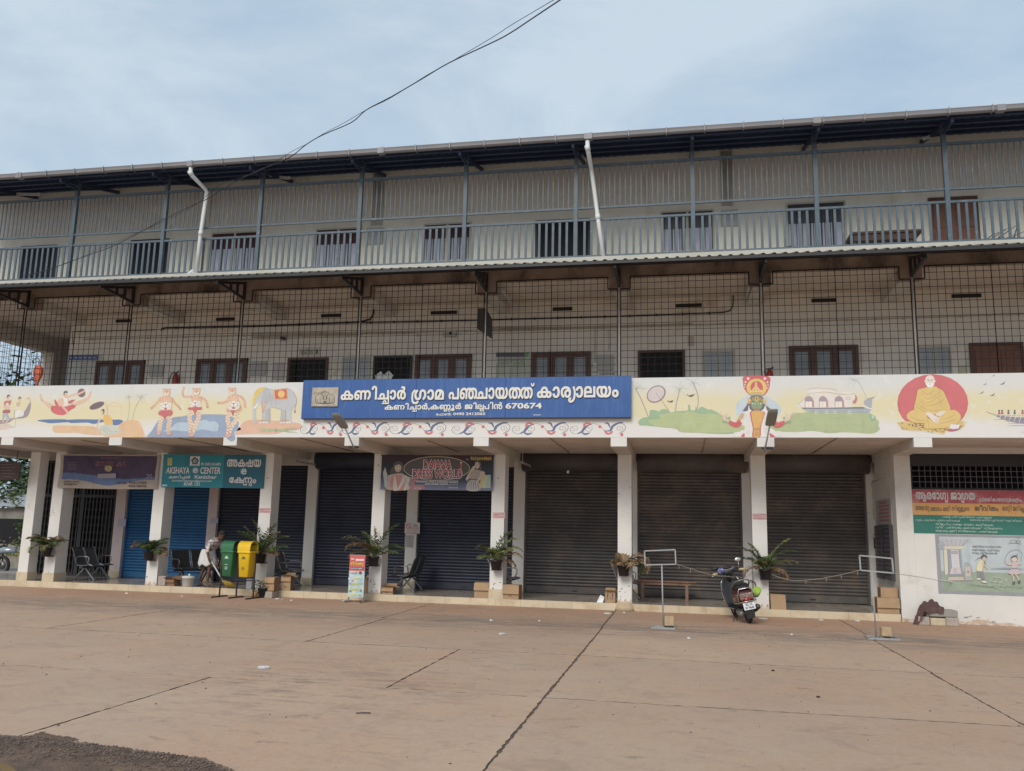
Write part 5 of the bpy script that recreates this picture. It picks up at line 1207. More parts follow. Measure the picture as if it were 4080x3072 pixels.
mb = MB().use(mat('emblem_plate', (.50, .43, .34), .35, metal=.2, var=.25, vscale=8)); mb.box(p0.x, p1.x, -.15, -.12, p1.z, p0.z); ep = mb.build('emblem_plate', sb)
a = Art(-.151, TS); E_ = '3A302A'
a.line('8F8478', 5, 212, 205, 525, 205, 517, 438, 202, 438, 212, 205, sm=False)
for s in (-1, 1):
    f = lambda *p: [v if i % 2 else 362+s*(v-362) for i, v in enumerate(p)]
    a.line(E_, 7, *f(245, 385, 242, 330, 265, 295, 310, 282, 335, 300, 338, 350)); a.line(E_, 7, *f(310, 282, 320, 262, 345, 262)); a.line(E_, 6, *f(265, 340, 268, 385)); a.line(E_, 6, *f(300, 330, 305, 380)); a.line(E_, 5, *f(335, 300, 345, 330, 340, 365)); a.line(E_, 6, *f(235, 378, 280, 400, 362, 408))
a.ring(E_, 6, 362, 330, 16, 22); a.line(E_, 8, 345, 262, 362, 252, 380, 262); a.ell(E_, 362, 385, 22, 16); a.line(E_, 6, 220, 275, 300, 268, taper=True); a.line(E_, 9, 250, 400, 310, 395, 362, 405, 420, 395, 478, 398); a.line('6A5E50', 5, 395, 425, 500, 420, sm=False)
a.build('emblem_drawing', ep)
# ------------------------------------------------------------------ Akshaya board
TA = (600, 1750, 2.38); YB = 1.88
def flatboard(name, label, cat, x0, x1, z0, z1, y0, y1, m, edge=None):
    r = empty(name, (x0, y0, z0), label, cat); mb = MB().use(m); mb.box(x0, x1, y0, y1, z0, z1); mb.build('panel', r); return r
ak = empty('service_board', (3.07, YB, 2.65), 'teal Akshaya e center board hung between the second and third columns', 'sign board')
teal = mat('teal_print', (.012, .24, .30), .45, var=.12, vscale=1.5, dirt=(.02, .15, .22), dscale=.9); teald = mat('dark_teal_print', (.014, .13, .19), .45, var=.12, vscale=1.5)
xm = aY(600+690/2.38, 1875, YB).x
mb = MB().use(teal); mb.box(3.07, xm, YB, YB+.03, 2.65, 3.50); mb.build('left_panel', ak); mb = MB().use(teald); mb.box(xm, 5.935, YB, YB+.03, 2.65, 3.50); mb.build('right_panel', ak)
WH = mat('print_white', (.72, .74, .76), .5); BKS = mat('print_shadow', (.02, .03, .05), .6)
def dtext(s, r, Y, m, par, b=0., sh=BKS, tr=TA, off=3, hb=.02):
    if sh: text('printed_letters', s, (r[0]+off*.4, r[1]+off, r[2]+off*1.4, r[3]+off), Y-.001, sh, par, b+hb, tr=tr)
    text('printed_letters', s, r, Y-.003, m, par, b, tr=tr)
dtext('AKSHAYA', (146, 264, 368, 326), YB, WH, ak, .03); dtext('CENTER', (470, 266, 662, 328), YB, WH, ak, .03)
a = Art(YB-.0005, TA, step=.0003); a.ell('2E8FA8', 425, 296, 34, 34); a.ell('2E8FA8', 882, 306, 34, 34)
a.poly('C9B84E', 163, 178, 205, 178, 202, 248, 160, 248, sm=False); a.poly('D9DDE0', 376, 162, 468, 162, 465, 252, 372, 252, sm=False); a.poly('1E3240', 420, 166, 458, 196, 446, 236, 396, 236, 384, 194, sm=False); a.ell('AFC3CE', 421, 207, 16, 16); a.ell('26404E', 423, 207, 8, 8); a.line('46525E', 4, 385, 244, 456, 244, sm=False); a.poly('B9D6DC', 108, 430, 158, 430, 155, 446, 106, 446, sm=False)
for y in (192, 210, 228): a.line('6E6428', 4, 170, y, 196, y, sm=False)
a.build('board_emblems', ak)
dtext('e', (400, 276, 446, 320), YB-.003, WH, ak, .03); dtext('Ph: 0490 2416693', (480, 222, 663, 250), YB, WH, ak, .01, None); dtext('ക ണ ി ച v:ച ാ ർ', (170, 340, 375, 380), YB, WH, ak, .03, None); dtext('Kanichar', (416, 340, 625, 374), YB, WH, ak, .02, None)
dtext('Kanicharakshaya@gmail.com', (205, 383, 580, 406), YB, WH, ak, .01, None); dtext('KNR 121', (315, 408, 465, 440), YB, WH, ak, .02, None)
dtext('അ ക ഷ യ', (722, 190, 1045, 262), YB, WH, ak, .03); dtext('e', (857, 282, 908, 334), YB-.003, WH, ak, .03); dtext('േ ക R ന v:ദ ം', (740, 358, 1000, 442), YB, WH, ak, .03)
# ------------------------------------------------------------------ dress shop banner
TD = (1450, 1780, 2.486); YD_ = 1.86
def banner_mat(name, ramp, axis=2, z0=2.6, z1=3.5):
    m = bpy.data.materials.new(name); MATS[name] = m; m.use_nodes = True; t = m.node_tree; n = t.nodes; l = t.links; b = n['Principled BSDF']; b.inputs['Roughness'].default_value = .5
    g = n.new('ShaderNodeNewGeometry').outputs['Position']; sp = n.new('ShaderNodeSeparateXYZ'); l.new(g, sp.inputs[0])
    nz_ = n.new('ShaderNodeTexNoise'); nz_.inputs['Scale'].default_value = 1.3; l.new(g, nz_.inputs[0])
    ad = n.new('ShaderNodeMath'); ad.operation = 'MULTIPLY_ADD'; l.new(nz_.outputs[0], ad.inputs[0]); ad.inputs[1].default_value = .35; l.new(sp.outputs[2], ad.inputs[2])
    mr = n.new('ShaderNodeMapRange'); mr.inputs[1].default_value = z0+.17; mr.inputs[2].default_value = z1+.17; l.new(ad.outputs[0], mr.inputs[0])
    cr = n.new('ShaderNodeValToRGB'); l.new(mr.outputs[0], cr.inputs[0]); E = cr.color_ramp.elements
    E[0].position, E[0].color = ramp[0][0], (*s2l(ramp[0][1]), 1); E[1].position, E[1].color = ramp[-1][0], (*s2l(ramp[-1][1]), 1)
    for p, c in ramp[1:-1]: q = E.new(p); q.color = (*s2l(c), 1)
    l.new(cr.outputs[0], b.inputs['Base Color']); return m
dd = empty('dress_shop_banner', (9.06, YD_, 2.67), 'dark dress shop banner with two printed women and red DAIANA lettering', 'banner')
mb = MB().use(banner_mat('dress_banner_print', [(0, '8A8EA6'), (.18, '6E7490'), (.4, '3A4458'), (.75, '252A34'), (1, '3C2636')])); nx = 30
vs = [(9.055+2.825*i/nx, YD_+.004*sin(i*1.3)+(.004 if j else 0), z) for j, z in enumerate((2.665, 2.95, 3.25, 3.505)) for i in range(nx+1)]
mb.smooth = True; mb.add(vs, [(j*(nx+1)+i, j*(nx+1)+i+1, (j+1)*(nx+1)+i+1, (j+1)*(nx+1)+i) for j in range(3) for i in range(nx)]); mb.smooth = False
mb.use(M['black']); mb.box(9.03, 11.9, YD_+.012, YD_+.03, 3.49, 3.515); mb.build('banner_sheet', dd)
YD_ -= .007
a = Art(YD_, TD, step=.0003)
a.poly('A86A78', 400, 350, 470, 300, 560, 340, 600, 420, 420, 425); a.ring('C9B79A', 7, 722, 215, 326, 118, n=40); a.ell('1E222A', 722, 215, 320, 113, n=40)
a.build('printed_frame', dd); a = Art(YD_, TD, step=.0003); a.k = 6
a.poly('1E1A1E', 300, 160, 345, 142, 385, 165, 395, 220, 390, 290, 340, 300, 290, 310, 260, 270, 270, 220, 290, 190); a.poly('B9C4BE', 190, 262, 200, 230, 212, 205, 222, 245, 232, 275, 228, 330, 240, 360, 228, 400, 205, 395, 198, 330); a.poly('C3B1A6', 235, 290, 300, 270, 370, 265, 420, 285, 460, 320, 440, 360, 440, 425, 232, 425, 235, 360)
a.poly('C98A84', 270, 300, 330, 280, 390, 300, 395, 425, 290, 425, 262, 380); a.poly('D8CFC8', 310, 290, 330, 425, 290, 425, 295, 330); a.poly('D8CFC8', 390, 290, 400, 340, 350, 425, 330, 425, 370, 340); a.ell('D9C6B8', 338, 205, 32, 46); a.poly('241E22', 305, 190, 320, 158, 350, 152, 368, 190, 345, 175); a.ell('3A2A2C', 326, 198, 6, 3); a.ell('3A2A2C', 352, 196, 6, 3); a.poly('8A4048', 322, 222, 345, 228, 358, 216, 348, 238, 334, 238); a.ell('EDE6E0', 341, 226, 10, 4)
a.poly('BFD0C0', 400, 290, 450, 300, 458, 320, 420, 425, 395, 425, 420, 340)
a.build('printed_woman', dd); a = Art(YD_, TD, step=.0003); a.k = 6
a.poly('2A2A30', 1100, 150, 1135, 138, 1160, 160, 1162, 240, 1145, 250, 1140, 180, 1105, 175); a.ell('CDBDB0', 1122, 185, 24, 34); a.poly('C9BBAE', 1075, 200, 1100, 190, 1095, 230, 1050, 300, 1030, 335, 1008, 320, 1040, 260); a.poly('A89E94', 1060, 250, 1110, 225, 1150, 235, 1190, 250, 1170, 300, 1130, 330, 1050, 325); a.poly('34323A', 1040, 318, 1135, 325, 1132, 340, 1040, 335); a.poly('B4B2B2', 1040, 338, 1130, 340, 1150, 430, 1020, 430)
for i in range(5): a.line('4A484E', 5, 1050+i*18, 342, 1030+i*28, 428, sm=False)
a.poly('CDBFB2', 1160, 250, 1195, 250, 1190, 290, 1150, 330, 1120, 370, 1112, 350, 1140, 300); a.ell('5A4448', 1113, 180, 4, 3); a.ell('5A4448', 1130, 180, 4, 3)
for x, c in ((1150, 'C9BE82'), (1180, 'C2C8A6'), (1212, 'A9C2B8')): a.poly(c, x+15, 278, x+45, 280, x+42, 412, x-10, 405, sm=False)
a.build('printed_woman', dd); a = Art(YD_, TD, step=.0003); a.k = 12
a.poly('2A3E68', 505, 338, 938, 332, 932, 376, 720, 386, 500, 380, sm=False); a.line('C9C4BE', 3, 505, 338, 938, 332, 932, 376, 500, 380, 505, 338, sm=False)
a.ell('E8D8D0', 962, 158, 10, 8); a.poly('C9505A', 955, 175, 972, 170, 968, 215, 972, 280, 945, 270, 925, 235, 950, 215); a.ring('C9D0D8', 4, 1028, 118, 12, 11, .6, 3.4)
a.build('printed_ribbon', dd)
RDM = mat('print_red', (.42, .06, .07), .5)
for s, r in (('DAIANA', (592, 132, 862, 216)), ('DRESS WORLD', (482, 224, 968, 308))):
    text('printed_letters', s, (r[0]-7, r[1]-5, r[2]+7, r[3]+5), YD_-.02, WH, dd, .075, tr=TD); text('printed_letters', s, r, YD_-.022, RDM, dd, .02, tr=TD)
YW_ = mat('print_yellow', (.62, .48, .12), .5)
text('printed_letters', '9656644868', (1055, 98, 1262, 133), YD_-.02, YW_, dd, .02, tr=TD)
text('printed_letters', "WOMEN'S, GIRL'S FASHION WEAR'S", (512, 337, 930, 357), YD_-.025, WH, dd, .02, tr=TD); text('printed_letters', "AND INNER WERE'S", (603, 359, 832, 376), YD_-.025, WH, dd, .02, tr=TD)
text('printed_letters', 'ക ണ ി ച ാ ർ', (497, 396, 565, 416), YD_-.02, WH, dd, .02, tr=TD); text('printed_letters', 'KANICHAR', (840, 397, 930, 412), YD_-.02, WH, dd, .0, tr=TD)
# ------------------------------------------------------------------ faded cloth banner on the left
TB = (0, 1740, 3.16)
fb = empty('cloth_banner', (.08, 1.86, 2.6), 'faded purple and blue cloth banner with sagging folds between the first two columns', 'banner')
def cloth_col(u, v):
    edge = .04
    if u < edge or u > 1-.03 or v > .965 or v < .02: return 0
    low = .13+.16*abs(u-.5)*1.4+.05*sin(u*9)
    if v < low: return 0
    mid = .42+.1*cos(u*5)-.15*abs(u-.45)
    return 1 if v < mid else 2
mb = MB(); cm_ = [mat('banner_beige', (.42, .36, .31), .85, var=.12), mat('banner_blue', (.13, .19, .34), .85, var=.15), mat('banner_purple', (.085, .065, .12), .85, var=.2, vscale=3)]
nx, nz2 = 110, 60; x0, x1, z0, z1 = .02, 2.97, 2.60, 3.485
def fold(u, v): return 1.865-.012*sin(9*(u*1.2+v*.9))-.02*math.exp(-((u-.25-(.9-v)*.28)**2)/.0016)-.018*math.exp(-((u-.16-(.9-v)*.20)**2)/.0008)-.015*math.exp(-((u-.86+(.9-v)*.3)**2)/.0016)
vs = []
for j in range(nz2+1):
    for i in range(nx+1):
        u, v = i/nx, j/nz2; vs.append((x0+(x1-x0)*u+(.05*(1-abs(2*v-1.1)) if i == 0 else 0), fold(u, v), z0+(z1-z0)*v-.02*sin(pi*u)*(1 if j < 2 else .3)))
mb.smooth = True
for c in range(3):
    mb.use(cm_[c]); fs = [(j*(nx+1)+i, j*(nx+1)+i+1, (j+1)*(nx+1)+i+1, (j+1)*(nx+1)+i) for j in range(nz2) for i in range(nx) if cloth_col((i+.5)/nx, (j+.5)/nz2) == c]
    mb.add(vs, fs)
mb.smooth = False; mb.build('banner_cloth', fb)
a = Art(1.835, TB, step=.0003); a.ell('A8935E', 1365, 400, 48, 40); a.ell('8F8468', 1365, 402, 28, 22); a.poly('8E8692', 1230, 470, 1460, 460, 1462, 520, 1235, 525, sm=False)
for i in range(4): a.line('7E7480', 5, 850, 330+i*26, 960, 328+i*26, sm=False)
a.build('printed_picture', fb)
FR = mat('faded_red_print', (.26, .13, .15), .8); DKP = mat('dark_print', (.07, .05, .05), .8); FW = mat('faded_white_print', (.33, .30, .36), .8)
for s, r, m_ in (('േ ച ാ ത ി', (1270, 245, 1515, 280), FR), ('മ സ ാ ല | ക ട', (1200, 310, 1580, 372), FR), ('േ സ വ ന ം', (1240, 475, 1455, 520), FW), ('20', (1840, 470, 1915, 525), FW), ('കണിച്ചാർ', (1470, 565, 1590, 592), DKP), ('9526167587', (1620, 563, 1845, 590), DKP), ('9656788978', (1615, 608, 1840, 632), DKP), ('ക ണ ി ച | ട ൗ ൺ', (800, 550, 990, 575), DKP), ('670674', (805, 588, 960, 610), DKP)):
    if s == 'കണിച്ചാർ': s = 'ക ണ ി ച ാ ർ'
    text('printed_letters', s, r, 1.834, m_, fb, .01, tr=TB)
# ------------------------------------------------------------------ dark board hanging at the far left
hb = empty('hanging_board', (-1.5, 1.5, 2.8), 'dark maroon board hanging under the ceiling at the far left', 'sign board')
mb = MB().use(mat('dark_maroon_board', (.075, .045, .045), .6, var=.2)); P = [Vector(p) for p in ((-2.6, 1.55, 2.72), (-.93, 1.55, 2.79), (-.90, 1.55, 3.24), (-2.6, 1.55, 3.30))]
mb.add(P+[p+Vector((0, .04, 0)) for p in P], [(0, 1, 2, 3), (4, 5, 6, 7), (0, 1, 5, 4), (1, 2, 6, 5), (2, 3, 7, 6), (3, 0, 4, 7)]); mb.build('panel', hb)
a = Art(1.548, (0, 1740, 3.16), step=.0004)
for i in range(5): a.line('5A3238', 8, 10+i*4, 350+i*38, 150+(i % 2)*40, 352+i*38, sm=False)
a.build('faded_lines', hb)
mb = MB().use(M['black']); mb.bar((-2.4, 1.57, 3.29), (-2.4, 1.57, 3.55), .015); mb.bar((-1.05, 1.57, 3.25), (-1.05, 1.57, 3.55), .015); mb.build('hanger', hb)
# ------------------------------------------------------------------ stickers, notices and papers
def stick(name, label, cat, rect, Y, col, lines=(), group=None, border=None, depth=.004):
    a_, b_ = aY(rect[0], rect[1], Y), aY(rect[2], rect[3], Y); r = empty(name, (a_.x, Y, b_.z), label, cat, group)
    m_ = col if not isinstance(col, str) else paint(col); mb = MB().use(m_); mb.box(a_.x, b_.x, Y-depth, Y-.0005, b_.z, a_.z); mb.build('sheet', r)
    if border:
        mb = MB().use(paint(border)); t = .012; x0_, x1_, z0_, z1_ = a_.x, b_.x, b_.z, a_.z
        for q in ((x0_, x0_+t, z0_, z1_), (x1_-t, x1_, z0_, z1_), (x0_+t, x1_-t, z0_, z0_+t), (x0_+t, x1_-t, z1_-t, z1_)): mb.box(q[0], q[1], Y-depth-.001, Y-depth, q[2], q[3])
        mb.build('border', r)
    for s, rr, c, bo in lines: text('printed_letters', s, rr, Y-depth-.0015, paint(c) if isinstance(c, str) else c, r, bo)
    return r
for rect, where in (((1033, 2023, 1079, 2044), 'third'), ((1963, 2041, 2012, 2065), 'fifth'), ((2998, 2045, 3054, 2071), 'seventh')):
    x0, y0, x1, y1 = rect; w = x1-x0; h = y1-y0
    stick('camera_notice', 'small pink CCTV notice stuck on the '+where+' front column', 'notice', rect, 1.92, 'D9B4B4', [('ന ി ങ ൾ', (x0+2, y0+3, x0+w*.45, y0+h*.48), 'B04A50', .02), ('CCTV', (x0+w*.5, y0+3, x1-2, y0+h*.48), 'B04A50', .02), ('ന ി ര ീ ക ണ ത ി', (x0+2, y0+h*.56, x1-2, y1-3), 'B04A50', .02)], 'pink notices on the columns')
ns = stick('no_smoking_notice', 'white no smoking notice with red barred circle on the inner pier', 'notice', (1614, 2081, 1672, 2127), 4.06, 'DCCFC8', [('No', (1648, 2089, 1664, 2098), '22242C', .02), ('SMOKING', (1639, 2101, 1670, 2108), '5A4448', .0), ('പ ു ക വ ല ി', (1622, 2110, 1668, 2116), 'B0444C', .01), ('ശ ി ക ാ ർ ഹ ം', (1618, 2119, 1670, 2125), 'B0444C', .01)])
a = Art(4.055, (0, 0, 1), step=.0005); a.ring('C24650', 2.4, 1628, 2097, 9.5, 9.5); a.line('C24650', 2.4, 1621.5, 2090.5, 1634.5, 2103.5, sm=False); a.build('barred_circle', ns)
stick('paper_notice', 'grey typed paper below the no smoking notice', 'notice', (1614, 2132, 1645, 2181), 4.06, 'AFAAA6', [(s, (1618, 2136+i*9, 1640, 2140+i*9), '5A5654', 0) for i, s in enumerate(('notice', 'rules', 'time', 'closed', 'contact'))])
stick('paper_notice', 'faint bluish paper on the pinkish pier left of the first blue shutter', 'notice', (470, 2068, 500, 2098), 4.06, 'B4B4C6')
stick('paper_notice', 'faint bluish paper on the pier between the two blue shutters', 'notice', (838, 2064, 868, 2086), 4.06, 'B0AEC2')
stick('office_sign', 'small white office sign above the dark doorway', 'sign', (1192, 1385, 1275, 1416), 2.09, 'D0CABE', [('ഓ ഫ ീ സ', (1199, 1391, 1246, 1412), '2A2A2E', .01), ('1', (1258, 1393, 1266, 1411), '2A2A2E', .0)])
gp_ = stick('green_poster', 'tall green and white information poster between the wooden windows', 'poster', (1978, 1405, 2108, 1510), 2.09, 'CDD2C4', [('ക ണ ി ച ാ ർ', (2010, 1408, 2055, 1414), 'C4C0D0', .01), ('ഗ ാ മ പ ഞ ാ യ ത', (1985, 1415, 2080, 1420), 'C4C0D0', .01)])
a = Art(2.083, (1150, 1180, 2.212), step=.0006); a.poly('3A3450', 1828, 497, 2076, 495, 2076, 535, 1828, 536, sm=False); a.poly('6FA06A', 2078, 495, 2118, 494, 2116, 535, 2078, 535, sm=False)
for y in (548, 560, 572, 584): a.line('7A7C78', 4, 1850, y, 2080, y-2, sm=False)
for x in (1835, 1975): a.line('74A86C', 9, x, 598, x+110, 596, sm=False); a.line('74A86C', 5, x, 612, x+115, 610, x+115, 740, x, 742, x, 612, sm=False)
for x in (1850, 1988):
    for y in (630, 648, 666, 684, 702): a.line('8A948A', 3, x, y, x+70, y, sm=False)
a.build('printed_picture', gp_)
lb = stick('notice_board', 'white notice board with blue header at the left end of the corridor wall', 'notice board', (273, 1414, 392, 1560), 2.09, 'C8CCC8')
a = Art(2.083, (0, 1100, 3.332), step=.0006); a.poly('3A5A9E', 915, 1048, 1308, 1043, 1304, 1115, 908, 1118, sm=False); a.line('3A5A9E', 10, 912, 1110, 872, 1460, sm=False)
for i in range(6): a.line('B9C4D4', 14, 935+i*60, 1085, 965+i*60, 1084, sm=False)
for i in range(9): a.line('8E9290', 7, 1060, 1160+i*34, 1180-(i % 3)*30, 1158+i*34, sm=False)
a.build('printed_picture', lb)
stick('paper_notice', 'narrow framed paper right of the grey meter box', 'notice', (1090, 1446, 1130, 1512), 2.09, 'C4BEBC', border='8E8C8E')
stick('paper_notice', 'small white switch plate right of the first dark doorway', 'notice', (1326, 1480, 1341, 1496), 2.09, 'CFCBC0')
stick('paper_notice', 'white printed paper under the right hand meter box', 'notice', (2361, 1477, 2451, 1520), 2.09, 'CDCDC8', [('ഗ ാ മ | പ ഞ ാ യ ത', (2388, 1487, 2448, 1494), '4A4A52', .01)])
stick('paper_notice', 'faint pinkish paper right of the doorway with bars', 'notice', (2740, 1340, 2766, 1378), 2.09, 'BCAFA4')
stick('paper_notice', 'pale yellow paper beside the closed brown double door', 'notice', (3822, 1456, 3852, 1490), 2.09, 'C9C6A4')
pp = empty('folded_paper', (10, 2.0, 5.1), 'two white sheets of paper propped in the dark doorway', 'paper')
mb = MB().use(M['pvc']); T_ = (1000, 1050, 2.1067)
for P in (((1043, 940), (1090, 903), (1115, 935), (1125, 985), (1045, 985)), ((1115, 935), (1155, 897), (1195, 938), (1170, 985), (1125, 985))):
    W = [aY(1000+x/2.1067, 1050+y/2.1067, 2.0) for x, y in P]; mb.add(W+[w+Vector((0, .004, 0)) for w in W], [tuple(range(5)), tuple(range(9, 4, -1))])
mb.build('sheet', pp)
# ------------------------------------------------------------------ side wall board and meter panels (face x = 20.88)
sf = lambda px, py: aX(px, py, 20.875)
def side_quad(name, px, m, parent, d=.02):
    W = [aX(x, y, 20.88) for x, y in px]; y0, y1 = sorted(((W[0].y+W[3].y)/2, (W[1].y+W[2].y)/2)); z0 = (W[2].z+W[3].z)/2; z1 = (W[0].z+W[1].z)/2
    mb = MB().use(m); mb.box(20.88-d, 20.879, y0, y1, z0, z1); return mb.build(name, parent), y0, y1, z0, z1
nb = empty('side_notice', (20.86, 3, 2.1), 'white notice with faded red lines on the side wall above the meter panels', 'notice')
_, y0, y1, z0, z1 = side_quad('sheet', ((3491, 1996), (3553, 1987), (3556, 2088), (3497, 2096)), M['grey'], nb)
mb = MB().use(paint('B0646A'))
for i in range(6):
    zc = z1-(z1-z0)*(.1+.14*i); mb.box(20.857, 20.8585, y0+(.25 if i == 0 else .12)*(y1-y0), y1-(.25 if i == 0 else .14+.05*(i % 3))*(y1-y0), zc-.03, zc+.015)
mb.build('printed_lines', nb)
for i, q in enumerate((((3496, 2096), (3522, 2093), (3532, 2302), (3508, 2306)), ((3530, 2092), (3556, 2088), (3570, 2312), (3540, 2308)))):
    r = empty('meter_panel', (20.8, 3, 1), ('rear' if i == 0 else 'front')+' one of two tall dark meter panels on the side wall', 'meter panel', 'tall dark meter panels on the side wall')
    _, y0, y1, z0, z1 = side_quad('case', q, mat('meter_case', (.06, .06, .07), .4, var=.3, vscale=10), r, .08)
    mb = MB().use(mat('meter_glass', (.13, .12, .14), .2, var=.4, vscale=14))
    for j in range(12):
        zc = z0+(z1-z0)*(j+.5)/12; mb.box(20.795, 20.80, y0+.05*(y1-y0), y1-.1*(y1-y0), zc-.04, zc+.035)
    mb.build('meter', r)
sw = empty('switch_box', (20.85, 4, 1.9), 'small black switch box beside the rear meter panel', 'switch box'); side_quad('case', ((3485, 2144), (3495, 2143), (3498, 2184), (3487, 2186)), M['black'], sw, .05)
mb = MB().use(M['beam']); mb.tube([(20.84, 4.0, 3.1), (20.84, 2.2, 3.15)], .012, 6); mb.tube([(20.84, 4.0, 3.1), (20.84, 4.0, 2.2)], .012, 6); mb.build('conduit', B)
# ------------------------------------------------------------------ standing poster
TPp = (1380, 2180, 6.94)
ps = empty('poster_stand', (8.7, 1.4, 0), 'narrow standing poster with red top and yellow lettering in front of the dark shutter', 'poster stand')
b0, b1 = aZ(1385, 2399, 0), aZ(1443, 2401, 0); Yp_ = 1.36
f2 = lambda x, y: aY(1380+x/6.94, 2180+y/6.94, Yp_)
tl_, br_ = f2(100, 215), f2(455, 1375); bl_ = f2(40, 1375)
X0, X1, Z0, Z1 = bl_.x, f2(470, 1375).x, bl_.z, f2(100, 215).z
mb = MB().use(M['steel'])
for x in (X0+.01, X1-.01): mb.box(x-.012, x+.012, Yp_+.005, Yp_+.03, .02, Z1); mb.box(x-.015, x+.015, Yp_-.22, Yp_+.22, 0, .022)
mb.box(X0, X1, Yp_+.005, Yp_+.03, Z1-.01, Z1+.012); mb.build('frame', ps)
mb = MB().use(mat('poster_sky', (.42, .60, .68), .4, var=.2, vscale=9, dirt=(.66, .70, .68), dscale=6, dlo=.45, dhi=.6)); mb.box(X0, X1, Yp_, Yp_+.004, Z0, Z1); mb.build('sheet', ps)
a = Art(Yp_, TPp, step=.0004)
def prect(col, u0, u1, v0, v1): a.k += 1; a.mb.use(paint(col)); y = Yp_-a.k*a.step; x0_, x1_ = X0+(X1-X0)*u0, X0+(X1-X0)*u1; z0_, z1_ = Z0+(Z1-Z0)*v0, Z0+(Z1-Z0)*v1; a.mb.add([(x0_, y, z0_), (x1_, y, z0_), (x1_, y, z1_), (x0_, y, z1_)], [(0, 1, 2, 3)])
prect('D23A40', .0, 1, .62, 1); prect('2A1E4E', .08, .92, .655, .715); prect('F0DCDC', .38, .92, .865, .91)
for i in range(9): a.ell(('6A4030', 'C9A08A', '8A5A50')[i % 3], 120+i*26, 710+(i % 2)*22, 16, 16)
a.ell('D8D0C8', 385, 712, 60, 58); a.ell('3A2426', 390, 712, 46, 46); a.ell('E8DCD0', 175, 320, 45, 30); a.ell('B85A3A', 175, 300, 25, 18)
for (x, y, c, r) in ((120, 1010, 'C98A84', 40), (170, 930, 'B8605A', 26), (400, 1010, 'A4B8A8', 46), (110, 1210, '5A86B4', 44), (400, 1200, '4A5EA4', 34), (380, 1330, '5A86B4', 30), (300, 940, 'D8D4D8', 26), (90, 870, 'E4EAEC', 34), (150, 1320, 'C9D89A', 34)): a.ell(c, x, y, r, r*.8)
a.build('printed_picture', ps)
PY = mat('poster_yellow', (.75, .70, .06), .5)
for s, r, m_ in (('ശ ീ വ ി ഷ ണ ു', (108, 400, 470, 505), PY), ('േ ഹ ാ ട | & | ക ൂ ൾ', (130, 555, 435, 608), WH), ('പ ാ ന ീ', (190, 815, 350, 900), PY), ('ല സ ി', (175, 955, 335, 1050), PY), ('േ ജ ാ സ | ട ീ', (85, 1105, 415, 1195), PY), ('ഐ സ | ക ീ ം', (80, 1280, 420, 1345), PY)):
    text('printed_letters', s, r, Yp_-.012, m_, ps, .03, tr=TPp)
# ------------------------------------------------------------------ street lamps on the parapet stubs
lampg = mat('lamp_housing', (.27, .26, .24), .5, metal=.3, var=.1)
for (x, lab) in ((9.03, 'grey flood lamp on a short pole before the name board'), (18.02, 'grey flood lamp on a short pole before the crowned dancer')):
    r = empty('flood_lamp', (x, -.05, 3.55), lab, 'lamp', 'flood lamps on the parapet'); s = -1 if x < 12 else 1
    p0 = Vector((x+.04*(-s), -.02, 3.50)); p1 = Vector((x-.02 if s < 0 else x+.01, -.45, 3.90)) if s < 0 else Vector((x+.02, -.5, 3.93))
    mb = MB().use(M['galv']); mb.tube([p0+Vector((0, .12, -.02)), p0, p1], .018, 8); mb.build('pole', r)
    mb = MB().use(M['black']); mb.box(x-.1, x+.12, -.02, .06, 3.50, 3.535); mb.build('bracket', r)
    d = Vector((-.10 if s < 0 else .04, -.35, .27)); w = .10; R_ = []
    for t, ww, hh in ((0, .5, .5), (.08, .95, .9), (.5, 1, 1), (.92, .95, .9), (1, .6, .4)):
        c = p1+d*t; R_.append([c+Vector((-w*ww, 0, -.035*hh)), c+Vector((w*ww, 0, -.035*hh)), c+Vector((w*ww, -.01, .035*hh)), c+Vector((-w*ww, -.01, .035*hh))])
    mb = MB().use(lampg); mb.loft(R_, smooth=False); mb.build('lamp_head', r, bevel=.012)
# ------------------------------------------------------------------ hanging things behind the mesh
r = empty('speaker_box', (11.6, .8, 6.2), 'large dark box hanging behind the mesh above the name board', 'speaker box')
W = [Vector(p) for p in ((11.62, .62, 6.86), (11.97, .62, 6.60), (11.97, .62, 6.12), (11.62, .62, 6.42))]
a_, b_ = aY(1902, 1228, .6), aY(1937, 1318, .6); c_, d_ = aY(1938, 1265, .45), aY(1961, 1351, .45)
mb = MB().use(mat('dark_box', (.06, .052, .048), .6, var=.15)); mb.add([aY(1902, 1228, .75), aY(1938, 1228, .5), aY(1938, 1327, .5), aY(1902, 1311, .75), aY(1937, 1245, .5), aY(1961, 1272, .62), aY(1961, 1351, .62), aY(1937, 1330, .5), aY(1902, 1228, .95), aY(1961, 1272, .95), aY(1961, 1351, .95), aY(1902, 1311, .95)],
    [(0, 1, 2, 3), (4, 5, 6, 7), (8, 9, 10, 11), (0, 8, 11, 3), (5, 9, 10, 6), (0, 1, 4, 5, 9, 8), (3, 2, 7, 6, 10, 11)]); mb.build('case', r)
mb = MB().use(M['black']); p = aY(1938, 1210, .6); mb.bar(p, aY(1938, 1180, .6), .05); mb.build('hanger', r)
r = empty('emergency_light', (10.6, 2, 6.5), 'small grey twin emergency light on the corridor wall', 'light'); a_, b_ = aY(1767, 1318, 2.0), aY(1816, 1340, 2.0)
mb = MB().use(M['grey']); mb.box(a_.x, b_.x, 1.98, 2.098, b_.z, a_.z); mb.build('case', r, bevel=.01); mb = MB().use(M['black']); mb.tube([((a_.x+b_.x)/2+.03, 1.95, (a_.z+b_.z)/2), ((a_.x+b_.x)/2+.03, 1.985, (a_.z+b_.z)/2)], .035, 10); mb.build('lens', r)
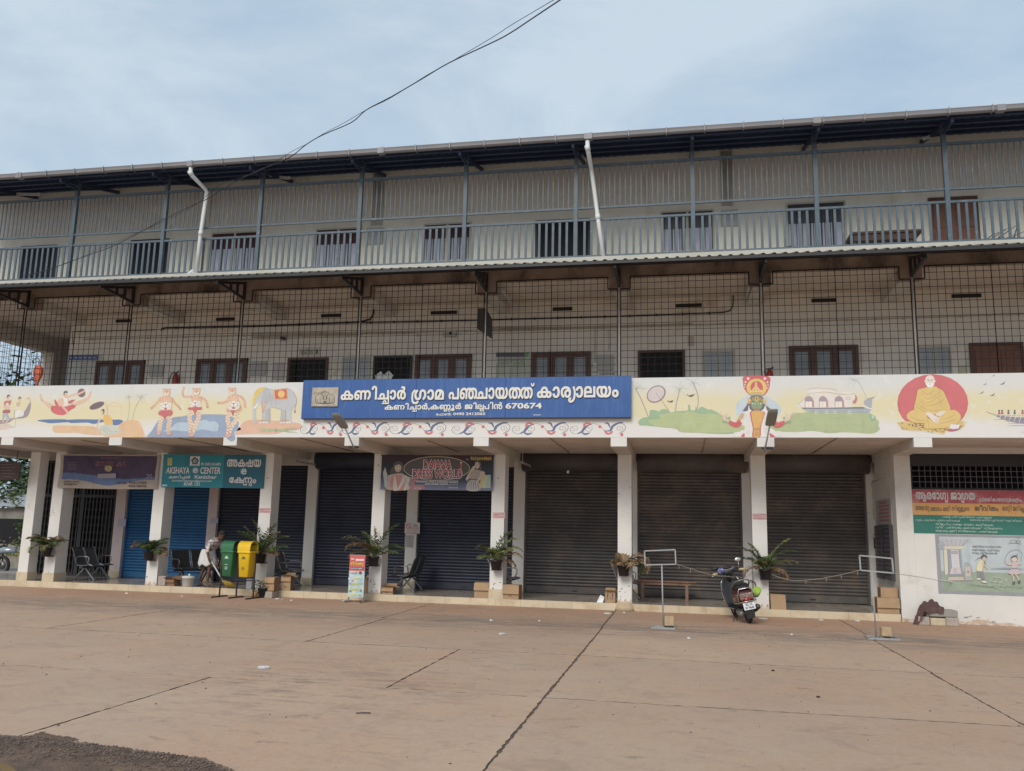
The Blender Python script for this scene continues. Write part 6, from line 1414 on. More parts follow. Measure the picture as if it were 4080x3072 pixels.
r = empty('corridor_camera', aY(1127, 1345, 2.0), 'small dark camera fixed high on the corridor wall', 'camera'); p = aY(1127, 1348, 2.0); mb = MB().use(M['black']); mb.box(p.x-.05, p.x+.04, 1.93, 2.098, p.z-.03, p.z+.03); mb.build('body', r); mb = MB().use(M['grey']); mb.tube([(p.x-.03, 1.95, p.z-.06), (p.x-.02, 1.99, p.z)], .03, 8); mb.build('lens', r)
red = mat('extinguisher_red', (.35, .03, .03), .35)
for (px, py, lab) in ((697, 1532, 'red fire extinguisher with black hose between the first two wooden windows'), (3067, 1505, 'red fire extinguisher above the painted crowned dancer')):
    p = aY(px, py, 1.98); r = empty('fire_extinguisher', (p.x, 1.98, p.z), lab, 'fire extinguisher', 'fire extinguishers on the corridor wall'); z = 4.98 if px < 1000 else 4.90
    h = aY(px, 1488 if px < 1000 else 1472, 1.98).z
    mb = MB().use(red); mb.lathe([(.075, z), (.08, z+.02), (.08, h-.1), (.05, h-.03), (.025, h)], (p.x, 1.98, 0), 14); mb.build('cylinder', r)
    mb = MB().use(M['black']); mb.bar((p.x, 1.98, h), (p.x+.09, 1.96, h+.06), .02); mb.bar((p.x, 1.98, h), (p.x+.08, 1.96, h+.02), .02); mb.tube([(p.x, 1.96, h+.02), (p.x-.1, 1.95, h), (p.x-.16, 1.95, h-.15), (p.x-.17, 1.96, h-.33)], .013, 6); mb.build('valve_and_hose', r)
p = aY(146, 1500, .16); r = empty('umbrella', (p.x, .16, 5.05), 'folded orange umbrella with hooked handle hung on the mesh at the far left', 'umbrella')
T_ = lambda x, y: aY(x/3.332, 1100+y/3.332, .15)
mb = MB(); c_ = [T_(515, 1185), T_(510, 1230), T_(505, 1300), T_(495, 1380), T_(483, 1450)]; orm = mat('umbrella_orange', (.62, .12, .05), .6, var=.3, vscale=20, dirt=(.65, .35, .3), dscale=14); mb.use(orm); R_ = []
for i, (c, rr) in enumerate(zip(c_, (.04, .11, .11, .06, .012))): R_.append([c+Vector((rr*(1+.25*(j % 2))*cos(j*pi/6), rr*.55*(1+.25*(j % 2))*sin(j*pi/6), .04*((j % 3)-1) if i == 1 else 0)) for j in range(12)])
mb.loft(R_, smooth=False); mb.build('folded_canopy', r)
mb = MB().use(M['black']); mb.tube([T_(515, 1190), T_(520, 1130), T_(517, 1100), T_(495, 1086), T_(470, 1090), T_(462, 1112)], .012, 6); mb.build('handle', r); mb = MB().use(M['steel']); mb.tube([T_(515, 1190), T_(470, 1458)], .007, 5); mb.build('shaft', r)
# ------------------------------------------------------------------ upper corridor furniture
r = empty('wooden_table', (18.5, 1.5, 7.83), 'old brown wooden table standing behind the upper railing', 'table')
a_, b_ = aY(3376, 945, 1.4), aY(3657, 940, 1.4); zt = (a_.z+b_.z)/2
mb = MB().use(mat('old_table_wood', (.12, .075, .055), .6, var=.25, vscale=8)); mb.box(a_.x, b_.x, 1.0, 1.7, zt-.05, zt); mb.build('table_top', r); mb = MB().use(M['wood']); mb.box(a_.x+.06, b_.x-.2, 1.03, 1.06, zt-.2, zt-.05); mb.build('apron', r)
for x in (a_.x+.06, b_.x-.26):
    for y in (1.06, 1.62): mb = MB().use(M['wood']); mb.box(x, x+.06, y, y+.06, 7.83, zt-.051); mb.build('leg', r)
r = empty('blue_drum', (17, 1.2, 7.83), 'blue plastic drum behind the upper railing near the last curtained window', 'drum'); p = aY(3146, 990, 1.3)
mb = MB().use(mat('drum_blue', (.03, .07, .14), .4)); mb.lathe([(.2, 7.832), (.22, 7.9), (.22, 8.12), (.17, 8.2), (.05, 8.23)], (p.x, 1.3, 0), 16); mb.build('body', r)
r = empty('dry_branches', (23, .9, 7.83), 'tangle of dry branches behind the upper railing at the far right', 'branches'); rb = random.Random(5); mb = MB().use(mat('dry_branch', (.13, .085, .065), .9))
for i in range(26):
    x = 22.4+rb.random()*2; p = Vector((x, .9+rb.random()*.4, 7.84+rb.random()*.15)); q = p+Vector((rb.uniform(-.1, .7), rb.uniform(-.2, .2), rb.uniform(.05, .45))); mb.tube([p, (p+q)/2+Vector((0, 0, rb.uniform(-.1, .1))), q], [.014, .01, .004], 4)
mb.build('branches', r)
p = aY(843, 1096, .9); r = empty('pink_basin', (p.x, .9, 7.83), 'pale pink basin behind the upper railing beside the left downpipe', 'basin'); mb = MB().use(mat('pink_plastic', (.55, .42, .42), .5)); mb.lathe([(.12, 7.832), (.19, 7.93), (.2, 7.935), (.12, 7.84)], (p.x, .8, 0), 16); mb.build('bowl', r)
# ------------------------------------------------------------------ overhead cables
cb = mat('cable_black', (.02, .022, .03), .5)
C0 = [(2231, 0), (2040, 127), (1960, 170), (1790, 250), (1680, 315), (1560, 385), (1461, 437), (1400, 488), (1285, 538), (1220, 576), (1165, 620), (1100, 652), (1020, 683), (900, 745), (830, 790), (760, 822), (640, 880), (560, 925), (440, 985), (300, 1035), (160, 1085), (90, 1100)]
C1 = [(2205, 0), (2040, 98), (1960, 150), (1790, 250), (1700, 300), (1560, 388), (1461, 437), (1370, 490), (1285, 535), (1220, 575), (1160, 605), (1060, 668), (1010, 690), (880, 735), (800, 800), (720, 850), (600, 905), (520, 940), (400, 990), (290, 1040), (170, 1080), (90, 1100)]
def cable(C, rad, lab):
    n = len(C); P = []
    for i, (x, y) in enumerate(C):
        t = (2231-x)/2150; t = max(0, min(1, t)); P.append(aY(x, y, -9+9.4*t**.7))
    Q = []
    ext = P[0]+(P[0]-P[1])*6; P = [ext]+P
    for i in range(len(P)-1):
        a, b, c, d = P[max(i-1, 0)], P[i], P[i+1], P[min(i+2, len(P)-1)]
        for j in range(4):
            t = j/4; Q.append(.5*((2*b)+(-a+c)*t+(2*a-5*b+4*c-d)*t*t+(-a+3*b-3*c+d)*t**3))
    Q.append(P[-1]); mb = MB().use(cb); mb.tube(Q, rad, 5); tag(mb.build('overhead_cable', None), lab, 'cable', 'twisted overhead cables')
cable(C0, .009, 'thick black overhead cable running down from the sky to the railing'); cable(C1, .0045, 'thin wire twisted round the thick overhead cable')
# ------------------------------------------------------------------ waiting benches
def make_bench(x, y, rz, lab):
    r = empty('waiting_bench', (x, y, TOPZ), lab, 'bench', 'steel waiting benches in the arcade', rz)
    prof = [(-.27, .385), (-.25, .41), (-.18, .425), (-.05, .405), (.08, .40), (.16, .42), (.20, .48), (.25, .62), (.31, .80), (.345, .865), (.36, .862)]
    for sx in (-.54, .02):
        mb = MB().use(M['chair']); mb.smooth = True; w = .51; n = len(prof)
        vs = [(sx+dx, yy-o*.012, zz-o*.004) for o in (0, -1) for dx in (0, w) for yy, zz in prof]
        fs = [(i, i+1, n+i+1, n+i) for i in range(n-1)]+[(2*n+i, 2*n+i+1, 3*n+i+1, 3*n+i) for i in range(n-1)]; mb.add(vs, fs); mb.smooth = False
        seat = mb.build('seat', r, world=False)
        mb = MB().use(M['steel'])
        for dx in (0, w): mb.tube([(sx+dx, yy, zz) for yy, zz in prof], .013, 6)
        mb.build('seat_edge', seat, world=False).location = (0, 0, 0)
    mb = MB().use(M['chair']); mb.box(-.6, .6, -.02, .06, .33, .385); mb.build('beam', r, world=False)
    for sx in (-.38, .38):
        mb = MB().use(M['steel']); mb.bar((sx, .02, .35), (sx, -.27, .02), .05, .035); mb.build('leg', r, world=False); mb = MB().use(M['steel']); mb.bar((sx, .02, .35), (sx, .30, .02), .05, .035); mb.build('leg', r, world=False)
    for sx in (-.575, .0, .565):
        if sx == 0: continue
        mb = MB().use(M['steel']); mb.tube([(sx, .16, .42), (sx, .19, .60), (sx, .13, .64), (sx, -.12, .64), (sx, -.17, .61), (sx, -.17, .52), (sx, -.13, .42)], .013, 6); mb.build('armrest', r, world=False)
    return r
for x, y, rz, w in ((.50, 3.0, 98, 'steel waiting bench in front of the collapsible gate'), (3.50, 3.1, 62, 'dark steel waiting bench in front of the second blue shutter'), (6.15, 3.1, 96, 'steel waiting bench behind the cardboard boxes right of the third column'), (9.42, 3.15, -88, 'steel waiting bench seen from behind its backs beside the no smoking notice'), (12.0, 3.05, 90, 'steel waiting bench half hidden behind the fifth column'), (15.0, 2.95, 90, 'steel waiting bench almost wholly hidden behind the sixth column')):
    make_bench(x, y, radians(rz), w)
# wooden bench
r = empty('wooden_bench', (16, 3.5, TOPZ), 'long narrow wooden bench in front of the grey brown shutter', 'bench'); bw = mat('worn_bench_wood', (.27, .155, .105), .7, var=.25, vscale=6)
mb = MB().use(bw); mb.box(15.16, 16.62, 3.4, 3.7, TOPZ+.42, TOPZ+.45); mb.build('seat', r); mb = MB().use(bw); mb.box(15.22, 16.5, 3.44, 3.47, TOPZ+.35, TOPZ+.419); mb.build('apron', r)
for x in (15.3, 16.36):
    for y in (3.43, 3.63): mb = MB().use(bw); mb.box(x, x+.07, y, y+.05, TOPZ, TOPZ+.418); mb.build('leg', r)
# ------------------------------------------------------------------ cardboard boxes, blocks, bucket
pr2 = mat('box_print', (.16, .09, .05), .8)
def box_thing(lab, x0, x1, y0, y1, z0, z1, flap=0, rz=0, m=None, open_=False, print_=True, side=None, group='cardboard boxes on the plinth'):
    cx, cy = (x0+x1)/2, (y0+y1)/2; r = empty('cardboard_box', (cx, cy, z0), lab, 'box', group, rz); w, d, h = (x1-x0)/2, (y1-y0)/2, z1-z0; t = .006
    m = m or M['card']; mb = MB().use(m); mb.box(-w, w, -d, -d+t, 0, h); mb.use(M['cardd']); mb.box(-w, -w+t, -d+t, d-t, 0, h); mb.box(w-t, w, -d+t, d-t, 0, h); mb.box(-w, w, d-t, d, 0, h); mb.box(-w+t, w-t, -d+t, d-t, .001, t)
    mb.build('carton', r, world=False)
    if not open_: mb = MB().use(m); mb.box(-w-.001, w+.001, -d-.001, -.002, h, h+t); mb.box(-w-.001, w+.001, .002, d+.001, h, h+t); mb.build('lid_flap', r, world=False)
    else:
        mb = MB().use(m); mb.add([(-w, -d, h), (w, -d, h), (w, -d-.10, h+.02), (-w, -d-.10, h+.02)], [(0, 1, 2, 3)]); mb.build('lid_flap', r, world=False)
        mb = MB().use(m); mb.add([(w, -d, h), (w, d, h), (w+.12, d, h-.03), (w+.12, -d, h-.03)], [(0, 1, 2, 3)]); mb.build('lid_flap', r, world=False)
        mb = MB().use(m); mb.add([(-w, d, h), (w, d, h), (w, d+.1, h+.05), (-w, d+.1, h+.05)], [(0, 1, 2, 3)]); mb.build('lid_flap', r, world=False)
    if flap: mb = MB().use(m); mb.add([(-w-.004, -d-.004, h), (w+.004, -d-.004, h), (w+.01, -d-.035, h-flap), (-w-.01, -d-.035, h-flap), (-w-.004, -d-.008, h), (w+.004, -d-.008, h), (w+.01, -d-.040, h-flap), (-w-.01, -d-.040, h-flap)], [(0, 1, 2, 3), (4, 5, 6, 7), (3, 2, 6, 7), (0, 3, 7, 4), (1, 2, 6, 5)]); mb.build('hanging_flap', r, world=False)
    if print_:
        mb = MB().use(pr2)
        for i in range(2): mb.box(-w*.35, w*.2, -d-.0015, -d-.0005, h*.18+i*.03, h*.18+i*.03+.012)
        mb.build('printed_mark', r, world=False)
    return r
box_thing('tall brown carton with hanging front flap beside the third column', 6.28, 6.56, 1.58, 1.86, TOPZ+.01, TOPZ+.32, .13)
box_thing('darker open carton behind the tall one beside the third column', 6.57, 6.80, 1.93, 2.2, TOPZ, TOPZ+.36, .14, .1, open_=True)
box_thing('low carton with printed front right of the fourth column', 9.18, 9.46, 1.96, 2.2, TOPZ, TOPZ+.19, .12, open_=True)
box_thing('leaning brown carton piece left of the fourth column', 8.70, 8.80, 1.98, 2.2, TOPZ, TOPZ+.36, 0, .2, open_=True, print_=False)
box_thing('square brown carton left of the fifth column', 11.47, 11.82, 1.97, 2.25, TOPZ, TOPZ+.34, .17, print_=False)
box_thing('square brown carton right of the fifth column', 12.18, 12.56, 1.90, 2.2, TOPZ, TOPZ+.32, .2, -.06)
bb = box_thing('open carton with two upward arrows left of the sixth column', 14.55, 14.78, 1.93, 2.13, TOPZ, TOPZ+.27, 0, .05, open_=True, print_=False)
mb = MB().use(M['black'])
for dx in (-.055, .055): mb.box(dx-.006, dx+.006, -.1022, -.1008, .07, .16); mb.add([(dx-.02, -.102, .16), (dx+.02, -.102, .16), (dx, -.102, .20)], [(0, 1, 2)])
mb.box(-.012, .012, -.1022, -.1008, .09, .10); mb.box(-.012, .012, -.1022, -.1008, .12, .13); mb.build('arrow_print', bb, world=False)
r = empty('paper_scrap', (14.5, 1.96, TOPZ), 'white paper leaning on the carton with arrows', 'paper'); mb = MB().use(M['pvc']); mb.add([(14.36, 1.95, TOPZ), (14.5, 1.95, TOPZ), (14.53, 1.99, TOPZ+.12), (14.44, 1.99, TOPZ+.17), (14.36, 1.954, TOPZ), (14.5, 1.954, TOPZ), (14.53, 1.994, TOPZ+.12), (14.44, 1.994, TOPZ+.17)], [(0, 1, 2, 3), (4, 5, 6, 7), (0, 1, 5, 4), (1, 2, 6, 5)]); mb.build('sheet', r)
box_thing('lower and wider of two cartons stacked by the right end wall', 20.40, 20.84, 1.93, 2.32, TOPZ, TOPZ+.32, .20, print_=False)
box_thing('upper carton of the two stacked by the right end wall', 20.50, 20.84, 2.02, 2.34, TOPZ+.328, TOPZ+.53, 0, print_=False)
box_thing('crumpled dark carton right of the second column', 3.36, 3.66, 1.97, 2.2, TOPZ, TOPZ+.19, .10, -.15, M['cardd'], open_=True, print_=False)
def block(name, lab, cat, x0, x1, y0, y1, z0, z1, m, bev=.012, rz=0):
    r = empty(name, ((x0+x1)/2, (y0+y1)/2, z0), lab, cat, rz=rz); w, d = (x1-x0)/2, (y1-y0)/2; mb = MB().use(m); mb.box(-w, w, -d, d, 0, z1-z0); mb.build('body', r, world=False, bevel=bev); return r
lat = mat('laterite_block', (.42, .36, .32), .9, var=.2, vscale=12, bump=.5)
block('stone_block', 'pale square block at the foot of the second column', 'block', 3.19, 3.40, 1.93, 2.15, TOPZ, TOPZ+.24, lat)
block('stone_block', 'pinkish block on the yard under the tall carton', 'block', 6.25, 6.54, 1.55, 1.86, 0, .155, lat)
for i, (x, y) in enumerate(((16.03, -1.12), (19.85, -1.3))): block('stone_block', ('tan block weighing down the left barrier stand', 'tan block weighing down the right barrier stand')[i], 'block', x-.09, x+.09, y-.07, y+.07, .03, .21 if i == 0 else .19, mat('tan_block', (.50, .36, .22), .9, var=.15, vscale=15, bump=.5), .015, .1)
r = empty('cardboard_sheet', (18.35, 1.93, TOPZ), 'flat brown cardboard sheet leaning right of the seventh column', 'cardboard'); mb = MB().use(M['card']); P = [(18.2, 1.94, TOPZ), (18.52, 1.94, TOPZ), (18.52, 2.05, TOPZ+.31), (18.2, 2.05, TOPZ+.32)]; mb.add(P+[(x, y+.006, z) for x, y, z in P], [(0, 1, 2, 3), (4, 5, 6, 7), (0, 1, 5, 4), (1, 2, 6, 5), (2, 3, 7, 6), (3, 0, 4, 7)]); mb.build('sheet', r)
r = empty('bucket', (3.96, 1.99, TOPZ), 'white plastic bucket with lid in front of the blue shutter', 'bucket'); mb = MB().use(mat('bucket_white', (.60, .60, .56), .4, var=.08)); mb.lathe([(.125, 0), (.14, .01), (.15, .2), (.165, .205), (.165, .235), (.155, .24), (.155, .26), (.02, .265)], (3.98, 2.03, TOPZ), 22); mb.build('pail', r); mb = MB().use(M['pvc']); mb.lathe([(.02, .265), (.025, .28), (.02, .31), (.01, .315)], (4.0, 2.03, TOPZ), 10); mb.build('lid_knob', r)
# brick pile with cloth
r0 = lambda *a: None
for i, (x0, x1, y0, y1, z0, z1, lab, m) in enumerate(((21.08, 21.30, 1.42, 1.7, 0, .17, 'rough grey block at the left foot of the block pile', lat), (21.31, 21.60, 1.40, 1.66, 0, .15, 'pale cream block in the middle of the block pile', mat('cream_block', (.55, .46, .32), .9, var=.15, vscale=12, bump=.5)), (21.61, 21.86, 1.42, 1.80, 0, .17, 'grey block at the right foot of the block pile', lat), (21.25, 21.86, 1.46, 1.84, .175, .31, 'long grey concrete block on top of the block pile', M['concrete']))):
    block('concrete_block', lab, 'block', x0, x1, y0, y1, z0, z1, m, .015)
cl = empty('brown_cloth', (21.3, 1.6, .3), 'crumpled brown cloth thrown over the block pile by the end wall', 'cloth'); mb = MB().use(mat('brown_cloth', (.115, .062, .058), .9, var=.25, vscale=12)); mb.smooth = True; rb = random.Random(11); nx, ny = 12, 8; vs = []
for j in range(ny+1):
    for i in range(nx+1):
        u, v = i/nx, j/ny; x = 21.12+.45*u+.04*sin(v*7); y = 1.40+.42*v; base = .33 if u > .3 else .33-(.3-u)*.75; vs.append((x, y, base+.10*sin(pi*u)*v+rb.uniform(0, .045)+(.06 if u > .6 and v > .4 else 0)-(.08 if v == 0 else 0)))
mb.add(vs, [(j*(nx+1)+i, j*(nx+1)+i+1, (j+1)*(nx+1)+i+1, (j+1)*(nx+1)+i) for j in range(ny) for i in range(nx)]); mb.build('folds', cl)
mb = MB().use(MATS['brown_cloth']); W = [Vector(p) for p in ((20.98, 1.45, .0), (21.1, 1.40, .04), (21.2, 1.39, .28), (21.32, 1.38, .22), (21.28, 1.44, .36), (21.15, 1.5, .34), (21.04, 1.5, .14))]; mb.add(W+[w+Vector((0, .02, .0)) for w in W], [tuple(range(7)), tuple(range(13, 6, -1))]+[(i, (i+1) % 7, 7+(i+1) % 7, 7+i) for i in range(7)]); mb.build('hanging_corner', cl)
# ------------------------------------------------------------------ barrier stands and rope
gv = M['galv']
def stand(lab, px0, px1, zt, zb, poleX, y, base):
    r = empty('barrier_stand', (poleX, y, 0), lab, 'barrier stand', 'steel barrier stands')
    mb = MB().use(gv); mb.tube([(poleX, y, .02), (poleX-.02, y, zb)], .014, 8); mb.build('pole', r)
    mb = MB().use(gv); t = .024
    (xa, za), (xb, zb_) = px0, px1; zta, ztb, zba, zbb = zt; 
    for p, q in (((xa, zta), (xb, ztb)), ((xb, ztb), (xb+.01, zbb)), ((xb+.01, zbb), (xa+.01, zba)), ((xa+.01, zba), (xa, zta))): mb.bar((p[0], y, p[1]), (q[0], y, q[1]), t)
    mb.build('top_frame', r)
    mb = MB().use(gv); x0, x1, y0, y1 = base
    for p, q in (((x0, y0), (x1, y0)), ((x1, y0), (x1, y1)), ((x1, y1), (x0, y1)), ((x0, y1), (x0, y0))): mb.bar((*p, .014), (*q, .014), .028)
    mb.bar(((x0+x1)/2, y0, .014), ((x0+x1)/2, y1, .014), .026); mb.build('base', r); return r
f = lambda px, py, y: aY(px, py, y)
y1_ = -1.2; A_, B_, C_, D_ = f(2568, 2195, y1_), f(2690, 2190, y1_), f(2697, 2248, y1_), f(2574, 2251, y1_)
stand('steel barrier stand left of the scooter', (A_.x, 0), (B_.x, 0), (A_.z, B_.z, D_.z, C_.z), D_.z, f(2643, 2490, y1_).x, y1_, (15.72, 16.14, -1.42, -1.08))
y2_ = -1.4; A2, B2, C2, D2 = f(3424, 2213, y2_), f(3554, 2225, y2_), f(3556, 2283, y2_), f(3426, 2272, y2_)
stand('steel barrier stand in front of the right end wall', (A2.x, 0), (B2.x, 0), (A2.z, B2.z, D2.z, C2.z), D2.z-.02, f(3489, 2500, y2_).x, y2_, (19.5, 20.0, -1.62, -1.2))
def rope(pts, lab, rad=.006, bits=0):
    P = [Vector(p) for p in pts]; Q = []
    for i in range(len(P)-1):
        a, b, c, d = P[max(i-1, 0)], P[i], P[i+1], P[min(i+2, len(P)-1)]
        for j in range(5): t = j/5; Q.append(.5*((2*b)+(-a+c)*t+(2*a-5*b+4*c-d)*t*t+(-a+3*b-3*c+d)*t**3))
    Q.append(P[-1]); m_ = mat('rope', (.52, .46, .38), .8, var=.2, vscale=20); mb = MB().use(m_); mb.tube(Q, rad, 6); o = mb.build('rope', None); tag(o, lab, 'rope', 'ropes strung between the stands')
    if bits:
        mb = MB().use(m_)
        for i in bits: p = Q[int(i*(len(Q)-1))]; mb.tube([p, p+Vector((.01, 0, -.04)), p+Vector((-.005, 0, -.08))], rad*.7, 4)
        mb.build('knot', o)
rope([C_, f(2750, 2265, -.6), f(2830, 2290, .0), f(2900, 2297, .7), f(2963, 2302, 1.9), (17.84, 1.91, .95)], 'rope from the left barrier stand over the scooter to the seventh column', bits=(.05, .22))
rope([(18.16, 1.91, .93), f(3150, 2312, .9), f(3250, 2308, .1), f(3350, 2290, -.7), D2], 'rope from the seventh column to the right barrier stand', bits=(.4, .6, .75, .95))
rope([C2, f(3600, 2290, -.8), f(3700, 2305, .9), f(3790, 2325, 1.9)], 'rope from the right barrier stand to the end wall')

# ------------------------------------------------------------------ potted palms on the columns
pot = mat('black_pot', (.018, .018, .022), .45); soil = mat('pot_soil', (.06, .04, .03), .95)
leafg = [mat('palm_leaf_green', (.085, .125, .042), .55, var=.35, vscale=14), mat('palm_leaf_olive', (.17, .165, .07), .6, var=.3, vscale=14), mat('palm_leaf_dry', (.32, .22, .13), .85, var=.3, vscale=16), mat('palm_leaf_light', (.22, .27, .11), .55, var=.3, vscale=14)]
def frond(mb, r, base, az, up_, ln, droop, m, n=26, wid=.16, fold=.0):
    ln *= 1.0; droop *= .78; wid *= 1.35; up_ = min(up_+.1, 1.55)
    """arching rachis with paired narrow leaflets"""
    mb.use(m); P = []; d = Vector((cos(az), sin(az), 0)); p = Vector(base); el = up_
    for i in range(n+1): P.append(p.copy()); v = d*cos(el)+Vector((0, 0, 1))*sin(el); p = p+v*(ln/n); el -= droop/n*(.4+1.4*i/n)
    mb.tube([P[0], P[n//3], P[2*n//3], P[n]], [.006, .005, .003, .0015], 4)
    for i in range(int(n*.22), n+1):
        t = i/n; v = (P[min(i+1, n)]-P[max(i-1, 0)]).normalized(); s = v.cross(Vector((0, 0, 1))); s = s.normalized() if s.length > .05 else Vector((-sin(az), cos(az), 0)); u = s.cross(v)
        L_ = wid*(1.2*sin(pi*min(1, .15+t*.9))**.6+.15)*r.uniform(.8, 1.1)
        for sg in (-1, 1):
            q = P[i]; tip = q+(s*sg*.75+v*.6-Vector((0, 0, 1))*r.uniform(.1, .55)+u*r.uniform(.0, .35))*L_; mid = (q+tip)/2+u*.02; w = v*.0105
            mb.add([q-w, q+w, mid+w*1.4, tip, mid-w*1.4], [(0, 1, 2, 3, 4)])
def pot_mesh(r, rad=.13, h=.2, loc=(0, 0, 0)):
    mb = MB().use(pot); x, y, z = loc; mb.lathe([(rad*.72, 0), (rad*.78, .01), (rad, h-.03), (rad*1.08, h-.028), (rad*1.08, h), (rad*.95, h), (rad*.93, h-.03)], (x, y, z), 18); o = mb.build('pot', r, world=False)
    mb = MB().use(soil); mb.lathe([(rad*.92, h-.035), (rad*.01, h-.025)], (x, y, z), 14); mb.build('soil', o, world=False)
def wall_palm(k, x, z, seed, spec, lab, rad=.135, h=.21):
    y = 1.92-.17; r = empty('potted_palm', (x, y, z), lab, 'potted palm', 'potted palms hung on the columns'); pot_mesh(r, rad, h)
    mb = MB().use(M['black']); mb.box(-.10, .10, -.08, .165, -.02, -.002); mb.bar((-.08, .165, -.02), (-.08, -.05, -.02), .012); mb.bar((.09, .15, -.02), (.13, .05, .03), .012); mb.build('shelf_bracket', r, world=False)
    q = random.Random(seed)
    for (az, up_, ln, dr, m) in spec:
        mb = MB(); frond(mb, q, (q.uniform(-.04, .04), q.uniform(-.03, .03), h-.04), radians(az), radians(up_), ln, radians(dr), leafg[m], wid=.11+.05*q.random()); mb.build('frond', r, world=False)
    mb = MB().use(leafg[1])
    for i in range(5): mb.tube([(q.uniform(-.05, .05), q.uniform(-.05, .05), h-.04), (q.uniform(-.07, .07), q.uniform(-.07, .07), h+.15)], [.009, .005], 5)
    mb.build('stem', r, world=False)
    return r
def autos(seed, n, size, dry, lo=35, hi=85):
    q = random.Random(seed); return [(360*i/n+q.uniform(-25, 25), q.uniform(lo, hi), size*q.uniform(.7, 1.1), q.uniform(90, 170), 2 if q.random() < dry else q.choice((0, 0, 1, 3))) for i in range(n)]
def pz(px, py): return aY(px, py, 1.75)
P0 = pz(190, 2215); wall_palm(0, P0.x-.05, P0.z, 1, autos(21, 15, .62, .25, 30, 80), 'bushy potted palm hung on the first front column')
P1 = pz(592, 2231); wall_palm(1, P1.x, P1.z, 2, [(200, 60, .6, 120, 1), (175, 45, .66, 130, 2), (-10, 50, .62, 90, 0), (20, 62, .66, 100, 0), (-30, 30, .5, 110, 0), (-80, 50, .5, 120, 0), (250, 55, .5, 120, 0), (100, 70, .5, 110, 0), (-5, 15, .45, 80, 2), (60, 40, .5, 120, 1), (-50, 72, .55, 130, 0)], 'potted palm with wide arching fronds on the second front column')
P2 = pz(1034, 2241); wall_palm(2, P2.x+.02, P2.z, 3, [(195, 70, .85, 60, 1), (178, 62, .92, 85, 0), (188, 78, .95, 40, 0), (-8, 74, .95, 60, 0), (5, 58, .9, 95, 0), (-20, 66, .85, 80, 1), (10, 40, .75, 95, 0), (-35, 40, .6, 110, 0), (-90, 60, .6, 120, 0), (170, 40, .7, 100, 1), (80, 75, .7, 80, 0), (-15, 25, .55, 90, 2)], 'tall potted palm on the third front column behind the yellow bin')
P3 = pz(1491, 2253); wall_palm(3, P3.x-.03, P3.z, 4, [(185, 62, 1.0, 120, 1), (175, 50, .95, 140, 2), (192, 40, .7, 150, 1), (-5, 72, 1.05, 75, 0), (5, 45, .85, 105, 0), (-12, 30, .7, 80, 0), (160, 78, .8, 90, 0), (-60, 60, .55, 120, 0), (200, 70, .7, 150, 2), (100, 60, .7, 110, 0), (220, 20, .45, 150, 2), (178, 88, .75, 8, 2)], 'potted palm with drooping dry fronds on the fourth front column')
P4 = pz(1976, 2269); wall_palm(4, P4.x, P4.z, 5, [(180, 58, .66, 110, 0), (190, 70, .6, 110, 1), (175, 35, .5, 100, 3), (0, 78, .85, 120, 3), (10, 60, .8, 140, 3), (-10, 82, .9, 90, 0), (-5, 42, .7, 120, 2), (8, 20, .55, 130, 2), (-60, 60, .5, 110, 3), (250, 66, .5, 100, 3), (90, 70, .6, 100, 0), (-30, 72, .6, 150, 1)], 'potted palm with light green upright leaves on the fifth front column')
P5 = pz(2488, 2292); wall_palm(5, P5.x-.02, P5.z, 6, [(0, 62, .75, 175, 2), (8, 50, .8, 180, 2), (-10, 40, .75, 190, 2), (4, 35, .6, 190, 1), (170, 60, .38, 150, 2), (190, 45, .34, 160, 2), (-60, 50, .34, 160, 2), (250, 60, .3, 160, 2), (30, 45, .7, 185, 2), (120, 75, .4, 80, 2), (15, 30, .55, 200, 0)], 'dead brown potted palm hanging on the sixth front column')
P6 = pz(3046, 2307); wall_palm(6, P6.x+.02, P6.z, 7, [(180, 62, .8, 85, 0), (188, 45, .78, 110, 0), (172, 74, .7, 60, 0), (0, 58, .85, 95, 0), (-8, 68, .95, 70, 3), (6, 40, .75, 95, 1), (195, 25, .6, 150, 2), (-15, 20, .55, 150, 2), (-70, 60, .5, 110, 0), (240, 55, .55, 120, 1), (90, 70, .6, 100, 0), (15, 12, .5, 140, 2)], 'potted palm with long green fronds on the seventh front column above the scooter')
# small plants by the bins
r = empty('potted_plant', (6.27, 1.62, 0), 'small black pot of dusty leaves on the ground beside the bin stand', 'potted plant'); pot_mesh(r, .13, .23, (0, 0, 0)); q = random.Random(8); mb = MB().use(mat('dusty_leaf', (.14, .15, .12), .8, var=.4, vscale=20))
for i in range(130):
    a = q.uniform(0, 6.28); rr = q.uniform(0, .17); p = Vector((rr*cos(a), rr*sin(a), .24+q.uniform(0, .17))); s = q.uniform(.015, .032); u = Vector((q.uniform(-1, 1), q.uniform(-1, 1), q.uniform(-.4, .8))).normalized()*s; v = u.cross(Vector((q.uniform(-1, 1), 1, .3))).normalized()*s*.6; mb.add([p-u, p+v, p+u, p-v], [(0, 1, 2, 3)])
mb.build('leaves', r, world=False)
r = empty('potted_plant', (6.08, 1.55, 0), 'tiny plant in a tan pot between the bin stand and the black pot', 'potted plant'); mb = MB().use(mat('tan_pot', (.40, .24, .13), .8)); mb.lathe([(.06, 0), (.09, .13), (.08, .14)], (0, 0, 0), 12); mb.build('pot', r, world=False); mb = MB().use(leafg[0])
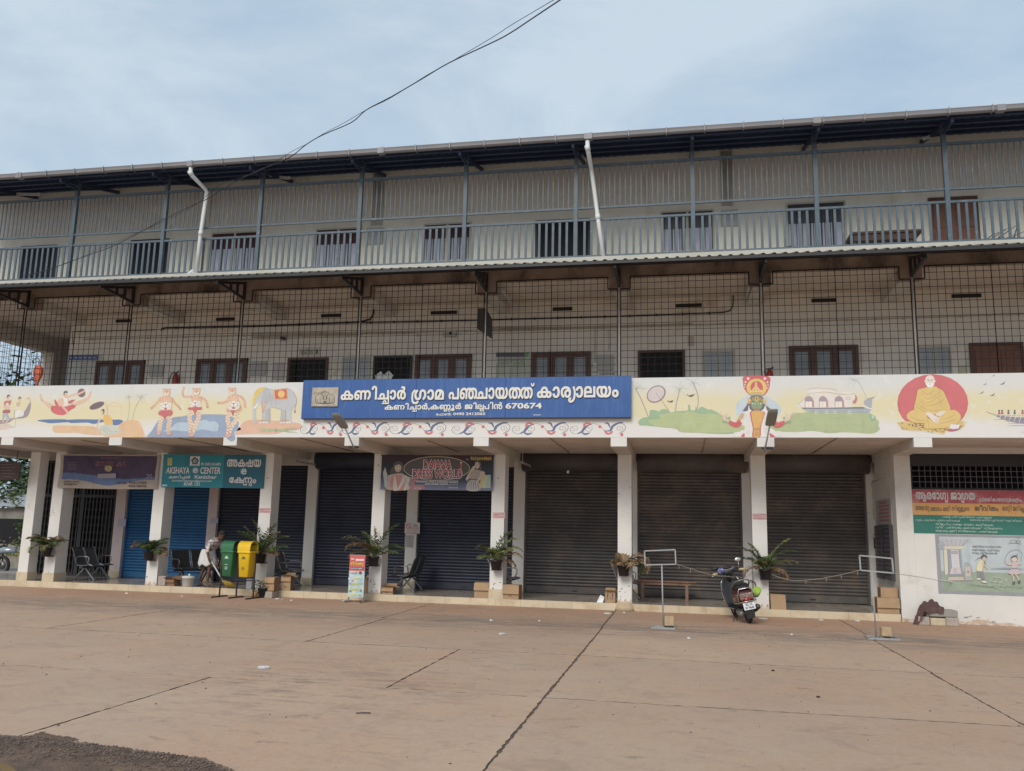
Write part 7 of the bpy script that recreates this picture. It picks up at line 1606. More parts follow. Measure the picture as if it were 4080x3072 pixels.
for i in range(60):
    a = q.uniform(0, 6.28); rr = q.uniform(0, .08); p = Vector((rr*cos(a), rr*sin(a), .13+q.uniform(0, .3))); s = q.uniform(.015, .03); u = Vector((q.uniform(-1, 1), q.uniform(-1, 1), q.uniform(-.4, .8))).normalized()*s; v = u.cross(Vector((q.uniform(-1, 1), 1, .3))).normalized()*s*.5; mb.add([p-u, p+v, p+u, p-v], [(0, 1, 2, 3)])
mb.build('leaves', r, world=False)
# ------------------------------------------------------------------ two bins on a stand
bs = empty('bin_stand', (5.76, 1.25, 0), 'black three legged steel stand carrying the green and yellow bins', 'bin stand', rz=-.10)
xs3 = (-.47, 0, .47)
for x in xs3:
    mb = MB().use(M['black']); mb.bar((x, 0, .03), (x, 0, 1.08), .028); mb.build('post', bs, world=False); mb = MB().use(M['black']); mb.bar((x, -.30, .015), (x, .30, .015), .03); mb.build('foot', bs, world=False)
mb = MB().use(M['black']); mb.bar((-.47, 0, .42), (.47, 0, .42), .025); mb.build('cross_bar', bs, world=False)
def make_bin(x, col, coll, mk, lab):
    m = mat('bin_'+lab.split()[0], col, .4, var=.06); r = empty('litter_bin', (bs.location.x+x*cos(.1), bs.location.y-x*sin(.1), .50), lab, 'litter bin', 'swinging litter bins', -.10); r.scale = (.95, .95, .93)
    def rr(wx, wy, z, n=5, rad=.035):
        o = []
        for (sx, sy, a0) in ((1, 1, 0), (-1, 1, 90), (-1, -1, 180), (1, -1, 270)):
            for i in range(n): t = radians(a0+90*i/(n-1)); o.append(((wx-rad)*sx+rad*cos(t), (wy-rad)*sy+rad*sin(t), z))
        return o
    mb = MB().use(m); mb.loft([rr(.12, .12, .0), rr(.135, .135, .012), rr(.17, .165, .60), rr(.175, .17, .62)]); mb.build('body', r, world=False)
    mb = MB().use(m); mb.loft([rr(.19, .185, .605), rr(.195, .19, .62), rr(.195, .19, .655), rr(.18, .178, .66)]); mb.build('rim', r, world=False)
    # barrel lid: arched shell open at both ends
    mb = MB().use(m); mb.smooth = True; n = 14; A = [(-.178*cos(pi*i/n), .66+.06+.19*sin(pi*i/n)**.8) for i in range(n+1)]; A = [(-.178, .66)]+A+[(.178, .66)]; k = len(A)
    for off in (0, .012): mb.add([(xx, y*(1-off*4), z-off) for xx in (-.178, -.06, .06, .178) for y, z in A], [(j*k+i, j*k+i+1, (j+1)*k+i+1, (j+1)*k+i) for j in range(3) for i in range(k-1)])
    mb.smooth = False; rim = []
    for xx in (-.178, .178): mb.tube([(xx, y, z) for y, z in A], .009, 5)
    mb.build('lid', r, world=False)
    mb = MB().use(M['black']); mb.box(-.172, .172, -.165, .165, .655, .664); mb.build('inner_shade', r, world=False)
    a_ = mk; mb = MB().use(a_); yf = lambda z: -.135-(.03)*z/.6-.004
    def pl(pts): mb.add([(px, yf(pz_)-.001, pz_) for px, pz_ in pts], [tuple(range(len(pts)))])
    pl([(-.06, .455), (.05, .455), (.05, .48), (-.06, .48)]); pl([(-.055, .485), (.045, .485), (.03, .51), (.0, .53), (-.03, .515)])
    for j in range(12): t0, t1 = 2*pi*j/12, 2*pi*(j+1)/12; pl([(-.01+.045*cos(t0), .22+.045*sin(t0)), (-.01+.045*cos(t1), .22+.045*sin(t1)), (-.01+.037*cos(t1), .22+.037*sin(t1)), (-.01+.037*cos(t0), .22+.037*sin(t0))])
    pl([(-.03, .205), (.0, .195), (.015, .22), (.0, .245), (-.015, .225)]); pl([(-.055, .30), (.04, .30), (.04, .315), (-.055, .315)]) if col[1] < .3 else None
    mb.build('printed_logo', r, world=False); return r
make_bin(-.235, (.035, .16, .07), 0, mat('bin_print_white', (.5, .6, .52), .6), 'green litter bin with arched lid and white print')
make_bin(.235, (.80, .52, .02), 0, mat('bin_print_dark', (.12, .14, .03), .6), 'yellow litter bin with arched lid and dark print')
# ------------------------------------------------------------------ man sweeping
man = empty('person', (4.27, 2.32, TOPZ), 'man in checked shirt and white folded cloth bending forward to sweep the arcade floor', 'person', rz=radians(-8))
skin = mat('brown_skin', (.135, .068, .046), .55, var=.1, vscale=20); hair = mat('grey_black_hair', (.018, .016, .016), .8)
def skinned(name, chains, m, parent, sub=2):
    """chains: list of [(pos, radius), ...]; first chain starts at the root"""
    me = bpy.data.meshes.new(name); V = []; E = []; Rr = []
    def vid(p):
        for i, v in enumerate(V):
            if (Vector(v)-Vector(p)).length < 1e-5: return i
        V.append(p); return len(V)-1
    for ch in chains:
        last = None
        for p, rr in ch:
            i = vid(p)
            if i == len(Rr): Rr.append(rr)
            if last is not None and last != i: E.append((last, i))
            last = i
    me.from_pydata(V, E, []); me.materials.append(m); o = bpy.data.objects.new(name, me); link(o, parent)
    md = o.modifiers.new('skin', 'SKIN'); md.use_smooth_shade = True
    for i, rr in enumerate(Rr):
        sv = me.skin_vertices[0].data[i]; sv.radius = (rr, rr) if not isinstance(rr, tuple) else rr
    me.skin_vertices[0].data[0].use_root = True
    s = o.modifiers.new('sub', 'SUBSURF'); s.levels = s.render_levels = sub
    return o
hip = (.02, 0, .86); chest = (.19, 0, 1.07); neckb = (.285, 0, 1.18); neck = (.325, 0, 1.215); 
ch = [[(hip, .12), ((.10, 0, .99), .115), (chest, .125), (neckb, .075), (neck, .05), ((.355, 0, 1.25), .045)]]
for s, kn, an, toe, hx in ((1, (-.10, .10, .47), (-.27, .11, .10), (-.16, .12, .035), -.02), (-1, (.19, -.09, .47), (.15, -.10, .09), (.28, -.12, .035), .06)):
    ch.append([(hip, .12), ((hx, s*.09, .80), .095), (kn, .052), ((kn[0]*.45+an[0]*.55, kn[1], (kn[2]+an[2])/2+.04), .048), (an, .034), ((toe[0]-.04, toe[1], .05), .032), (toe, .022)])
HL, HR = (.30, -.22, .60), (.36, .10, .52)
ch.append([(chest, .125), ((.24, -.17, 1.10), .055), ((.20, -.25, .90), .042), ((.27, -.24, .68), .028), (HL, .024)])
ch.append([(chest, .125), ((.26, .16, 1.10), .055), ((.34, .20, .90), .042), ((.37, .13, .62), .028), (HR, .024)])
body = skinned('body', ch, skin, man)
for (hx, hy, hz), sg in ((HL, -1), (HR, 1)):
    for i, ln in enumerate((.066, .074, .07, .058)):
        o = .018*(i-1.5); mb = MB().use(skin); mb.tube([(hx+o*.4, hy+o*.2, hz-.01), (hx+.03+o*.4, hy-sg*.012+o*.2, hz-.03-o*.3), (hx+.045+o*.3, hy-sg*.03, hz-.05-ln*.2), (hx+.03, hy-sg*.045, hz-.055-ln*.3)], [.0095, .009, .008, .006], 6); mb.build('finger', man, world=False)
    mb = MB().use(skin); mb.tube([(hx-.012, hy, hz), (hx-.02, hy-sg*.03, hz-.03), (hx+.0, hy-sg*.045, hz-.055)], [.011, .010, .008], 6); mb.build('thumb', man, world=False)
# head looking down and forward
hc = Vector((.415, 0, 1.305)); T = Matrix.Rotation(radians(38), 3, 'Y')
def hp(x, y, z): return hc+T@Vector((x, y, z))
mb = MB().use(skin); R_ = []
for z, rx, ry, ox in ((-.125, .03, .03, .045), (-.105, .055, .045, .04), (-.075, .075, .060, .025), (-.035, .086, .070, .012), (.01, .092, .075, .0), (.05, .092, .076, -.005), (.09, .075, .064, -.01), (.115, .04, .035, -.01), (.122, .01, .01, -.01)):
    R_.append([hp(ox+rx*cos(2*pi*k/16), ry*sin(2*pi*k/16), z) for k in range(16)])
mb.loft(R_); mb.loft([[hp(.085, -.014, -.02), hp(.085, .014, -.02), hp(.088, 0, .02)], [hp(.115, -.010, -.028), hp(.115, .010, -.028), hp(.095, 0, .02)]]); 
for s in (-1, 1): mb.ball(hp(-.005, s*.077, -.015), .028, 8, 6, (.8, .35, 1.1))
mb.build('head', man, world=False)
mb = MB().use(hair); R_ = []
for z, rx, ry, ox in ((-.03, .075, .082, -.030), (.0, .085, .084, -.024), (.045, .094, .085, -.012), (.085, .085, .076, -.006), (.115, .055, .05, -.006), (.130, .012, .012, -.008)): R_.append([hp(ox+rx*cos(2*pi*k/16), ry*sin(2*pi*k/16), z) for k in range(16)])
mb.loft(R_); mb.build('hair', man, world=False)
mb = MB().use(hair)
for s in (-1, 1): mb.bar(hp(.092, s*.015, .018), hp(.084, s*.045, .018), .008); mb.ball(hp(.083, s*.03, .0), .008, 6, 5)
mb.bar(hp(.098, -.028, -.052), hp(.098, .028, -.052), .014); mb.build('eyes_brows_moustache', man, world=False)
plaid = bpy.data.materials.new('checked_shirt'); MATS['plaid'] = plaid; plaid.use_nodes = True; t = plaid.node_tree; n = t.nodes; l = t.links; b = n['Principled BSDF']; b.inputs['Roughness'].default_value = .85
g = n.new('ShaderNodeTexCoord').outputs['Object']; sp = n.new('ShaderNodeSeparateXYZ'); l.new(g, sp.inputs[0]); fac = None
for ax, sc in ((0, 75), (2, 75), (1, 75)):
    m1 = n.new('ShaderNodeMath'); m1.operation = 'MULTIPLY'; l.new(sp.outputs[ax], m1.inputs[0]); m1.inputs[1].default_value = sc; m2 = n.new('ShaderNodeMath'); m2.operation = 'SINE'; l.new(m1.outputs[0], m2.inputs[0]); m3 = n.new('ShaderNodeMath'); m3.operation = 'GREATER_THAN'; l.new(m2.outputs[0], m3.inputs[0]); m3.inputs[1].default_value = .55
    if fac is None: fac = m3.outputs[0]
    else: a4 = n.new('ShaderNodeMath'); a4.operation = 'ADD'; l.new(fac, a4.inputs[0]); l.new(m3.outputs[0], a4.inputs[1]); fac = a4.outputs[0]
m5 = n.new('ShaderNodeMath'); m5.operation = 'MULTIPLY'; l.new(fac, m5.inputs[0]); m5.inputs[1].default_value = .42; m5.use_clamp = True; x = n.new('ShaderNodeMix'); x.data_type = 'RGBA'; l.new(m5.outputs[0], x.inputs[0]); x.inputs[6].default_value = (.68, .62, .62, 1); x.inputs[7].default_value = (.16, .11, .13, 1); l.new(x.outputs[2], b.inputs['Base Color'])
skinned('shirt', [[((.03, 0, .86), .135), ((.10, 0, .98), .135), (chest, .145), ((.29, 0, 1.175), .085), ((.325, 0, 1.205), .062)], [(chest, .145), ((.24, -.17, 1.105), .075), ((.205, -.25, .92), .06), ((.225, -.25, .84), .052)], [(chest, .145), ((.26, .16, 1.105), .075), ((.33, .20, .92), .06), ((.35, .17, .82), .052)]], plaid, man)
mb = MB().use(mat('white_cotton_cloth', (.70, .70, .68), .85, var=.08, vscale=9)); R_ = []; nn = 40
for i, (z, cx, rx, ry) in enumerate(((.93, .035, .15, .155), (.88, .03, .17, .175), (.78, .03, .20, .19), (.66, .04, .235, .20), (.56, .045, .25, .205), (.52, .045, .252, .205), (.55, .045, .22, .18))):
    R_.append([(cx+rx*(1+.05*sin(k*2.3+i*.4))*cos(2*pi*k/nn), ry*(1+.05*sin(k*1.9))*sin(2*pi*k/nn), z+(.03*sin(k*1.1) if i > 3 else 0)) for k in range(nn)])
mb.loft(R_, caps=False); mb.build('folded_cloth', man, world=False)
for s, (x, y) in ((1, (-.20, .115)), (-1, (.22, -.11))):
    mb = MB().use(mat('sandal', (.07, .035, .025), .7)); mb.loft([[(x+.13*cos(2*pi*k/16)+.0, y+.045*sin(2*pi*k/16), z) for k in range(16)] for z in (.0, .016)], smooth=False); mb.build('sandal', man, world=False)
br = empty('broom', (4.57, 2.1, TOPZ), 'long broom with pale handle and yellow bristles held by the sweeping man', 'broom')
h0, h1 = Vector((4.53, 2.12, TOPZ+.64)), Vector((4.97, 1.98, TOPZ+.17))
mb = MB().use(mat('broom_handle', (.62, .60, .56), .5)); mb.tube([h0+(h0-h1)*.12, h1], .019, 8); mb.build('handle', br)
mb = MB().use(mat('broom_bristle', (.55, .36, .07), .8, var=.3, vscale=30)); q = random.Random(2)
for i in range(130):
    a = h1+Vector((q.uniform(-.02, .02), q.uniform(-.03, .03), q.uniform(-.02, .02))); e_ = Vector((5.09+q.uniform(0, .26), 1.93+q.uniform(-.05, .12), TOPZ+.004+q.uniform(0, .07))); mb.tube([a, (a+e_)/2+Vector((0, 0, .03)), e_], [.004, .004, .002], 3)
mb.build('bristles', br)
r = empty('white_carton', (6.0, 2.05, TOPZ), 'small white box standing on the floor behind the yellow bin', 'box'); mb = MB().use(M['pvc']); mb.box(5.60, 5.74, 2.0, 2.12, TOPZ, TOPZ+.24); mb.build('body', r)
sdl = empty('sandals', (6.55, 2.5, TOPZ), 'pair of brown sandals left on the floor by the bench', 'sandals'); mb = MB().use(mat('sandal', (.07, .035, .025), .7))
for d in (0, .12):
    mb.loft([[(6.52+d+.05*cos(2*pi*k/14), 2.45+.12*sin(2*pi*k/14), z) for k in range(14)] for z in (TOPZ, TOPZ+.02)], smooth=False); mb.tube([(6.48+d, 2.42, TOPZ+.02), (6.52+d, 2.40, TOPZ+.06), (6.56+d, 2.42, TOPZ+.02)], .008, 5)
mb.build('pair', sdl)
# ------------------------------------------------------------------ scooter on its side stand, seen from behind
sc = empty('scooter', (17.62, .27, 0), 'maroon scooter with crash bars and white number plate leaning on its stand', 'scooter')
sc.rotation_euler = (radians(0), radians(-13), radians(99))   # local x forward, y left
sc.rotation_mode = 'QUATERNION'
qz = Matrix.Rotation(radians(90+9), 4, 'Z'); qx = Matrix.Rotation(radians(-12.5), 4, 'X'); sc.rotation_quaternion = (qz@qx).to_quaternion()
tyre = mat('tyre_rubber', (.025, .025, .027), .85, var=.15, bump=.4, bscale=80); mar = mat('maroon_bodywork', (.075, .018, .022), .3, var=.1, coat=.5); blk = mat('black_plastic', (.022, .023, .027), .5); chrome = mat('chrome_bar', (.62, .60, .58), .22, metal=.9); sil = mat('dull_aluminium', (.25, .245, .24), .45, metal=.5)
def sb_(name, mb, m=None, parent=sc, bevel=0): return mb.build(name, parent, m, world=False, bevel=bevel)
def wheel(x):
    mb = MB().use(tyre); n, k = 32, 10; R0, r0 = .165, .048; vs = []
    for i in range(n):
        a = 2*pi*i/n
        for j in range(k): t = 2*pi*j/k; q = R0+r0*cos(t); vs.append((x+q*cos(a), r0*1.0*sin(t), .215+q*sin(a)))
    mb.smooth = True; mb.add(vs, [(i*k+j, ((i+1) % n)*k+j, ((i+1) % n)*k+(j+1) % k, i*k+(j+1) % k) for i in range(n) for j in range(k)]); mb.smooth = False
    o = sb_('wheel', mb); mb = MB().use(sil); mb.tube([(x, -.03, .215), (x, .03, .215)], .125, 18); mb.tube([(x, -.05, .215), (x, .05, .215)], .03, 10); sb_('rim', mb, parent=o)
wheel(0); wheel(1.235)
def ringx(pts): return [Vector(p) for p in pts]
def sec(x, w, z0, z1, n=14, pw=.5):
    return [Vector((x, w*(abs(cos(2*pi*k/n))**pw)*(1 if cos(2*pi*k/n) >= 0 else -1), (z0+z1)/2+(z1-z0)/2*(abs(sin(2*pi*k/n))**pw)*(1 if sin(2*pi*k/n) >= 0 else -1))) for k in range(n)]
mb = MB().use(mar); mb.loft([sec(-.30, .07, .50, .60), sec(-.27, .115, .45, .66), sec(-.15, .165, .40, .71), (sec(.05, .185, .37, .72)), sec(.25, .18, .36, .71), sec(.42, .15, .36, .66), sec(.50, .10, .38, .58)]); sb_('rear_bodywork', mb)
mb = MB().use(blk); mb.loft([sec(-.24, .10, .70, .74), sec(-.10, .14, .70, .79), sec(.15, .145, .70, .80), sec(.32, .13, .69, .77), sec(.50, .10, .66, .74), sec(.56, .06, .64, .68)]); sb_('seat', mb)
mb = MB().use(blk); mb.box(.45, .95, -.16, .16, .24, .29); sb_('footboard', mb, bevel=.015)
mb = MB().use(blk); mb.smooth = True; R_ = []
for z, x, w in ((.27, .88, .17), (.40, .95, .20), (.58, 1.0, .215), (.74, 1.02, .205), (.85, 1.03, .15), (.90, 1.03, .09)): R_.append([Vector((x-.05*abs(sin(t))+.0, w*sin(t), z)) for t in [radians(a) for a in (-90, -60, -30, 0, 30, 60, 90)]]+[Vector((x+.05, w*.95*sin(t), z)) for t in [radians(a) for a in (90, 45, 0, -45, -90)]])
mb.loft(R_); sb_('leg_shield', mb)
mb = MB().use(mar); mb.loft([sec(1.02, .17, .30, .84), sec(1.12, .13, .34, .82), sec(1.17, .06, .40, .76)]); sb_('front_apron', mb)
mb = MB().use(mar); mb.loft([sec(1.05, .03, .33, .36), sec(1.15, .06, .42, .47), sec(1.25, .065, .44, .49), sec(1.40, .055, .38, .43)]); sb_('front_mudguard', mb)
mb = MB().use(chrome)
for s in (-1, 1): mb.tube([(.90, s*.185, .27), (.96, s*.215, .42), (.985, s*.225, .60), (1.0, s*.20, .78), (1.01, s*.14, .88)], .008, 6)
mb.tube([(.46, .175, .285), (.93, .175, .285)], .008, 6); mb.tube([(.46, -.175, .285), (.93, -.175, .285)], .008, 6); sb_('shield_trim', mb)
mb = MB().use(blk); mb.tube([(1.02, 0, .8), (.98, 0, .98)], .04, 10); mb.loft([sec(.93, .08, .94, 1.02), sec(.98, .13, .93, 1.06), sec(1.06, .12, .93, 1.06), sec(1.12, .06, .95, 1.03)]); sb_('handlebar_cowl', mb)
mb = MB().use(blk); mb.tube([(.99, .12, .99), (.95, .22, 1.0), (.90, .33, .995)], .014, 8); mb.tube([(.99, -.12, .99), (.95, -.22, 1.0), (.90, -.33, .995)], .014, 8); sb_('handlebar', mb)
gr_ = mat('cream_grip', (.55, .45, .22), .7)
for s in (-1, 1):
    mb = MB().use(gr_); mb.tube([(.94, s*.235, 1.0), (.895, s*.345, .995)], .024, 10); sb_('grip', mb); mb = MB().use(chrome); mb.tube([(.99, s*.2, .985), (1.0, s*.30, .965), (.97, s*.37, .955)], .006, 5); sb_('brake_lever', mb)
mb = MB().use(chrome); mb.tube([(.96, -.22, 1.01), (.93, -.25, 1.10), (.95, -.26, 1.17)], .006, 6); sb_('mirror_stem', mb); mb = MB().use(chrome); mb.ball((.95, -.26, 1.205), .062, 12, 8, (.25, 1.15, .8)); sb_('mirror', mb)
mb = MB().use(blk); mb.tube([(.96, .20, 1.01), (.93, .24, 1.07)], .007, 6); mb.ball((.92, .27, 1.11), .07, 12, 8, (.6, 1.2, .55)); sb_('mirror', mb)
mb = MB().use(mat('speedometer_cover', (.17, .165, .175), .5, var=.1)); mb.loft([sec(.93, .07, 1.02, 1.05), sec(.96, .15, 1.02, 1.09), sec(1.06, .14, 1.03, 1.10), sec(1.10, .08, 1.03, 1.06)]); mb.use(blk); mb.ball((.96, 0, 1.085), .09, 14, 6, (.6, 1.2, .35)); sb_('dial_cover', mb)
# rails, lights, plate
mb = MB().use(sil); mb.tube([(.18, .16, .70), (.0, .175, .78), (-.14, .14, .86), (-.20, .06, .885), (-.20, -.06, .885), (-.14, -.14, .86), (.0, -.175, .78), (.18, -.16, .70)], .014, 8); sb_('grab_rail', mb)
mb = MB().use(chrome)
mb.tube([(.25, .19, .44), (.0, .20, .43), (-.25, .17, .46), (-.34, .08, .47), (-.34, -.08, .47), (-.25, -.17, .46), (.0, -.20, .43), (.25, -.19, .44)], .010, 7)
mb.tube([(-.22, .17, .47), (-.26, .165, .60), (-.25, .12, .72), (-.25, -.12, .72), (-.26, -.165, .60), (-.22, -.17, .47)], .010, 7); mb.tube([(-.26, -.16, .6), (-.1, -.19, .62), (.1, -.19, .6)], .008, 6); mb.tube([(-.26, .16, .6), (-.1, .19, .62), (.1, .19, .6)], .008, 6); sb_('crash_guard', mb)
mb = MB().use(mat('tail_light_red', (.35, .02, .02), .2, coat=.5)); mb.loft([sec(-.33, .05, .485, .53), sec(-.29, .085, .475, .55)]); sb_('tail_light', mb)
mb = MB().use(M['pvc']); P = [(-.345, -.115, .31), (-.345, .115, .31), (-.315, .115, .445), (-.315, -.115, .445)]; mb.add(P+[(x+.012, y, z) for x, y, z in P], [(0, 1, 2, 3), (4, 5, 6, 7), (0, 1, 5, 4), (1, 2, 6, 5), (2, 3, 7, 6), (3, 0, 4, 7)]); npl = sb_('number_plate', mb)
def plate_text(s, z0, z1, w):
    V, F = run(s, .02); x0 = min(v[0] for v in V); x1 = max(v[0] for v in V); y0 = min(v[1] for v in V); y1 = max(v[1] for v in V); mb = MB().use(M['black'])
    mb.add([(-.3475+.03*((z0+(z1-z0)*(v[1]-y0)/(y1-y0))-.31)/.135-.001, w/2-w*(v[0]-x0)/(x1-x0), z0+(z1-z0)*(v[1]-y0)/(y1-y0)) for v in V], F); sb_('plate_letters', mb, parent=npl)
plate_text('KL-13', .385, .430, .13); plate_text('W 9640', .325, .370, .18)
mb = MB().use(blk); P = [(-.31, -.07, .13), (-.31, .07, .13), (-.32, .09, .31), (-.32, -.09, .31), (-.22, -.07, .16), (-.22, .07, .16), (-.20, .09, .36), (-.20, -.09, .36)]; mb.add(P, [(0, 1, 2, 3), (4, 5, 6, 7), (0, 1, 5, 4), (1, 2, 6, 5), (2, 3, 7, 6), (3, 0, 4, 7)]); sb_('rear_mudguard', mb, bevel=.01)
mb = MB().use(sil); mb.loft([[Vector((.32, .10+.06*cos(t), .24+.06*sin(t))) for t in [2*pi*k/12 for k in range(12)]], [Vector((.1, .12+.07*cos(t), .22+.075*sin(t))) for t in [2*pi*k/12 for k in range(12)]], [Vector((-.04, .11+.05*cos(t), .215+.055*sin(t))) for t in [2*pi*k/12 for k in range(12)]]]); sb_('engine_case', mb)
mb = MB().use(blk); mb.tube([(.30, -.10, .22), (.1, -.14, .22), (-.02, -.16, .26), (-.28, -.17, .33)], [.02, .03, .06, .055], 12); sb_('exhaust', mb); mb = MB().use(sil); mb.tube([(-.28, -.17, .33), (-.33, -.17, .345)], .022, 8); sb_('exhaust_tip', mb)
mb = MB().use(blk); mb.tube([(.35, .12, .22), (.30, .30, .02)], .011, 6); mb.tube([(.38, .12, .20), (.42, .17, .02)], .009, 6); sb_('side_stand', mb)
mb = MB().use(blk); mb.tube([(.1, -.2, .5), (.0, -.27, .62), (-.02, -.28, .78), (.1, -.22, .82)], .009, 6); mb.tube([(.12, -.2, .48), (.06, -.30, .6), (.04, -.31, .74), (.15, -.24, .78)], .009, 6); sb_('side_rail', mb)
# things carried by the scooter
cl1 = empty('green_cloth', (17.5, .1, .6), 'bright green cloth bundled on the right rear of the scooter', 'cloth'); M_ = sc.rotation_quaternion.to_matrix()
def sw_(x, y, z): return sc.location+M_@Vector((x, y, z))
mb = MB().use(mat('lime_cloth', (.36, .52, .08), .8, var=.25, vscale=20)); q = random.Random(4); c = sw_(-.17, -.23, .60); R_ = []
for i in range(8):
    t = pi*i/7; R_.append([c+Vector((.095*sin(t)*cos(a)*(1+.28*sin(3*a+i)), .07*sin(t)*sin(a)*(1+.3*sin(4*a)), .085*cos(t)+.03*sin(4*a+i))) for a in [2*pi*k/16 for k in range(16)]])
mb.loft(R_); mb.build('bundle', cl1)
cl2 = empty('blue_cloth', (17.4, 1.2, .9), 'blue and white cloth tied on the left handlebar of the scooter', 'cloth'); c = sw_(.94, .16, 1.04); mb = MB().use(mat('blue_cloth', (.07, .09, .30), .8, var=.3, vscale=30, dirt=(.45, .47, .6), dscale=30, dlo=.5, dhi=.6)); R_ = []
for i in range(8):
    t = pi*i/7; R_.append([c+Vector((.075*sin(t)*cos(a)*(1+.35*sin(3*a+i)), .04*sin(t)*sin(a), .05*cos(t)+.03*sin(4*a))) for a in [2*pi*k/14 for k in range(14)]])
mb.loft(R_); mb.build('bundle', cl2)
pk = empty('wrapped_parcel', (17.5, 0, .6), 'pinkish wrapped parcel strapped inside the rear crash bars of the scooter', 'parcel'); mb = MB().use(mat('parcel_wrap', (.24, .14, .12), .3, var=.35, vscale=18, dirt=(.5, .4, .36), dscale=16)); P = [sw_(x, y, z) for x in (-.305, -.20) for y in (-.13, .13) for z in (.50, .63)]
mb.add(P, [(0, 1, 3, 2), (4, 5, 7, 6), (0, 1, 5, 4), (2, 3, 7, 6), (0, 2, 6, 4), (1, 3, 7, 5)]); mb.build('packet', pk, bevel=.02)
mb = MB().use(M['rope'] if 'rope' in M else MATS['rope']); mb.tube([sw_(-.31, .12, .64), sw_(-.33, 0, .56), sw_(-.31, -.12, .63)], .005, 5); mb.tube([sw_(-.31, .05, .50), sw_(-.33, 0, .56), sw_(-.31, .0, .64)], .005, 5); mb.build('string', pk)
# ------------------------------------------------------------------ litter on the yard
def scrap(px, py, s, lab, m=None, rz=0.):
    p = aZ(px, py, .004); r = empty('paper_scrap', p, lab, 'litter', 'scraps of litter on the yard', rz); mb = MB().use(m or M['pvc']); q = random.Random(px); P = [(s*cos(t)*q.uniform(.7, 1.2), s*.55*sin(t)*q.uniform(.7, 1.2), q.uniform(.0, .025)) for t in [2*pi*k/7 for k in range(7)]]
    mb.add(P+[(0, 0, .03)]+[(x*.9, y*.9, 0) for x, y, z in P], [(i, (i+1) % 7, 7) for i in range(7)]+[(i, (i+1) % 7, 8+(i+1) % 7, 8+i) for i in range(7)]); mb.build('scrap', r, world=False)
for i, (px, py, s, where) in enumerate(((2418, 2446, .10, 'crumpled white paper left of the sixth column'), (2438, 2440, .05, 'small dark crumpled scrap beside the white paper'), (2001, 2527, .10, 'white scrap lying on the grey worn band'), (2487, 2443, .05, 'small pale scrap below the sixth column'), (3038, 2467, .12, 'flat white paper right of the scooter'), (1050, 2662, .09, 'white scrap in the middle of the left yard'), (1105, 2388, .06, 'white scraps right of the pinkish block'), (1124, 2389, .05, 'second white scrap right of the pinkish block'), (1160, 2394, .04, 'tiny pale scrap near the plinth'), (505, 2366, .04, 'pale scrap by the left plinth'), (1958, 2474, .05, 'small scrap before the fifth column'), (2150, 2475, .06, 'small scrap on the yard before the big grey shutter'), (2745, 2545, .04, 'tiny scrap between the stands'), (724, 2377, .05, 'pale scrap in front of the white bucket'), (3270, 2472, .07, 'pale scrap near the right plinth'), (3155, 2530, .05, 'tiny scrap in front of the right shutter'), (1372, 2394, .10, 'white rag on the left foot of the poster stand'), (3418, 2476, .06, 'pale scrap in front of the right barrier stand'))):
    scrap(px, py, s, where, M['cardd'] if i == 1 else None, i*.7)
for i, (px, py) in enumerate(((1445, 2843), (3080, 2673), (3260, 2778))):
    p = aZ(px, py, .004); r = empty('twig' if i == 0 else 'pebble', p, ('thin dark twig on the open yard', 'dark stone on the right slab', 'smaller dark stone nearer the camera on the right slab')[i], 'twig' if i == 0 else 'stone'); mb = MB().use(M['black']); 
    if i == 0: mb.tube([(-.06, -.02, .004), (0, 0, .008), (.07, .03, .004)], .005, 5)
    else: mb.ball((0, 0, .006), .022, 8, 6, (1, .8, .5))
    mb.build('piece', r, world=False)
# pendant bulb and door rod details on the ceiling
r = empty('hanging_bulb', (13.5, 2.6, 3.3), 'small white bulb hanging in front of the large grey shutter', 'light bulb'); p = aY(2263, 1880, 2.6); mb = MB().use(M['pvc']); mb.ball((p.x, 2.6, p.z), .03, 10, 8, (1, 1, 1.4)); mb.build('bulb', r); mb = MB().use(M['black']); mb.tube([(p.x, 2.6, p.z+.03), (p.x, 2.6, 3.74)], .003, 4); mb.build('wire', r)
for (x, y0, y1) in ((1.6, .6, 3.4), (10.6, .6, 3.4), (14.9-1.4, .05, 3.4), (16.8, .05, 3.4), (7.7, .05, 3.4), (19.4, .05, 3.4), (4.6, .05, 3.4)):
    mb = MB().use(mat('ceiling_conduit', (.40, .34, .29), .7)); mb.tube([(x, y0, 3.728), (x, y1, 3.728)], .012, 6); mb.build('conduit', B)
for x in (.45, 6.45, 9.5, 12.45):
    mb = MB().use(M['grey']); mb.bar((x, 2.5, 3.40), (x, 3.9, 3.40), .03, .05); mb.bar((x, 2.6, 3.40), (x, 2.6, 3.74), .012); mb.bar((x, 3.8, 3.40), (x, 3.8, 3.74), .012); mb.build('conduit_tray', B)
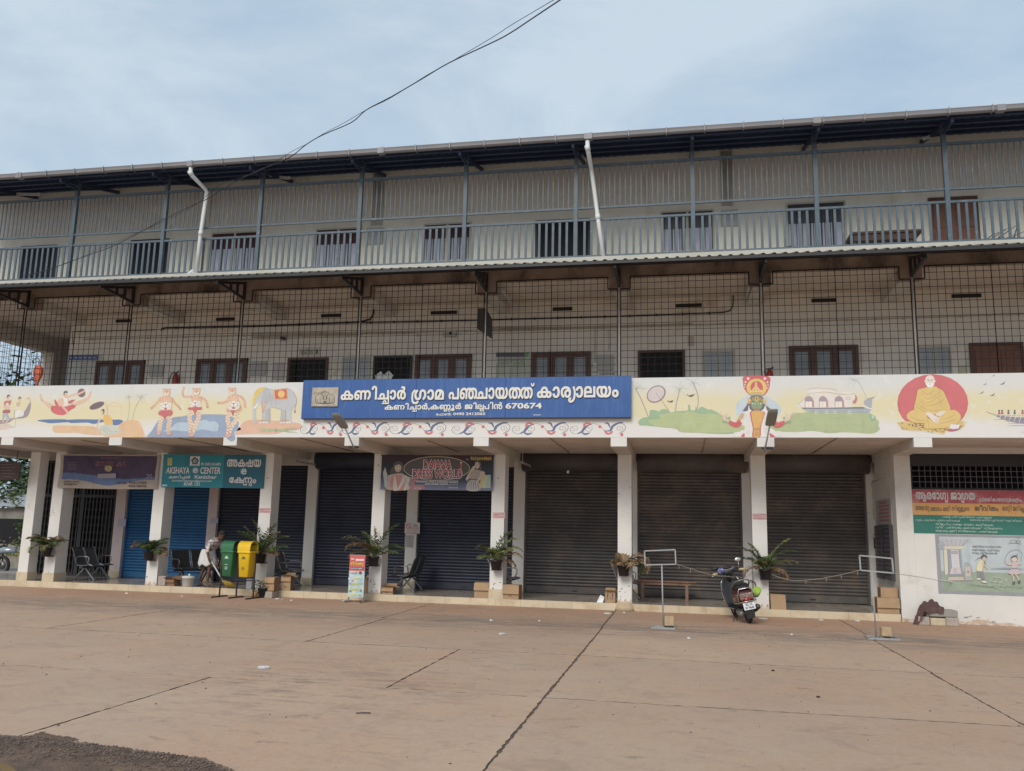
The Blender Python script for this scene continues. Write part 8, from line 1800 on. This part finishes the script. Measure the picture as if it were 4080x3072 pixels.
# ------------------------------------------------------------------ what shows at the far left: trees, sheds, parked motorcycle, hedge
def tree(x, y, h, rad, seed, lab, col, n=2600, trunkr=.10, ls=(.10, .2)):
    q = random.Random(seed); r = empty('tree', (x, y, 0), lab, 'tree', 'trees beyond the left end of the building')
    mb = MB().use(mat('bark', (.10, .075, .055), .9, var=.2)); mb.tube([(0, 0, 0), (.05, 0, h*.3), (-.04, .05, h*.62), (0, 0, h*.9)], [trunkr, trunkr*.8, trunkr*.5, trunkr*.15], 8)
    for i in range(7):
        z = h*q.uniform(.25, .7); a = q.uniform(0, 6.28); mb.tube([(0, 0, z), (cos(a)*rad*.5, sin(a)*rad*.5, z+h*.12), (cos(a)*rad*.85, sin(a)*rad*.85, z+h*.2)], [trunkr*.4, trunkr*.25, .01], 5)
    mb.build('trunk', r, world=False); mb = MB(); ms = [mat('leaf_%d_%s' % (i, col[0]), c, .6, var=.3, vscale=5) for i, c in enumerate(col[1:])]
    cl = [(Vector((q.gauss(0, rad*.45), q.gauss(0, rad*.45), h*q.uniform(.22, 1.0))), q.uniform(.25, .5)*rad) for i in range(26)]
    for i in range(n):
        c, rr = cl[i % 26]; d = Vector((q.gauss(0, 1), q.gauss(0, 1), q.gauss(0, .8))); d = d.normalized()*rr*q.random()**.35; p = c+d; mb.use(ms[(i % 26) % len(ms)] if q.random() < .75 else q.choice(ms)); s = q.uniform(*ls)
        u = Vector((q.uniform(-1, 1), q.uniform(-1, 1), q.uniform(-.5, .5))).normalized()*s; v = u.cross(Vector((q.uniform(-1, 1), q.uniform(-1, 1), 1))).normalized()*s*.45; mb.add([p-u, p+v, p+u, p-v], [(0, 1, 2, 3)])
    mb.build('crown', r, world=False)
G1 = ('dark', (.035, .075, .028), (.05, .10, .035), (.09, .15, .05)); G2 = ('light', (.08, .14, .045), (.12, .19, .06), (.16, .22, .09))
tree(-6.6, 9.5, 3.0, .95, 31, 'slim leafy green tree right behind the parked motorcycle', G2, 2200, .06, (.05, .10))
tree(-8.6, 15.5, 5.5, 2.4, 32, 'broad bright green tree beyond the white sheds', G1, 3200)
tree(-12.5, 19, 8.5, 3.6, 33, 'large dark green tree behind the sheds', G1, 3600, .2)
tree(-16, 14, 6.0, 3.0, 34, 'rounded dark tree left of the sheds', G1, 2600, .16)
tree(-11, 27, 10, 4.5, 35, 'tallest dark tree farthest behind the sheds', G1, 3600, .25, (.15, .3))
tree(-20, 24, 9, 4.2, 36, 'far dark tree at the outer left', G1, 3000, .22, (.15, .3))
tree(-5.6, 21, 7.0, 3.0, 37, 'green tree standing behind the stair hall', G1, 3000, .18)
for i, (x0, x1, y, z, lab) in enumerate(((-13.5, -9.2, 13.6, 2.75, 'nearer shed with a pale sheet roof beyond the yard'), (-16, -8.0, 17.5, 3.6, 'farther shed with a pale sheet roof beyond the yard'))):
    r = empty('shed', (x0, y, 0), lab, 'shed', 'sheds beyond the yard'); mb = MB().use(M['concrete']); mb.box(x0+.3, x1-.3, y+.3, y+2.6, 0, z-.55); mb.build('wall', r)
    mb = MB().use(mat('shed_roof', (.50, .52, .54), .6, var=.15)); n = 24; P = [(x0+(x1-x0)*k/n, z-.5+.03*(k % 2)) for k in range(n+1)]; vs = [(x, yy, zz+dz) for yy, dz in ((y, 0), (y+3, .7)) for x, zz in P]; mb.add(vs+[(a, b, c-.02) for a, b, c in vs], [(k, k+1, n+2+k, n+1+k) for k in range(n)]+[(2*n+2+k, 2*n+3+k, 3*n+4+k, 3*n+3+k) for k in range(n)]); mb.build('roof', r)
    for k in range(3): mb = MB().use(M['dark']); xx = x0+.8+k*(x1-x0-1.6)/3; mb.box(xx, xx+.9, y+.27, y+.298, .7, z-1.0); mb.build('opening', r)
# hedge bed
r = empty('flower_bed', (-7, 6.2, 0), 'low plastered bed with yellow green plants behind the parked motorcycle', 'flower bed'); mb = MB().use(mat('bed_plaster', (.30, .26, .22), .9, var=.3, vscale=4)); mb.box(-9.5, -4.1, 7.2, 7.6, 0, .5); mb.build('kerb', r)
q = random.Random(6); mb = MB()
for i in range(1500):
    p = Vector((q.uniform(-9.4, -4.2), q.uniform(7.2, 7.6), .5+abs(q.gauss(0, .10)))); mb.use(mat('bed_yellow', (.50, .42, .08), .7) if q.random() < .4 else mat('bed_green', (.12, .17, .05), .7)); s = q.uniform(.02, .045); u = Vector((q.uniform(-1, 1), q.uniform(-1, 1), q.uniform(-.5, .9))).normalized()*s; v = u.cross(Vector((q.uniform(-1, 1), 1, .2))).normalized()*s*.5; mb.add([p-u, p+v, p+u, p-v], [(0, 1, 2, 3)])
mb.build('plants', r)
mb = MB().use(mat('dry_scrub', (.21, .16, .10), .9, var=.4, vscale=2))
for i in range(2600):
    p = Vector((q.uniform(-12, -3.6), q.uniform(8, 12.5), abs(q.gauss(0, .45)))); s = q.uniform(.03, .09); u = Vector((q.uniform(-1, 1), q.uniform(-1, 1), q.uniform(-.3, 1))).normalized()*s; v = u.cross(Vector((q.uniform(-1, 1), 1, .2))).normalized()*s*.4; mb.add([p-u, p+v, p+u, p-v], [(0, 1, 2, 3)])
tag(mb.build('scrub', None), 'dry brown scrub beyond the left end of the arcade', 'scrub', kind='stuff')
# parked motorcycle (only its rear half is in the picture)
mo = empty('motorcycle', (-4.4, 5.6, 0), 'parked motorcycle with silver tail cut off by the left edge', 'motorcycle', rz=radians(-8)); mo.location = (-5.05, 5.55, 0)
def mw(x):
    mb = MB().use(tyre); n, k = 28, 8; vs = []
    for i in range(n):
        a = 2*pi*i/n
        for j in range(k): t = 2*pi*j/k; qq = .26+.05*cos(t); vs.append((x+qq*cos(a), .05*sin(t), .31+qq*sin(a)))
    mb.smooth = True; mb.add(vs, [(i*k+j, ((i+1) % n)*k+j, ((i+1) % n)*k+(j+1) % k, i*k+(j+1) % k) for i in range(n) for j in range(k)]); mb.smooth = False; o = mb.build('wheel', mo, world=False); mb = MB().use(sil); mb.tube([(x, -.04, .31), (x, .04, .31)], .12, 14); mb.build('rim', o, world=False)
mw(.45); mw(-.85)
sv = mat('silver_blue_panel', (.33, .38, .42), .25, metal=.3, var=.15)
mb = MB().use(sv); mb.loft([[Vector((x, y*w, z)) for y, z in ((-1, z0), (-.7, z1), (.7, z1), (1, z0), (.5, z0-.06), (-.5, z0-.06))] for x, w, z0, z1 in ((-.2, .12, .62, .78), (.15, .15, .66, .84), (.5, .13, .74, .88), (.95, .05, .76, .84))]); mb.build('tail_panel', mo, world=False)
mb = MB().use(blk); mb.loft([sec(-.15, .12, .78, .86), sec(.2, .14, .82, .90), sec(.45, .12, .86, .93)]); mb.build('seat', mo, world=False)
mb = MB().use(blk); mb.loft([sec(-.75, .10, .75, .85), sec(-.5, .16, .75, 1.02), sec(-.2, .12, .72, .9)]); mb.build('fuel_tank', mo, world=False); mb = MB().use(blk); mb.loft([sec(-.5, .14, .25, .55), sec(-.2, .16, .22, .6), sec(.1, .1, .3, .5)]); mb.build('engine', mo, world=False)
mb = MB().use(chrome); mb.tube([(-.75, -.35, 1.05), (-.78, 0, 1.0), (-.75, .35, 1.05)], .015, 6); mb.build('handlebar', mo, world=False); mb = MB().use(sil); mb.tube([(.1, -.15, .3), (.6, -.2, .36)], .045, 10); mb.build('exhaust', mo, world=False)
mb = MB().use(M['black']); mb.tube([(.45, 0, .31), (.3, .1, .7)], .02, 6); mb.tube([(-.85, 0, .31), (-.7, 0, .95)], .025, 6); mb.build('fork', mo, world=False)
he = empty('helmet', (-5.0, 5.4, .95), 'dark helmet resting on the parked motorcycle', 'helmet'); mb = MB().use(blk); mb.ball((-5.0, 5.53, 1.03), .14, 16, 10, (1.1, .9, 1)); mb.build('shell', he)
